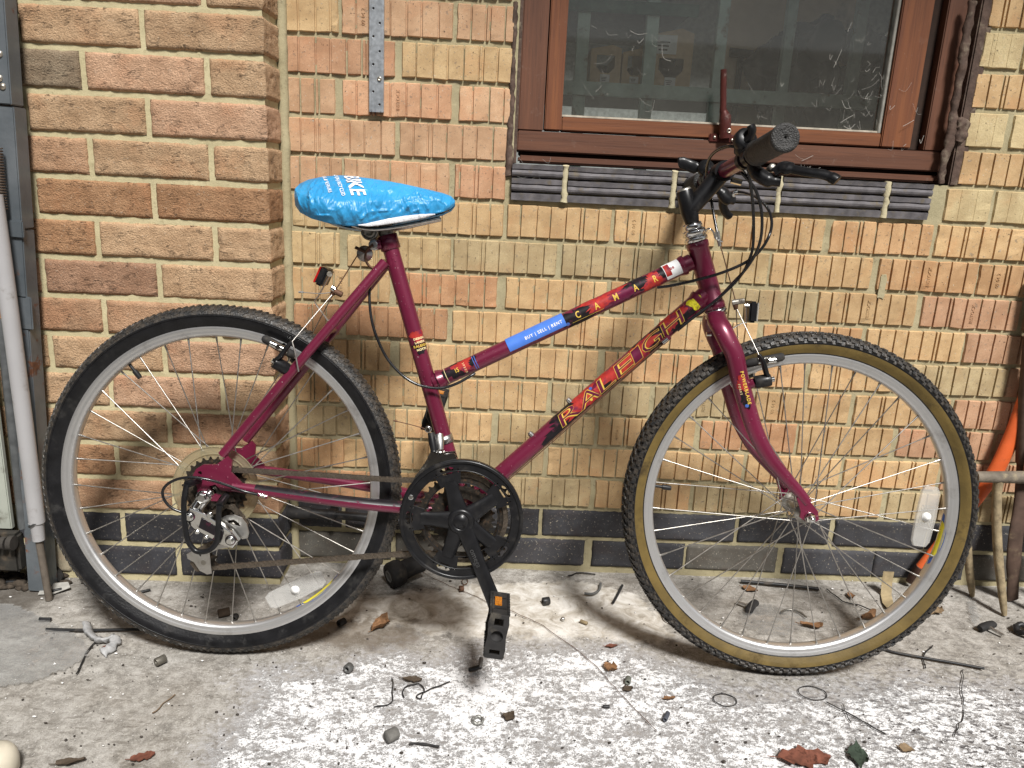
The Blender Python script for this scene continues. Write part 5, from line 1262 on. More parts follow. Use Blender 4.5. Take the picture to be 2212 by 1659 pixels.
def wheel(name, C, pre, tan, seed, flange):
    root = empty(name, (0, 0, 0), bike); root.matrix_local = pre @ Matrix.Translation(C)
    Y = Vector((0, 1, 0)); TR = .3205
    half = [(.2815, .0125), (.2860, .0140), (.2930, .0190), (.3020, .0217), (.3060, .0216), (.3110, .0195), (.3160, .0150), (.3190, .0090), (TR, .0)]
    prof = [(r, -h) for r, h in half] + [(r, h) for r, h in half[::-1][1:]]
    sw = 2 if tan else 1
    mi = []
    for i in range(len(prof)-1):
        k = i if i < len(half)-1 else len(prof)-2-i
        mi.append(1 if k == 0 else (sw if k in (1, 2) and tan else (1 if k < 4 else 0)))
    mb = MB(); mb.lathe((0, 0, 0), Y, prof, 180, 0, mi)
    rr = random.Random(seed)
    def knob(a, h, r0, ww, hh, ht, skew=0.0):
        e = Vector((math.cos(a), 0, math.sin(a))); tg = Vector((-math.sin(a), 0, math.cos(a))); vs = []
        slope = h/.0217*1.1
        nn = (e*math.cos(slope*1.0) + Y*math.sin(slope*1.0)); sd = Y*math.cos(slope*1.0) - e*math.sin(slope*1.0)
        c = e*r0 + Y*h
        for (f, g) in ((-.0015, 1.0), (ht, .78)):
            for (p_, q_) in ((-1, -1), (1, -1), (1, 1), (-1, 1)): vs.append(c + nn*f + (tg+sd*skew)*(p_*ww*g) + sd*(q_*hh*g))
        mb.add(vs, [(4, 5, 6, 7), (0, 1, 5, 4), (1, 2, 6, 5), (2, 3, 7, 6), (3, 0, 4, 7)], 0, False)
    if tan:
        n = 118
        for k in range(n):
            a = 2*PI*k/n
            for s in (-1, 1):
                knob(a+rr.uniform(-.003, .003), s*.0165, .3140, .0050, .0046, .0026+rr.uniform(0, .0006))
                knob(a+PI/n, s*.0085, .3187, .0052, .0030, .0026, .4*s)
            knob(a, 0, TR, .0055, .0026, .0026)
            for s in (-1, 1): knob(a+PI/n+rr.uniform(-.003, .003), s*.0202, .3098, .0056, .0040, .0026); knob(a, s*.0214, .3052, .0034, .0018, .0012)
    else:
        n = 170
        for k in range(n):
            a = 2*PI*k/n
            for s in (-1, 1):
                knob(a, s*.0070, .3192, .0034, .0056, .0014, .9*s); knob(a+PI/n, s*.0150, .3150, .0030, .0048, .0014, .6*s)
                if k % 2: knob(a, s*.0192, .3110, .0042, .0018, .0010)
        for s in (-1, 1): mb.tube([(.3035*math.cos(2*PI*k/160), s*.0219, .3035*math.sin(2*PI*k/160)) for k in range(160)], .0010, 5, closed=True, mi=1)
    mats = [M_TREAD, M_TYRE] + ([M_TAN] if tan else [])
    mb.build('tyre', mats, root)
    mb = MB(); rp_ = [(.2800, -.0105), (.2868, -.0112), (.2872, -.0128), (.2860, -.0134), (.2770, -.0130), (.2760, -.0124), (.2735, -.0126), (.2700, -.0118), (.2672, -.0090), (.2660, -.0050), (.2656, 0)]
    rp_ = rp_ + [(r, -h) for r, h in rp_[::-1][1:]]
    mb.lathe((0, 0, 0), Y, rp_, 180); mb.build('rim', M_RIM, root)
    mb = MB(); mb.lathe((0, 0, 0), Y, [(.0048, -.069), (.0048, -.040), (.0120, -.038), (.0125, -.036), (flange, -.0355), (flange, -.0325), (.0130, -.031), (.0110, -.024), (.0105, 0), (.0110, .024), (.0130, .031), (flange, .0325), (flange, .0355), (.0125, .036), (.0120, .038), (.0048, .040), (.0048, .069)], 28); mb.build('hub', M_DALU, root)
    for s in (-1, 1):
        mb = MB(); mb.lathe((0, 0, 0), Y*s, [(.0048, .0575), (.0095, .0575), (.0098, .059), (.0088, .061)], 20); mb.lathe((0, 0, 0), Y*s, [(.0085, .061), (.0087, .066), (.0070, .069), (.0049, .069)], 6, smooth=False); mb.lathe((0, 0, 0), Y*s, [(.0048, .069), (.0044, .0745), (.0001, .0748)], 12); mb.build('axle_nut', M_CHROME, root)
    # spokes: 36, three cross
    a_r0 = .05; sp = None
    for k in range(36):
        ar = a_r0 + 2*PI*k/36; s = 1 if k % 2 else -1; dirn = 1 if (k//2) % 2 else -1; ah = ar + dirn*math.radians(62)
        p0 = Vector((flange*.9*math.cos(ah), s*.034, flange*.9*math.sin(ah))); p1 = Vector((.2665*math.cos(ar), s*.0035, .2665*math.sin(ar)))
        if sp is None:
            L = (p1-p0).length; mb = MB(); mb.tube([(0, 0, 0), (0, 0, L-.012)], .00105, 6); mb.tube([(0, 0, L-.013), (0, 0, L)], [.0015, .0021], 8); sp = mb.mesh('spoke'); sp.materials.append(M_WIRE)
        o = bpy.data.objects.new('spoke', sp); COL.objects.link(o); o.parent = root; o.matrix_local = frame_from(p0, p1)
    return root
FH = SM.inverted() @ Vector((1.04809, 0, .3236)); FH.y = 0
rw_ = wheel('rear_wheel', RH, Matrix.Identity(4), False, 5, .0225)
fw_ = wheel('front_wheel', FH, SM, True, 6, .0190)
def in_wheel(root, C, pre, x, y, v=0.0): return (pick((BM @ pre).inverted(), x, y, v) - C)
I4 = Matrix.Identity(4)
def valve(root, C, pre, x, y):
    p = in_wheel(root, C, pre, x, y); e = Vector((p.x, 0, p.z)).normalized(); mb = MB(); mb.tube([e*.2665, e*.250], .0028, 10); mb.tube([e*.252, e*.240, e*.236], [.0048, .0048, .004], 12); mb.build('valve', M_BLACK, root)
valve(rw_, RH, I4, 282, 790); valve(fw_, FH, SM, 1420, 1050)
def spoke_reflector(root, C, pre, x0, y0, x1, y1, v):
    a, b = in_wheel(root, C, pre, x0, y0, v), in_wheel(root, C, pre, x1, y1, v); L = (b-a).length; ang = math.atan2(b.z-a.z, b.x-a.x); c = (a+b)/2
    out = [(-L/2, -.010), (-L*.42, -.0155), (0, -.018), (L*.42, -.0155), (L/2, -.010), (L/2, .010), (L*.42, .0145), (0, .016), (-L*.42, .0145), (-L/2, .010)]
    mb = MB(); mb.mesh_add(plate_mesh([out], .007, .0012), Matrix.Translation(c) @ Matrix.Rotation(-ang, 4, 'Y') @ RX); o = mb.build('spoke_reflector', M_LENS, root)
    mb = MB(); 
    for k in range(-9, 10):
        if abs(k) > 4: continue
        mb.box((0, 0, 0), (L*.40, .0012, .0009), Matrix.Translation((0, -.0042, k*.0028)))
    mb.v = [tuple(Matrix.Translation(c) @ Matrix.Rotation(-ang, 4, 'Y') @ Vector(q)) for q in mb.v]; mb.build('reflector_rib', M_LENS, o)
    mb = MB(); mb.lathe(c + Vector((0, -.003, 0)), (0, -1, 0), [(.0085, 0), (.0085, .002), (.0055, .0022), (.0050, .006), (.0001, .0065)], 18); mb.build('reflector_screw', simple('white_nylon', (.75, .75, .73), .5), o)
spoke_reflector(rw_, RH, I4, 580, 1300, 698, 1246, .010); spoke_reflector(fw_, FH, SM, 1985, 1178, 2012, 1052, .010)
def rim_sticker(root, C, pre, x, y, span):
    p = in_wheel(root, C, pre, x, y); a0 = math.atan2(p.z, p.x)
    for (m, h0, h1, sp_, off, nm) in ((M_BPRT, -.0120, .006, span, .0004, 'rim_sticker'), (simple('yellow_sticker', (.80, .72, .06), .45, var=.05), -.0105, .004, span*.72, .0007, 'rim_sticker')):
        mb = MB(); N = 18; vs = []
        for k in range(N+1):
            a = a0 - sp_/2 + sp_*k/N; f = math.sin(PI*k/N)**.4
            for h in (h0*f, h0*.5*f, 0, h1*f):
                r = .2656 + (abs(h)/.0124)**2*.0048 - off; vs.append((r*math.cos(a), h, r*math.sin(a)))
        mb.add(vs, [(4*i+j, 4*i+j+1, 4*i+5+j, 4*i+4+j) for i in range(N) for j in range(3)]); mb.build(nm, m, root, recalc=False)
rim_sticker(fw_, FH, SM, 2040, 1168, .38); rim_sticker(rw_, RH, I4, 700, 1290, .40)

# ---- cassette, spoke guard
cas = empty('cassette', (0, 0, 0), bike)
for i, (T_, v_) in enumerate(((28, .040), (24, .045), (20, .050), (17, .055), (14, .0595))):
    Rg = T_*.0127/(2*PI); outs = [gear(Rg, T_, .0036), circle(Rg*.55 if T_ > 18 else .012, 24)]
    if T_ > 22: outs += [circle(.0042, 10, (Rg*.76*math.cos(a), Rg*.76*math.sin(a))) for a in [2*PI*k/8 for k in range(8)]]
    mb = MB(); mb.mesh_add(plate_mesh(outs, .0019), Matrix.Translation(RH+Vector((0, -v_, 0))) @ RX); mb.build('sprocket', M_GREASE, cas)
mb = MB(); mb.lathe(RH, (0, -1, 0), [(.017, .036), (.017, .060), (.010, .062)], 24); mb.build('freewheel_body', M_GREASE, cas)
t = NT('yellowed_clear_plastic'); t.col((.42, .38, .25)); t.rough(.35); t.set(Transmission_Weight=.55, IOR=1.2, Alpha=.62); M_DISC = t.m
mb = MB(); mb.mesh_add(plate_mesh([circle(.0755, 60), circle(.028, 40)], .0016), Matrix.Translation(RH+Vector((0, -.0362, 0))) @ RX); mb.lathe(RH, (0, -1, 0), [(.0755, .0350), (.0758, .0385), (.0745, .0385), (.0738, .0372)], 60); mb.lathe(RH, (0, -1, 0), [(.064, .0375), (.0635, .0392), (.062, .0392), (.0615, .0375)], 60); mb.build('spoke_guard', M_DISC, bike)

# ---- crankset
def PL(v_): return Matrix.Translation((BB.x, -v_, BB.z)) @ RX
crk = empty('crankset', (0, 0, 0), bike)
def sector_hole(r0, r1, a0, a1, n=8): return [(r0*math.cos(a), r0*math.sin(a)) for a in np.linspace(a0, a1, n)] + [(r1*math.cos(a), r1*math.sin(a)) for a in np.linspace(a1, a0, n)]
arm_a = [math.radians(36+72*k) for k in range(5)]
outs = [circle(.1065, 96), ] + [sector_hole(.066, .0865, a+math.radians(15), a+math.radians(57), 10) for a in arm_a]
outs += [[(r*math.cos(a+d_), r*math.sin(a+d_)) for r, d_ in ((.083, -.09), (.083, .09), (.0935, .14), (.0965, .08), (.0965, -.08), (.0935, -.14))] for a in arm_a]
outs += [sector_hole(.084, .092, a+s*.20, a+s*.235, 3) for a in arm_a for s in (-1, 1)]
outs += [circle(.0655, 64)]
mb = MB(); mb.mesh_add(plate_mesh(outs, .0032, .0005), PL(.076)); mb.lathe(BB, (0, -1, 0), [(.0995, .0745), (.1005, .0795), (.1035, .0803), (.1068, .0790), (.1072, .0700), (.1050, .0690), (.1048, .0745)], 96); mb.lathe(BB, (0, -1, 0), [(.0865, .0745), (.0868, .0785), (.0885, .0787), (.0890, .0765)], 96); mb.build('chain_guard', M_BLK, crk)
for T_, R0, v_, holes in ((46, .0935, .0685, .034), (38, .068, .0615, .030), (28, .040, .0545, .026)):
    Rg = T_*.0127/(2*PI); outs = [gear(Rg, T_, .0036), circle(R0*.92 if T_ > 28 else R0*.8, 48)]
    mb = MB(); mb.mesh_add(plate_mesh(outs, .0022), PL(v_)); mb.build('chainring', M_GREASE, crk)
sp_ = MB()
for a in arm_a:
    e = Vector((math.cos(a), 0, math.sin(a))); q = BB+Vector((0, -.079, 0)); sp_.tube([q+e*.012, q+e*.030+Vector((0, .001, 0)), q+e*.052+Vector((0, .003, 0)), q+e*.070+Vector((0, .004, 0))], [(.0180, .0060), (.0150, .0055), (.0125, .0048), (.0130, .0042)], 12, True, 0, Vector((-math.sin(a), 0, math.cos(a))))
sp_.lathe(BB, (0, -1, 0), [(.012, .045), (.020, .070), (.0235, .076), (.0235, .083), (.0200, .0870), (.0145, .0880), (.0140, .0865), (.0125, .0865), (.0120, .0880), (.0001, .0882)], 32); sp_.build('spider', M_BLK, crk)
CE = bp(1074, 1314, .085); CE = Vector((CE.x, -.088, CE.z))
def crank(E, s):
    mb = MB(); C0 = BB + Vector((0, -s*.080, 0)); e = (E-C0); P = [C0+e*.02, C0+e*.15, C0+e*.5, C0+e*.88, C0+e*1.0, C0+e*1.05]
    mb.tube(P, [(.0175, .0075), (.0150, .0072), (.0120, .0066), (.0128, .0066), (.0140, .0066), (.0085, .0060)], 14, True, 0, Vector((e.z, 0, -e.x))); return mb.build('crank_arm', M_BLK, crk)
ca = crank(CE, 1); ca2 = crank(Vector((2*BB.x-CE.x, .088, 2*BB.z-CE.z)), -1)
me = text_mesh('omega', .013, .0003); e = (CE-BB).normalized(); ang = math.atan2(e.z, e.x)
mb = MB(); mb.mesh_add(me, Matrix.Translation(BB.lerp(CE, .40)+Vector((0, -.0585, 0))) @ Matrix.Rotation(-ang, 4, 'Y') @ RX); mb.build('lettering', simple('embossed_black', (.05, .05, .05), .4), ca)
# pedals: platform upright, axle towards the camera side
def pedal(E, s, tiltang):
    root = empty('pedal', (0, 0, 0), bike); Rm = Matrix.Translation(E) @ Matrix.Rotation(tiltang, 4, 'Y')
    if s < 0: Rm = Rm @ Matrix.Rotation(PI, 4, 'Z')
    L, Wd, Tk = .074, .092, .029                                     # along w, along axle, thickness along u
    y0 = -.012                                                       # inner end, local -Y is outwards
    mb = MB()
    def bx(c, sz, bev=.0018): mb.box((0, 0, 0), sz, Matrix.Translation(c), 0, bev)
    # outer end plate with a round hole and two slots, inner end plate
    outs = [[(-Tk/2, -L/2), (Tk/2, -L/2), (Tk/2+.002, -L*.3), (Tk/2, 0), (Tk/2+.002, L*.3), (Tk/2, L/2), (-Tk/2, L/2), (-Tk/2-.002, L*.3), (-Tk/2, 0), (-Tk/2-.002, -L*.3)], circle(.0105, 24), [(-.008, .018), (.008, .018), (.008, .031), (-.008, .031)], [(-.009, -.031), (.009, -.031), (.009, -.022), (-.009, -.022)]]
    ep = plate_mesh(outs, .0035, .0006)
    mb.mesh_add(ep, Matrix.Translation((0, y0-Wd, 0)) @ RX); mb.mesh_add(ep, Matrix.Translation((0, y0-.004, 0)) @ RX)
    for sx in (-1, 1):
        for z_ in (-L/2+.002, L/2-.002): bx((sx*(Tk/2-.0018), y0-Wd/2, z_), (.0036, Wd, .004))
        for z_ in (-L*.27, -L*.09, L*.09, L*.27): bx((sx*(Tk/2-.0015), y0-Wd/2, z_), (.003, Wd*.98, .0034))
        for k in range(9):
            for z_ in (-L/2, L/2): bx((sx*(Tk/2+.0008), y0-Wd*.06-k*Wd*.11, z_*.97), (.003, .0050, .005), .001)
            
    for z_ in (-L/2+.0018, L/2-.0018):
        bx((0, y0-Wd*.12, z_), (Tk*.9, Wd*.22, .0034)); bx((0, y0-Wd*.86, z_), (Tk*.9, Wd*.24, .0034))
        bx((0, y0-Wd*.42, z_*.955), (Tk*.86, Wd*.36, .003)); bx((0, y0-Wd*.66, z_), (Tk*.9, Wd*.06, .0034))
    mb.lathe((0, y0, 0), (0, -1, 0), [(.0118, 0), (.0125, .02), (.0115, .05), (.0125, .088), (.0108, .0915), (.0085, .086), (.0001, .084)], 20)
    mb.xf(Rm); mb.build('pedal_cage', M_RUB, root)
    for z_ in (-1, 1):
        r = MB(); r.box((0, 0, 0), (Tk*.40, Wd*.33, .0022), Matrix.Translation((-.003, y0-Wd*.42, z_*(L/2-.0002)))); r.xf(Rm); r.build('pedal_reflector', M_AMB, root)
    sh = MB(); sh.tube([(0, y0+.012, 0), (0, y0-.004, 0)], .0078, 12); sh.xf(Rm); sh.build('pedal_axle', M_STEEL, root)
    return root
t = NT('amber_reflector'); v = t.coord(); t.col(t.ramp(t.voro(v, 330), [(.0, (.72, .26, .01)), (.6, (.42, .13, .005))])); t.rough(.25); t.set(Coat_Weight=.4); t.bump(t.voro(v, 330), .001); M_AMB = t.m
pedal(CE, 1, math.radians(6)); pedal(Vector((2*BB.x-CE.x, .088, 2*BB.z-CE.z)), -1, math.radians(12))

# ---- chain
M_CHAIN = simple('dull_brown_chain_steel', (.14, .115, .09), .42, .7, 0, .4, 300, (.06, .045, .032), .4, 160)
up0, up1 = bp(487, 1014, .052), bp(880, 1037, .058); lo0, lo1 = bp(880, 1196, .058), bp(455, 1226, .060)
RR = .0772
cpts = [up0, up0.lerp(up1, .5), up1]
cc = [Vector((BB.x+RR*math.cos(a), -.0615, BB.z+RR*math.sin(a))) for a in np.linspace(math.radians(112), math.radians(-118), 16)]
cpts += cc + [lo0, lo0.lerp(lo1, .5), lo1]
PU, PLo = bp(503, 1134, .060), bp(444.5, 1211, .060)
cpts += [PLo+Vector((-.017, 0, -.012)), PLo+Vector((-.021, 0, .004)), PLo+Vector((-.010, 0, .020)), (PLo+PU)/2 + Vector((.0, 0, .004)), PU+Vector((.016, 0, -.012)), PU+Vector((.020, .003, .006))]
cpts += [Vector((RH.x+.037*math.cos(a), -.052, RH.z+.037*math.sin(a))) for a in np.linspace(math.radians(-40), math.radians(-255), 9)]
path = smooth_path(cpts, 10, True)
cum = [0]; 
for i in range(1, len(path)+1): cum.append(cum[-1]+(path[i % len(path)]-path[i-1]).length)
tot = cum[-1]; NL = int(tot/.0127)//2*2; pitch = tot/NL
def at_len(s):
    s %= tot; i = max(0, min(len(path)-1, int(np.searchsorted(cum, s, 'right'))-1)); f = (s-cum[i])/max(1e-9, cum[i+1]-cum[i]); return path[i].lerp(path[(i+1) % len(path)], f)
def link_mesh(outer):
    P_ = .0127; r = .0043; w = .0036 if outer else .0024
    o_ = [(P_/2+r*math.cos(a), r*math.sin(a)) for a in np.linspace(-PI/2-.4, PI/2+.4, 8)]; o_ = o_ + [(-x, -y) for x, y in o_]
    o_ = [(x, y*(.80 if abs(x) < .004 else 1)) for x, y in o_]
    me = plate_mesh([o_], .0009); mb = MB()
    for s in (-1, 1): mb.mesh_add(me, Matrix.Translation((0, s*w, 0)) @ RX)
    for sx in (-1, 1): mb.tube([(sx*P_/2, -w-.0008, 0), (sx*P_/2, w+.0008, 0)], .0018 if outer else .0038, 8)
    m_ = mb.mesh('chain_link'); m_.materials.append(M_CHAIN); return m_
lm = [link_mesh(True), link_mesh(False)]
chain = empty('chain', (0, 0, 0), bike)
for k in range(NL):
    a, b = at_len(k*pitch), at_len((k+1)*pitch); d_ = (b-a).normalized(); m_ = Matrix.Identity(4); z_ = d_.cross(Vector((0, 1, 0))).normalized(); y_ = z_.cross(d_)
    for i in range(3): m_[i][0] = d_[i]; m_[i][1] = y_[i]; m_[i][2] = z_[i]; m_[i][3] = (a[i]+b[i])/2
    o = bpy.data.objects.new('chain_link', lm[k % 2]); COL.objects.link(o); o.parent = chain; o.matrix_local = m_

# ---- rear derailleur
rdl = empty('rear_derailleur', (0, 0, 0), bike)
NUT, KN, KN2 = bp(441, 1072, .078), bp(414, 1113, .085), bp(502, 1163, .085)
mb = MB(); mb.tube([NUT+Vector((0, .010, 0)), NUT.lerp(KN, .5)+Vector((0, .006, 0)), KN+Vector((0, .004, 0))], [(.015, .008), (.011, .008), (.013, .009)], 14); mb.build('mount_knuckle', M_CHROME, rdl)
def bolt(nm, p, r, par, m=M_CHROME, hexn=6, hgt=.007):
    mb = MB(); mb.lathe(p, (0, -1, 0), [(r*1.35, 0), (r*1.35, hgt*.25), (r*1.02, hgt*.27)], 20); mb.lathe(p, (0, -1, 0), [(r, hgt*.25), (r, hgt*.9), (r*.8, hgt), (.0001, hgt)], hexn, smooth=False); return mb.build(nm, m, par)
bolt('mount_bolt', NUT+Vector((0, -.004, 0)), .0085, rdl, hgt=.010)
e = (KN2-KN).normalized(); n_ = Vector((-e.z, 0, e.x))
out = [KN-e*.006+n_*.012, KN+e*.02+n_*.016, KN2-e*.006+n_*.011, KN2+e*.010+n_*.004, KN2+e*.008-n_*.010, KN2-e*.012-n_*.014, KN+e*.016-n_*.014, KN-e*.010-n_*.006]
mb = MB(); mb.mesh_add(plate_mesh([[(p.x, p.z) for p in out]], .014, .002), Matrix.Translation((0, -.087, 0)) @ RX); body = mb.build('derailleur_body', M_CHROME, rdl)
out = [KN+e*.018+n_*.010, KN+e*.062+n_*.008, KN+e*.066-n_*.006, KN+e*.022-n_*.008]
mb = MB(); mb.mesh_add(plate_mesh([[(p.x, p.z) for p in out]], .001), Matrix.Translation((0, -.0948, 0)) @ RX); mb.build('name_plate', M_KPRT, body)
ang = math.atan2(e.z, e.x)
mb = MB(); mb.mesh_add(text_mesh('SIS', .011, .0002, .0002), Matrix.Translation(KN+e*.058-n_*.010+Vector((0, -.0105, 0))) @ Matrix.Rotation(-ang, 4, 'Y') @ RX); mb.build('lettering', M_KPRT, body)
for p in (KN, KN2):
    mb = MB(); mb.lathe(p+Vector((0, -.008, 0)), (0, -1, 0), [(.0088, 0), (.0088, .003), (.0062, .0032)], 20); mb.build('pivot_ring', M_KPRT, body); bolt('pivot_bolt', p+Vector((0, -.010, 0)), .0055, body, hexn=16, hgt=.006)
for f in (.30, .52): bolt('limit_screw', KN.lerp(KN2, f)-n_*.017+Vector((0, -.008, 0)), .003, body, hexn=12, hgt=.004)
bolt('limit_screw', KN.lerp(KN2, .34)+n_*.019+Vector((0, -.006, 0)), .004, body, hexn=12, hgt=.004)
big = [(476, 1121), (490, 1114), (506, 1112), (522, 1118), (533, 1132), (538, 1150), (534, 1162), (524, 1164), (516, 1158), (512, 1176), (496, 1181), (470, 1186), (448, 1196), (436, 1192), (470, 1178), (492, 1168), (500, 1150), (484, 1132)]
hole_ = [(490, 1124), (506, 1122), (517, 1130), (520, 1138), (506, 1134), (494, 1131)]
mb = MB(); f_ = lambda L_: [(bp(x, y, .073).x, bp(x, y, .073).z) for x, y in L_]
mb.mesh_add(plate_mesh([f_(big), f_(hole_)], .0022, .0005), Matrix.Translation((0, -.073, 0)) @ RX); mb.build('cage_plate', M_ALU, rdl)
low = [(402, 1199), (412, 1193), (424, 1196), (432, 1206), (436, 1192), (450, 1190), (455, 1240), (446, 1242), (430, 1234), (418, 1216), (404, 1208)]
mb = MB(); mb.mesh_add(plate_mesh([f_(low)], .0022, .0005), Matrix.Translation((0, -.069, 0)) @ RX); mb.build('cage_plate', M_ALU, rdl)
for p in (PU, PLo):
    mb = MB(); mb.mesh_add(plate_mesh([gear(.0205, 10, .004), circle(.004, 10)], .004), Matrix.Translation((p.x, -.062, p.z)) @ RX); mb.build('jockey_wheel', M_GREASE, rdl); bolt('jockey_bolt', Vector((p.x, -.0645, p.z)), .0050, rdl, M_DALU, 12, .006)
hoop = [(404, 1046), (400, 1062), (397, 1090), (399, 1130), (405, 1165), (418, 1186), (432, 1192), (452, 1188), (466, 1174), (471, 1150), (472, 1115), (474, 1092)]
mb = MB(); mb.tube(smooth_path([bp(x, y, .100) for x, y in hoop], 5), .0047, 12); a = bp(404, 1046, .100); mb.tube([a, Vector((a.x+.008, -.070, a.z))], .0065, 10); a = bp(474, 1092, .100); mb.tube([a, Vector((a.x, -.068, a.z+.006))], .0065, 10); mb.build('guard_hoop', M_BLK, rdl)

# ---- front derailleur
fd = empty('front_derailleur', (0, 0, 0), bike)
bq = bp(968, 946); e = (ST0-BB).normalized(); q = BB+e*along(BB, ST0, bq)
mb = MB(); mb.lathe(q-e*.007, e, [(.0144, 0), (.0162, 0), (.0162, .014), (.0144, .014)], 24); mb.build('clamp_band', M_ALU, fd)
cg = [(982, 978), (988, 992), (968, 994), (948, 998), (926, 1014), (908, 1036), (897, 1062), (894, 1080), (880, 1078), (882, 1058), (896, 1030), (914, 1006), (924, 990), (928, 978), (940, 974), (950, 981)]
f2 = [(bp(x, y, .070).x, bp(x, y, .070).z) for x, y in cg]; mb = MB()
mb.mesh_add(plate_mesh([f2], .0016), Matrix.Translation((0, -.0735, 0)) @ RX); mb.mesh_add(plate_mesh([f2], .0016), Matrix.Translation((0, -.0565, 0)) @ RX)
a = bp(945, 978, .07); mb.box((a.x, -.065, a.z), (.022, .017, .002)); mb.build('cage', M_CHROME, fd)
mb = MB(); a, b = bp(932, 935, .045), bp(938, 975, .055); mb.tube([a, a.lerp(b, .5), b], [(.007, .006), (.008, .007), (.006, .006)], 12); mb.build('link_arm', M_BLK, fd)
mb = MB(); a, b = bp(948, 938, .040), bp(951, 972, .050); mb.tube([a, a.lerp(b, .4), b], [(.006, .008), (.0085, .009), (.006, .006)], 12); mb.build('link_body', M_ALU, fd)
bolt('cable_bolt', bp(925, 927, .050), .0045, fd); bolt('cage_screw', bp(888, 1073, .0745), .0045, fd, hexn=14, hgt=.004)
mb = MB(); mb.tube(smooth_path([bp(924, 928, .05), bp(890, 918, .048), bp(852, 909, .045)], 6), .0009, 6); mb.tube([bp(858, 910, .045), bp(850, 908.5, .045)], .0016, 6); mb.build('cable_end', M_RUST, fd)

# ---- seat post, saddle
sp0 = ST0; e = (ST0-BB).normalized()
mb = MB(); mb.tube([ST0-e*.02, ST0+e*.040], .0131, 20); a = bp(801.5, 501, .0); spost = mb.build('seat_post', M_DALU, bike)
mb = MB()
for s in (-1, 1): mb.lathe(Vector((a.x, 0, a.z)), (0, -s, 0), [(.012, .0), (.0150, .010), (.0155, .014), (.0145, .0185), (.0120, .0190), (.0115, .0175), (.0095, .0178), (.0090, .0195), (.0065, .0197), (.0060, .0182), (.0001, .0182)], 24)
mb.tube([Vector((a.x, 0, a.z)), ST0+e*.034], .012, 14); mb.build('saddle_clamp', M_DALU, spost)
mb = MB()
for s in (-1, 1): mb.tube(smooth_path([Vector((a.x-.05, s*.028, a.z+.026)), Vector((a.x-.02, s*.022, a.z+.006)), Vector((a.x+.03, s*.022, a.z+.006)), Vector((a.x+.12, s*.012, a.z+.028))], 6), .0035, 8)
mb.build('saddle_rail', M_STEEL, spost)
bt = bp(808, 529, .018); mb = MB(); mb.tube([bt, Vector((bt.x, .018, bt.z))], .0085, 14); mb.tube([bt+Vector((.012, .004, .002)), bt+Vector((0, .004, 0))], .009, 10); mb.build('binder_lug', M_PAINT, spost); bolt('binder_bolt', bt, .0070, spost, M_ALU, 18, .005)
pu = bp(788, 548, .010); mb = MB(); mb.lathe(pu, (0, -1, 0), [(.0001, -.002), (.0135, -.002), (.0142, 0), (.0135, .0025), (.004, .003), (.0035, .006), (.0001, .0062)], 26); hang = mb.build('cable_hanger_pulley', M_ALU, bike)
mb = MB(); mb.tube(smooth_path([bt+Vector((-.001, -.006, 0)), pu+Vector((.004, -.005, .006)), pu+Vector((.002, -.005, -.008)), pu+Vector((.008, -.004, -.020)), pu+Vector((.018, -.003, -.026))], 5), [(.0045, .0022)]*21, 8); mb.tube([pu+Vector((-.016, -.004, .010)), pu+Vector((.004, -.004, .002))], [(.0035, .002)]*2, 8); mb.build('hanger_arm', M_RUST, hang)
t = NT('blue_plastic_cover'); v = t.coord(); t.col(t.ramp(t.noise(v, 14, 3), [(.3, (.020, .235, .50)), (.7, (.040, .32, .62))])); t.rough(.40); t.set(Specular_IOR_Level=.5)
rg_ = lambda n_: t.math('SUBTRACT', 1.0, t.math('MULTIPLY', t.math('ABSOLUTE', t.math('SUBTRACT', n_, .5)), 5.0), True)
vw = t.mapped(v, (34, 34, 12), (0, .35, 0)); w1 = t.noise(vw, 1.0, 4, .55, 1.6); vw2 = t.mapped(v, (60, 30, 60), (0, -.5, 0)); w2 = t.noise(vw2, 1.0, 3, .5, 2.2)
w3 = t.noise(t.mapped(v, (40, 26, 24), (0, .6, .3)), 1.0, 2, .5, 1.2); w4 = t.noise(t.mapped(v, (70, 40, 40), (0, -.7, .2)), 1.0, 2, .5, 1.0)
t.bump(t.math('ADD', t.math('ADD', rg_(w3), t.math('MULTIPLY', rg_(w4), .6)), t.math('MULTIPLY', w1, .5)), .0009, 1.0); M_COVER = t.m
STN = [(.131, .030, .858, .850, .836), (.136, .056, .863, .845, .818), (.148, .075, .869, .838, .806), (.170, .090, .875, .832, .796), (.200, .096, .8785, .828, .789), (.232, .090, .8785, .827, .786), (.262, .074, .876, .830, .789), (.292, .056, .8725, .834, .798), (.322, .042, .868, .838, .806), (.352, .033, .863, .841, .813), (.378, .028, .858, .841, .820), (.394, .020, .853, .840, .828), (.401, .008, .846, .842, .836)]
_a, _b = bp(651, 411).x, bp(981, 423).x; _t, _h = bp(740, 385).z, bp(785, 490, .06).z
STN = [(_a+(u-.1319)/(.3992-.1319)*(_b-_a), hw, *[_h+(w-.7878)/(.8751-.7878)*(_t-_h) for w in (tp, ed, hm)]) for u, hw, tp, ed, hm in STN]
DZ = _t-.8751; DX = _a-.1319
sad = MB(); NS, NC = 190, 150; us = np.linspace(0, len(STN)-1, NS); vs = []
rc = random.Random(9); CR = {1: [], -1: []}
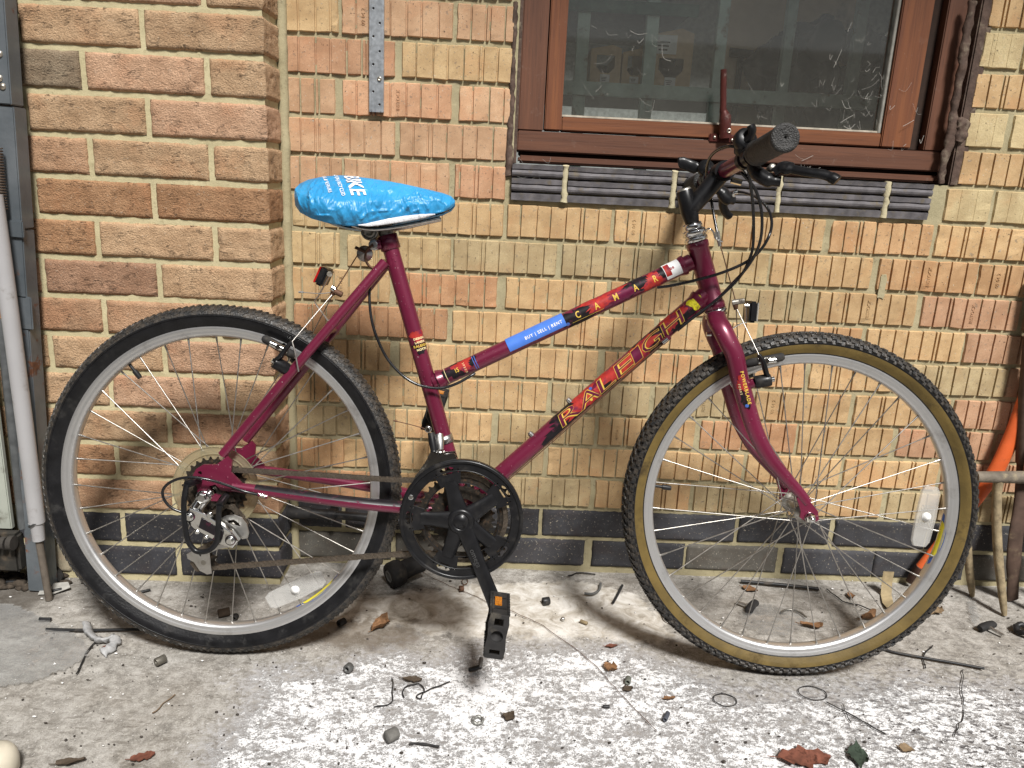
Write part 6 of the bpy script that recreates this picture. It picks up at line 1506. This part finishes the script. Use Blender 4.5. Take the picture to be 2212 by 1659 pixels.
for sg in (1, -1):
    for k in range(95):
        u0 = rc.uniform(_a+.02, _b-.005); a0 = rc.uniform(.058, .150); th = rc.gauss(1.25, .55)*rc.choice((1, 1, -1)); ln_ = rc.uniform(.012, .045)
        CR[sg].append((u0, a0, u0+math.cos(th)*ln_, a0-math.sin(abs(th))*ln_, rc.uniform(.0028, .0060), rc.uniform(.0010, .0036)*rc.choice((1, 1, 1, -.7))))
    for k in range(16):
        u0 = rc.uniform(_a+.03, _b-.05); a0 = rc.uniform(.01, .09); th = rc.gauss(.25, .35); ln_ = rc.uniform(.03, .09); CR[sg].append((u0, a0, u0+math.cos(th)*ln_, a0+math.sin(th)*ln_, rc.uniform(.003, .006), rc.uniform(.0006, .0016)))
CR = {s_: np.array(q_) for s_, q_ in CR.items()}
def crease(U, a, sg):
    c = CR[sg]; ex, ey = c[:, 2]-c[:, 0], c[:, 3]-c[:, 1]; wx_, wy_ = U-c[:, 0], a-c[:, 1]
    t_ = np.clip((wx_*ex+wy_*ey)/(ex*ex+ey*ey), 0, 1); d_ = np.hypot(wx_-ex*t_, wy_-ey*t_)/c[:, 4]
    return float((c[:, 5]*np.maximum(0, 1-d_)*np.sin(PI*np.clip(t_, .04, .96))**.5).sum())
for i, f in enumerate(us):
    k = min(int(f), len(STN)-2); g = f-k; g = g*g*(3-2*g)*.4+g*.6; U, hw, tp, ed, hm = [STN[k][j]+(STN[k+1][j]-STN[k][j])*g for j in range(5)]
    for c_ in range(NC):
        q = c_/(NC-1)*2-1; aq = abs(q); sg = 1 if q > 0 else -1
        if aq < .55: h = aq/.55; y = hw*(h**1.05)*.985; z = tp-(tp-ed)*(h**2.2)
        elif aq < .9:
            h = (aq-.55)/.35; y = hw*(1+.05*math.sin(h*PI)-.10*h*h); z = ed-(ed-hm)*h
        else:
            h = (aq-.9)/.1; y = hw*(.90-.28*h); z = hm+.003*h
        fold = 0.0
        pp_ = Vector((U*30, sg*2.0, z*10))
        if aq > .42:
            m_ = min(1, (aq-.42)/.25); r1 = 1-abs(noise.noise(Vector((U*46+z*16, sg*3.3, z*9))))*2; r2 = 1-abs(noise.noise(Vector((U*95-z*40, sg*1.3, z*30))))*2
            pl = abs(math.sin(U*150 + 2.6*noise.noise(Vector((U*22, z*14, sg)))+z*55)); gat = .5+.5*noise.noise(Vector((U*17, sg*2, 4))); fold = (.0050*(1-pl)*gat*min(1, m_*1.2) + .0060*r1*r1*r1 + .0022*r2)*m_*min(1, hw/.04)
        else: fold = .0012*noise.noise(Vector((U*40, q*6, 1)))
        fold = fold*.45 + crease(U, aq*(.075+hw), sg)*min(1, hw/.03)
        vs.append(Vector((U, -sg*(y+fold*(min(1, aq/.5))) if aq > .02 else 0, z + (fold*.8 if aq < .55 else 0))))
fs = [(i*NC+j, i*NC+j+1, (i+1)*NC+j+1, (i+1)*NC+j) for i in range(NS-1) for j in range(NC-1)]
fs += [tuple(range(NC)), tuple((NS-1)*NC+j for j in range(NC))]
sad.add(vs, fs, 0, True); saddle = empty('saddle', (0, 0, 0), bike); cover = sad.build('saddle_cover', M_COVER, saddle); tag(cover, 'creased shiny blue plastic rain cover with white lettering')
mb = MB(); mb.tube(smooth_path([*[Vector((x+DX, 0, z+DZ)) for x, z in ((.15, .822), (.21, .808), (.27, .812), (.33, .826), (.385, .838))]], 5), [(.03, .008)]+[(.060, .012)]*8+[(.035, .012)]*6+[(.020, .010)]*6, 14, True, 0, (0, 1, 0)); mb.build('saddle_base', M_BLK, saddle)
hem = []
for i in range(0, NS):
    p = vs[i*NC+int(NC*.93)]; 
    if .245 < p.x-DX < .366: hem.append(p + Vector((0, -.0015, -.0025)))
mb = MB(); mb.tube(hem, [(.0012, max(.0008, .0050*math.sin(PI*(k+.3)/(len(hem)))**.6)) for k in range(len(hem))], 8, True, 0, (0, 1, 0)); mb.build('elastic_hem', simple('white_elastic', (.66, .66, .68), .8, var=.2, vs=300, bump=.001, bs=500), cover)
bvh = BVHTree.FromPolygons([tuple(v_) for v_ in vs], fs)
def print_on(me, O_, xdir, ydir, mat, nm='lettering'):
    bm = bmesh.new(); bm.from_mesh(me); n3 = Vector(xdir).cross(Vector(ydir)).normalized()
    bmesh.ops.subdivide_edges(bm, edges=[e_ for e_ in bm.edges if e_.calc_length() > .004], cuts=2); bmesh.ops.triangulate(bm, faces=bm.faces[:])
    for q in bm.verts:
        p = Vector(O_) + Vector(xdir)*q.co.x + Vector(ydir)*q.co.y; hit = bvh.ray_cast(p + n3*.25, -n3)
        q.co = (hit[0]+n3*.0016) if hit[0] else p
    m2 = bpy.data.meshes.new(nm); bm.to_mesh(m2); bm.free(); return put(nm, m2, mat, cover)
xd = Vector((.36, -.66, -.66)).normalized(); yd_ = Vector((.93, .25, .26)); yd_ = (yd_-xd*yd_.dot(xd)).normalized()
if xd.cross(yd_).y > 0: pass
print_on(text_mesh('BIKE', .034, 0, .0006, 1.0), Vector((.232+DX, -.050, .858+DZ)), xd, yd_, M_WPRT); print_on(text_mesh('THE (UN) RECYCLED', .0085, 0, .0001), Vector((.208+DX, -.052, .856+DZ)), xd, yd_, M_WPRT); print_on(text_mesh('BIKES & REPAIRS', .0085, 0, .0001, 1.2), Vector((.188+DX, -.052, .854+DZ)), xd, yd_, M_WPRT)

# ---- stem, handlebar and controls (steered)
def steer(mb): return mb.xf(SM)
mb = MB(); s0_, s1_ = fp(1498, 492), fp(1478, 412); x0_ = fp(1488, 456); Cb = fp(1560, 372, .0)
mb.tube([s0_-(s1_-s0_)*.2, s0_, s0_.lerp(s1_, .3)], .0112, 20); mb.tube([s0_.lerp(s1_, .12), s0_.lerp(s1_, .4), s0_.lerp(s1_, .97), s1_], [.0118, .0150, .0142, .0130], 20); mb.tube([x0_, x0_.lerp(Cb, .5), Cb], [.0150, .0155, .0165], 20)
mb.tube([Cb+Vector((0, -.021, 0)), Cb+Vector((0, .021, 0))], .0175, 22); stem = steer(mb).build('stem', M_BLK, bike)
mb = MB(); d_ = (s1_-s0_).normalized(); mb.lathe(s1_, d_, [(.0125, -.001), (.0125, .002), (.010, .004), (.006, .004), (.005, .001), (.0001, .001)], 18); steer(mb).build('expander_bolt', M_DALU, stem)
mb = MB(); a = fp(1592, 392, .012); mb.lathe(a, (1, 0, -.2), [(.0055, -.01), (.0055, .008), (.0001, .009)], 6, smooth=False); steer(mb).build('clamp_bolt', M_CHROME, stem)
bv = [.0, .08, .15, .20, .30]
Eb = fp(1697, 297, .315)
def bar_pt(v_): return Vector((Cb.x+(Eb.x-Cb.x)*abs(v_)/.315, -v_, Cb.z+(Eb.z-Cb.z)*abs(v_)/.315))
VR, VL = .315, -.250
mb = MB(); mb.tube([bar_pt(VL)] + [bar_pt(v_) for v_ in (-.15, -.06, 0, .06, .15, .25)] + [bar_pt(VR-.004)], [.0110, .0112, .0125, .0127, .0125, .0112, .0110, .0110], 20); bar = steer(mb).build('handlebar', M_PAINT, bike)
t = NT('black_grip_rubber'); v = t.coord(); t.col(t.ramp(t.noise(v, 120, 4), [(.3, (.016, .016, .016)), (.7, (.040, .038, .036))])); t.rough(.62); wv = t.n('ShaderNodeTexVoronoi'); wv.inputs['Scale'].default_value = 520; t.l(v, wv.inputs['Vector']); t.bump(wv.outputs['Distance'], .0010); M_GRIP = t.m
def grip(v0, v1):
    a, b = bar_pt(v0), bar_pt(v1); d_ = (b-a).normalized(); L = (b-a).length; mb = MB()
    mb.lathe(a, d_, [(.0112, 0), (.0185, .0), (.0192, .004), (.0174, .008)] + [(.0172+.0009*(k % 2), .010+(L-.022)*k/24) for k in range(25)] + [(.0192, L-.010), (.0198, L-.003), (.0188, L), (.0150, L+.0012), (.0132, L+.0004), (.0060, L+.0006), (.0022, L+.0006), (.0020, L-.002), (.0001, L-.002)], 28)
    steer(mb).build('grip', M_GRIP, bar)
grip(.192, VR); grip(-.150, VL)
# right brake lever
lv = empty('brake_lever', (0, 0, 0), bike)
mb = MB(); a = bar_pt(.165); mb.tube([a+Vector((0, .010, 0)), a+Vector((0, -.010, 0))], .0150, 18)
b1, b2, b3 = fp(1632, 370, .17), fp(1658, 388, .18), fp(1686, 392, .185); mb.tube(smooth_path([a+Vector((.004, 0, -.006)), b1, b2, b3], 5), [(.012, .010)]*6+[(.0150, .011)]*6+[(.010, .008)]*4, 14); steer(mb).build('lever_body', M_BLK, lv)
pts = [fp(x, y, v_) for x, y, v_ in ((1672, 372, .185), (1690, 362, .19), (1712, 366, .20), (1745, 372, .215), (1778, 377, .225), (1800, 385, .232), (1809, 391, .235))]
mb = MB(); mb.tube(smooth_path(pts, 5), [(.0060, .010)]*4+[(.0075, .012)]*6+[(.0058, .0078)]*8+[(.0064, .0080)]*6+[(.0075, .0088)]*6+[(.006, .007)], 14, True, 0, (1, 0, 0)); steer(mb).build('lever_blade', M_BLK, lv)
mb = MB(); a = fp(1666, 364, .17); mb.lathe(a, (0, -1, .2), [(.006, -.01), (.006, .006), (.004, .008), (.0001, .008)], 12); steer(mb).build('cable_adjuster', M_DALU, lv)
# right thumb shifter
sh = empty('shifter', (0, 0, 0), bike); a = bar_pt(.135)
mb = MB(); mb.tube([a+Vector((0, .008, 0)), a+Vector((0, -.008, 0))], .0152, 18); c0 = fp(1607, 306, .145); mb.tube(smooth_path([a+Vector((0, 0, .010)), fp(1604, 328, .14), c0], 4), [(.010, .008)]*4+[(.016, .012)]*5, 12); mb.lathe(c0+Vector((0, .006, 0)), (.2, -1, .3), [(.0001, 0), (.017, 0), (.018, .004), (.018, .012), (.014, .016), (.0001, .016)], 22); steer(mb).build('shifter_body', M_BLK, sh)
pts = [c0, fp(1620, 296, .155), fp(1625, 282, .16), fp(1622, 271, .16)]; mb = MB(); mb.tube(smooth_path(pts, 4), [(.010, .007)]*5+[(.0085, .006)]*4+[(.0095, .006)]*4, 12); steer(mb).build('shifter_lever', M_BLK, sh)
mb = MB(); mb.tube(smooth_path([fp(1591, 316, .14), fp(1592, 327, .14), fp(1600, 331, .14), fp(1612, 324, .14)], 4), .0022, 8); steer(mb).build('cable_stop_plate', M_CHROME, sh)
mb = MB(); a = bar_pt(.115); mb.tube([a+Vector((.012, .006, -.012)), a+Vector((.012, -.004, -.016)), fp(1601, 355, .115)], [.006, .008, .006], 10); steer(mb).build('clamp', M_ALU, sh)
# left controls seen past the stem
l2 = empty('brake_lever', (0, 0, 0), bike); a = bar_pt(-.115)
mb = MB(); mb.tube([a+Vector((0, .010, 0)), a+Vector((0, -.010, 0))], .0150, 16); b1 = fp(1570, 428, -.12); b2 = fp(1584, 432, -.125); mb.tube(smooth_path([a+Vector((.003, 0, -.010)), fp(1556, 412, -.12), b1, b2], 5), [(.011, .009)]*6+[(.0150, .011)]*6+[(.010, .008)]*4, 12); steer(mb).build('lever_body', M_BLK, l2)
pts = [fp(x, y, v_) for x, y, v_ in ((1562, 430, -.13), (1562, 446, -.14), (1568, 460, -.15), (1578, 469, -.155))]; mb = MB(); mb.tube(smooth_path(pts, 5), [(.006, .009)]*8+[(.0072, .009)]*7+[(.005, .006)], 12); steer(mb).build('lever_blade', M_BLK, l2)
mb = MB(); a_ = fp(1581, 417, -.12); mb.tube([b2, a_, fp(1592, 414, -.12)], [.005, .0058, .0052], 12); steer(mb).build('cable_adjuster', M_CHROME, l2)
s2_ = empty('shifter', (0, 0, 0), bike); mb = MB(); a = bar_pt(-.09); mb.tube([a+Vector((0, .008, 0)), a+Vector((0, -.008, 0))], .0150, 16); c0 = fp(1524, 366, -.10); mb.tube([a, fp(1535, 378, -.10), c0], [.009, .012, .013], 12); mb.lathe(c0+Vector((0, .006, .0)), (0, -1, .3), [(.0001, 0), (.014, 0), (.015, .004), (.015, .012), (.0001, .015)], 20); steer(mb).build('shifter_body', M_BLK, s2_)
pts = [c0, fp(1508, 364, -.105), fp(1490, 358, -.11), fp(1474, 352, -.11), fp(1465, 353, -.11)]; mb = MB(); mb.tube(smooth_path(pts, 4), [(.007, .004)]*5+[(.0110, .0045)]*8+[(.0105, .004)]*3+[(.006, .003)], 12, True, 0, (0, 0, 1)); steer(mb).build('shifter_lever', M_BLK, s2_)

# ---- brakes
def canti(nm, P, wires_, boss, frame_p):
    pass
fb = empty('front_brake', (0, 0, 0), bike)
def rod(nm, pts, r, m, par, st=True, sm=True, fl_=None, n=10):
    mb = MB(); pth = smooth_path(pts, 5) if sm and len(pts) > 2 else pts
    if hasattr(r, '__len__'):
        rr = []; 
        for i in range(len(pth)):
            f = i/(len(pth)-1)*(len(r)-1); a = min(int(f), len(r)-2); g = f-a; p_, q_ = r[a], r[a+1]
            rr.append(tuple(x+(y-x)*g for x, y in zip(p_, q_)) if hasattr(p_, '__len__') else p_+(q_-p_)*g)
        r = rr
    mb.tube(pth, r, n, True, 0, fl_)
    if st: mb.xf(SM)
    return mb.build(nm, m, par)
for s in (1, -1):
    sy = lambda p: Vector((p.x, p.y*s, p.z))
    v0 = .052
    A0 = sy(fp(1630, 826, v0)); A1 = sy(fp(1665, 820, v0+.002))
    rod('brake_boss', [sy(fp(1608, 836, .046)), A0], [.0085, .0080], M_PAINT, fb); rod('boss_sleeve', [A0, A0.lerp(A1, .1), A1.lerp(A0, .1), A1], [.0100, .0112, .0112, .0100], M_BLK, fb, True, False, None, 16)
    rod('pivot_bolt', [A1, A1+(A1-A0).normalized()*.006], .0045, M_CHROME, fb, True, False)
    top = sy(fp(1639, 766, v0+.012)); rod('brake_arm', [A1+Vector((-.006, 0, .004)), sy(fp(1653, 798, v0+.008)), sy(fp(1648, 780, v0+.012)), top], [(.008, .004), (.0085, .0045), (.0075, .004), (.005, .0035)], M_BLK, fb, True, True, (0, 1, 0))
    pc = sy(fp(1652, 778, .026)); d_ = Vector((.9, 0, .22)).normalized(); rod('brake_pad', [pc-d_*.034, pc-d_*.030, pc, pc+d_*.030, pc+d_*.034], [(.004, .004), (.0075, .006), (.0078, .0062), (.0075, .006), (.005, .004)], M_RUB, fb, True, False, (0, 0, 1))
    pb_ = sy(fp(1655, 779, .055)); rod('pad_post', [Vector((pb_.x, pc.y, pb_.z)), pb_ + Vector((0, -s*.006, 0))], .0040, M_CHROME, fb, True, False); rod('pad_clamp', [pb_-Vector((.014, 0, .002)), pb_+Vector((.016, 0, .002))], [(.0058, .0052)]*2, M_CHROME, fb, True, False, None, 14)
Yk = fp(1590, 664, .028); rod('straddle_wire', [fp(1639, 766, .064), Yk], .0010, M_WIRE, fb); tl = fp(1639, 766, .064); rod('straddle_wire', [Vector((tl.x, -tl.y, tl.z)), Yk], .0010, M_WIRE, fb)
rod('yoke', [Yk+Vector((0, 0, -.004)), Yk+Vector((-.002, 0, .006)), Yk+Vector((-.004, .002, .010))], [.003, .0055, .003], M_RUST, fb); rod('yoke_bolt', [Yk+Vector((-.008, -.002, .008)), Yk+Vector((.012, -.004, .012))], .0048, M_DALU, fb, True, False)
hg = fp(1553, 518, .012); rod('brake_cable', [hg, Yk+Vector((0, 0, .006))], .0010, M_RUST, fb)
rod('cable_hanger', [HT+Vector((.012, -.006, .016)), fp(1530, 494, .012), fp(1540, 500, .012), fp(1546, 516, .012), fp(1560, 522, .012)], [(.0050, .0016)]*3, M_CHROME, fb, False); rod('hanger_adjuster', [fp(1549, 500, .012), fp(1555, 532, .012)], [.0042, .0030], M_ALU, fb, True, False)
# front reflector on its bracket
frf = empty('front_reflector', (0, 0, 0), bike); rod('bracket', [fp(1556, 716, .008)+Vector((.012, 0, 0)), fp(1598, 700, .006), fp(1612, 696, .006)], [(.0045, .0010)]*2, M_ALU, frf, True, True, (0, 1, 0)); rod('bracket', [fp(1611, 698, .006), fp(1610.5, 655, .008)], [(.0050, .0012)]*2, M_ALU, frf, True, False, (0, 1, 0))
a, b = fp(1623, 651, .012), fp(1624, 697, .012); mb = MB(); c_ = (a+b)/2; hh = (a-b).length
mb.box((c_.x+.003, c_.y+.02, c_.z), (.014, .044, hh), None, 0, .003); steer(mb).build('reflector_housing', M_BLK, frf); mb = MB(); mb.box((c_.x+.011, c_.y+.02, c_.z), (.003, .040, hh*.9), None, 0, .001); steer(mb).build('reflector_lens', M_LENS, frf)
rod('bracket_bolt', [fp(1608, 660, .012), fp(1618, 660, .012)], .0035, M_CHROME, frf, True, False); rod('bracket_bolt', [fp(1526, 722, .012), fp(1536, 722, .012)], .0042, M_CHROME, frf, True, False)
# rear brake
rbk = empty('rear_brake', (0, 0, 0), bike)
for s in (1, -1):
    sy = lambda p: Vector((p.x, p.y*s, p.z))
    B0, B1 = sy(bp(622, 799, .046)), sy(bp(592, 781, .056))
    rod('brake_boss', [sy(bp(632, 806, .040)), B0], [.0085, .0080], M_PAINT, rbk, False, False); rod('boss_sleeve', [B0, B0.lerp(B1, .1), B1.lerp(B0, .1), B1], [.0100, .0112, .0112, .0100], M_BLK, rbk, False, False, None, 16); rod('pivot_bolt', [B1, B1+(B1-B0).normalized()*.005], .0045, M_CHROME, rbk, False, False)
    tp_ = sy(bp(631, 738, .062)); rod('brake_arm', [B1+Vector((.004, 0, .004)), sy(bp(606, 770, .060)), sy(bp(619, 752, .062)), tp_], [(.008, .004), (.0085, .0045), (.0070, .004), (.005, .0035)], M_BLK, rbk, False, True, (0, 1, 0))
    pc = sy(bp(600, 748, .026)); d_ = Vector((.86, 0, -.46)).normalized(); rod('brake_pad', [pc-d_*.030, pc-d_*.026, pc, pc+d_*.030, pc+d_*.034], [(.004, .004), (.0075, .006), (.0078, .0062), (.0075, .006), (.005, .004)], M_RUB, rbk, False, False, (0, 0, 1))
    pb_ = sy(bp(602, 749, .056)); rod('pad_post', [Vector((pb_.x, pc.y, pb_.z)), pb_+Vector((0, -s*.006, 0))], .0042, M_CHROME, rbk, False, False); rod('pad_clamp', [pb_+Vector((-.014, 0, .006)), pb_+Vector((.016, 0, -.007))], [(.0058, .0052)]*2, M_CHROME, rbk, False, False, None, 14)
YR = bp(722, 631, .018); tp_ = bp(631, 738, .064); rod('straddle_wire', [tp_, YR], .0010, M_WIRE, rbk, False); rod('straddle_wire', [Vector((tp_.x, -tp_.y, tp_.z)), YR], .0010, M_WIRE, rbk, False); rod('straddle_wire', [tp_, bp(637, 760, .066), bp(645, 803, .068)], .0014, M_WIRE, rbk, False)
rod('yoke', [YR+Vector((-.006, 0, -.006)), YR, YR+Vector((.004, 0, .006))], [.003, .0050, .003], M_RUST, rbk, False); rod('yoke_bolt', [YR+Vector((-.004, -.002, .004)), YR+Vector((.014, -.002, -.004))], .0050, M_RUST, rbk, False, False); rod('yoke_nut', [YR+Vector((-.004, -.003, .008)), YR+Vector((.002, -.003, .004))], .0055, M_CHROME, rbk, False, False)
rod('brake_cable', [YR, bp(773, 550, .012)], .0010, M_RUST, rbk, False); rod('cable_tail', [YR, bp(690, 634, .02), bp(648, 631, .02)], .0008, M_WIRE, rbk, False); rod('cable_tail_cap', [bp(656, 631, .02), bp(645, 631, .02)], .0017, M_ALU, rbk, False, False)
# rear reflector
rrf = empty('rear_reflector', (0, 0, 0), bike); rod('bracket', [bp(712, 696, .010), bp(697, 676, .012), bp(681, 652, .012), bp(690, 636, .012), bp(714, 592, .012)], [(.0050, .0012)]*3, M_ALU, rrf, False, True, (0, 1, 0))
a, b = bp(704, 580, .012), bp(688, 615, .012); m_ = frame_from(b, a, (0, 1, 0)); L = (a-b).length
mb = MB(); mb.box((0, 0, L/2), (.050, .014, L*1.05), None, 0, .003); mb.xf(m_); mb.v = [tuple(Vector(q)+Vector((0, .018, 0))) for q in mb.v]; mb.build('reflector_housing', M_BLK, rrf)
nrm = Vector((-(a-b).z, 0, (a-b).x)).normalized(); mb = MB(); mb.box((0, 0, L/2), (.046, .003, L*.98), None, 0, .001); mb.xf(m_); mb.v = [tuple(Vector(q)+Vector((0, .018, 0))+nrm*.0085) for q in mb.v]; mb.build('reflector_lens', simple('red_lens', (.45, .012, .012), .2, 0, .4, .1), rrf); rod('bracket_bolt', [bp(712, 592, .013)+Vector((0, 0, 0)), bp(712, 592, .020)], .0048, M_BRASS, rrf, False, False)

# ---- cables
def cable(nm, pts, r=.0026, m=M_HOUS, st=False, n=8): return rod(nm, pts, r, m, bike, st, True, None, n)
cable('cable_housing', [bp(x, y, v_) for x, y, v_ in ((1026, 806, .014), (1015, 813, .018), (990, 827, .022), (965, 836, .024), (940, 838.5, .026), (903, 831, .026), (872, 813, .024), (846, 787, .022), (828, 760, .02), (810, 718, .018), (801, 680, .014), (798, 640, .008), (800, 610, .004))])
cable('cable_housing', [bp(x, y, v_) for x, y, v_ in ((567, 1070, .070), (530, 1062, .072), (490, 1048, .078), (450, 1036, .086), (410, 1031, .09), (375, 1038, .09), (353, 1056, .09), (354, 1078, .09), (372, 1098, .09), (398, 1108, .088))], .0025)
rod('cable_stop', [bp(558, 1067, .070), bp(578, 1073, .068)], .0045, M_PAINT, bike, False, False); rod('cable_ferrule', [bp(562, 1069, .074), bp(574, 1072, .073)], .0035, M_CHROME, bike, False, False)
cable('inner_cable', [bp(575, 1073, .068), bp(720, 1085, .058), bp(862, 1100, .045)], .0008, M_RUST)
fpv = lambda L_: [fp(x, y, v_) for x, y, v_ in L_]
cable('cable_housing', fpv([(1616, 362, .13), (1620, 390, .12), (1626, 440, .10), (1628, 490, .08), (1626, 535, .06), (1618, 562, .05), (1604, 590, .04), (1580, 618, .032), (1540, 654, .03), (1500, 684, .03), (1463, 714, .03)]), .0026, M_HOUS, True)
cable('cable_housing', fpv([(1600, 372, .12), (1612, 384, .12), (1632, 410, .11), (1644, 450, .10), (1646, 490, .09), (1641, 525, .08), (1628, 556, .06), (1608, 585, .05), (1588, 606, .03), (1560, 636, .018), (1530, 665, -.01), (1490, 690, -.02)]), .0026, M_HOUS, True)
cable('cable_housing', fpv([(1590, 414, -.12), (1610, 417, -.10), (1636, 428, -.05), (1658, 450, .0), (1667, 478, .03), (1662, 508, .05), (1643, 540, .05), (1612, 566, .045), (1560, 589, .04), (1500, 606, .036), (1450, 617, .03), (1420, 621, .022)]), .0026, M_HOUS, True)
cable('cable_housing', fpv([(1592, 318, .14), (1575, 316, .13), (1556, 321, .10), (1540, 332, .06), (1530, 348, .02), (1526, 370, -.02), (1530, 395, -.03), (1536, 430, -.01), (1542, 465, .0), (1549, 502, .012)]), .0026, M_HOUS, True)
cable('inner_cable', [bp(1440, 734, .022), bp(1320, 838, .020), bp(1200, 944, .020), bp(1100, 1030, .020)], .0009, M_RUST); cable('inner_cable', [bp(1440, 737, .018), bp(1320, 842, .016), bp(1200, 949, .016), bp(1095, 1040, .016)], .0009, M_RUST)
rod('cable_stop', [bp(1430, 741, .020), bp(1446, 727, .020)], .0052, M_PAINT, bike, False, False); rod('cable_ferrule', [bp(1431, 741, .024), bp(1442, 732, .024)], .0038, M_CHROME, bike, False, False)
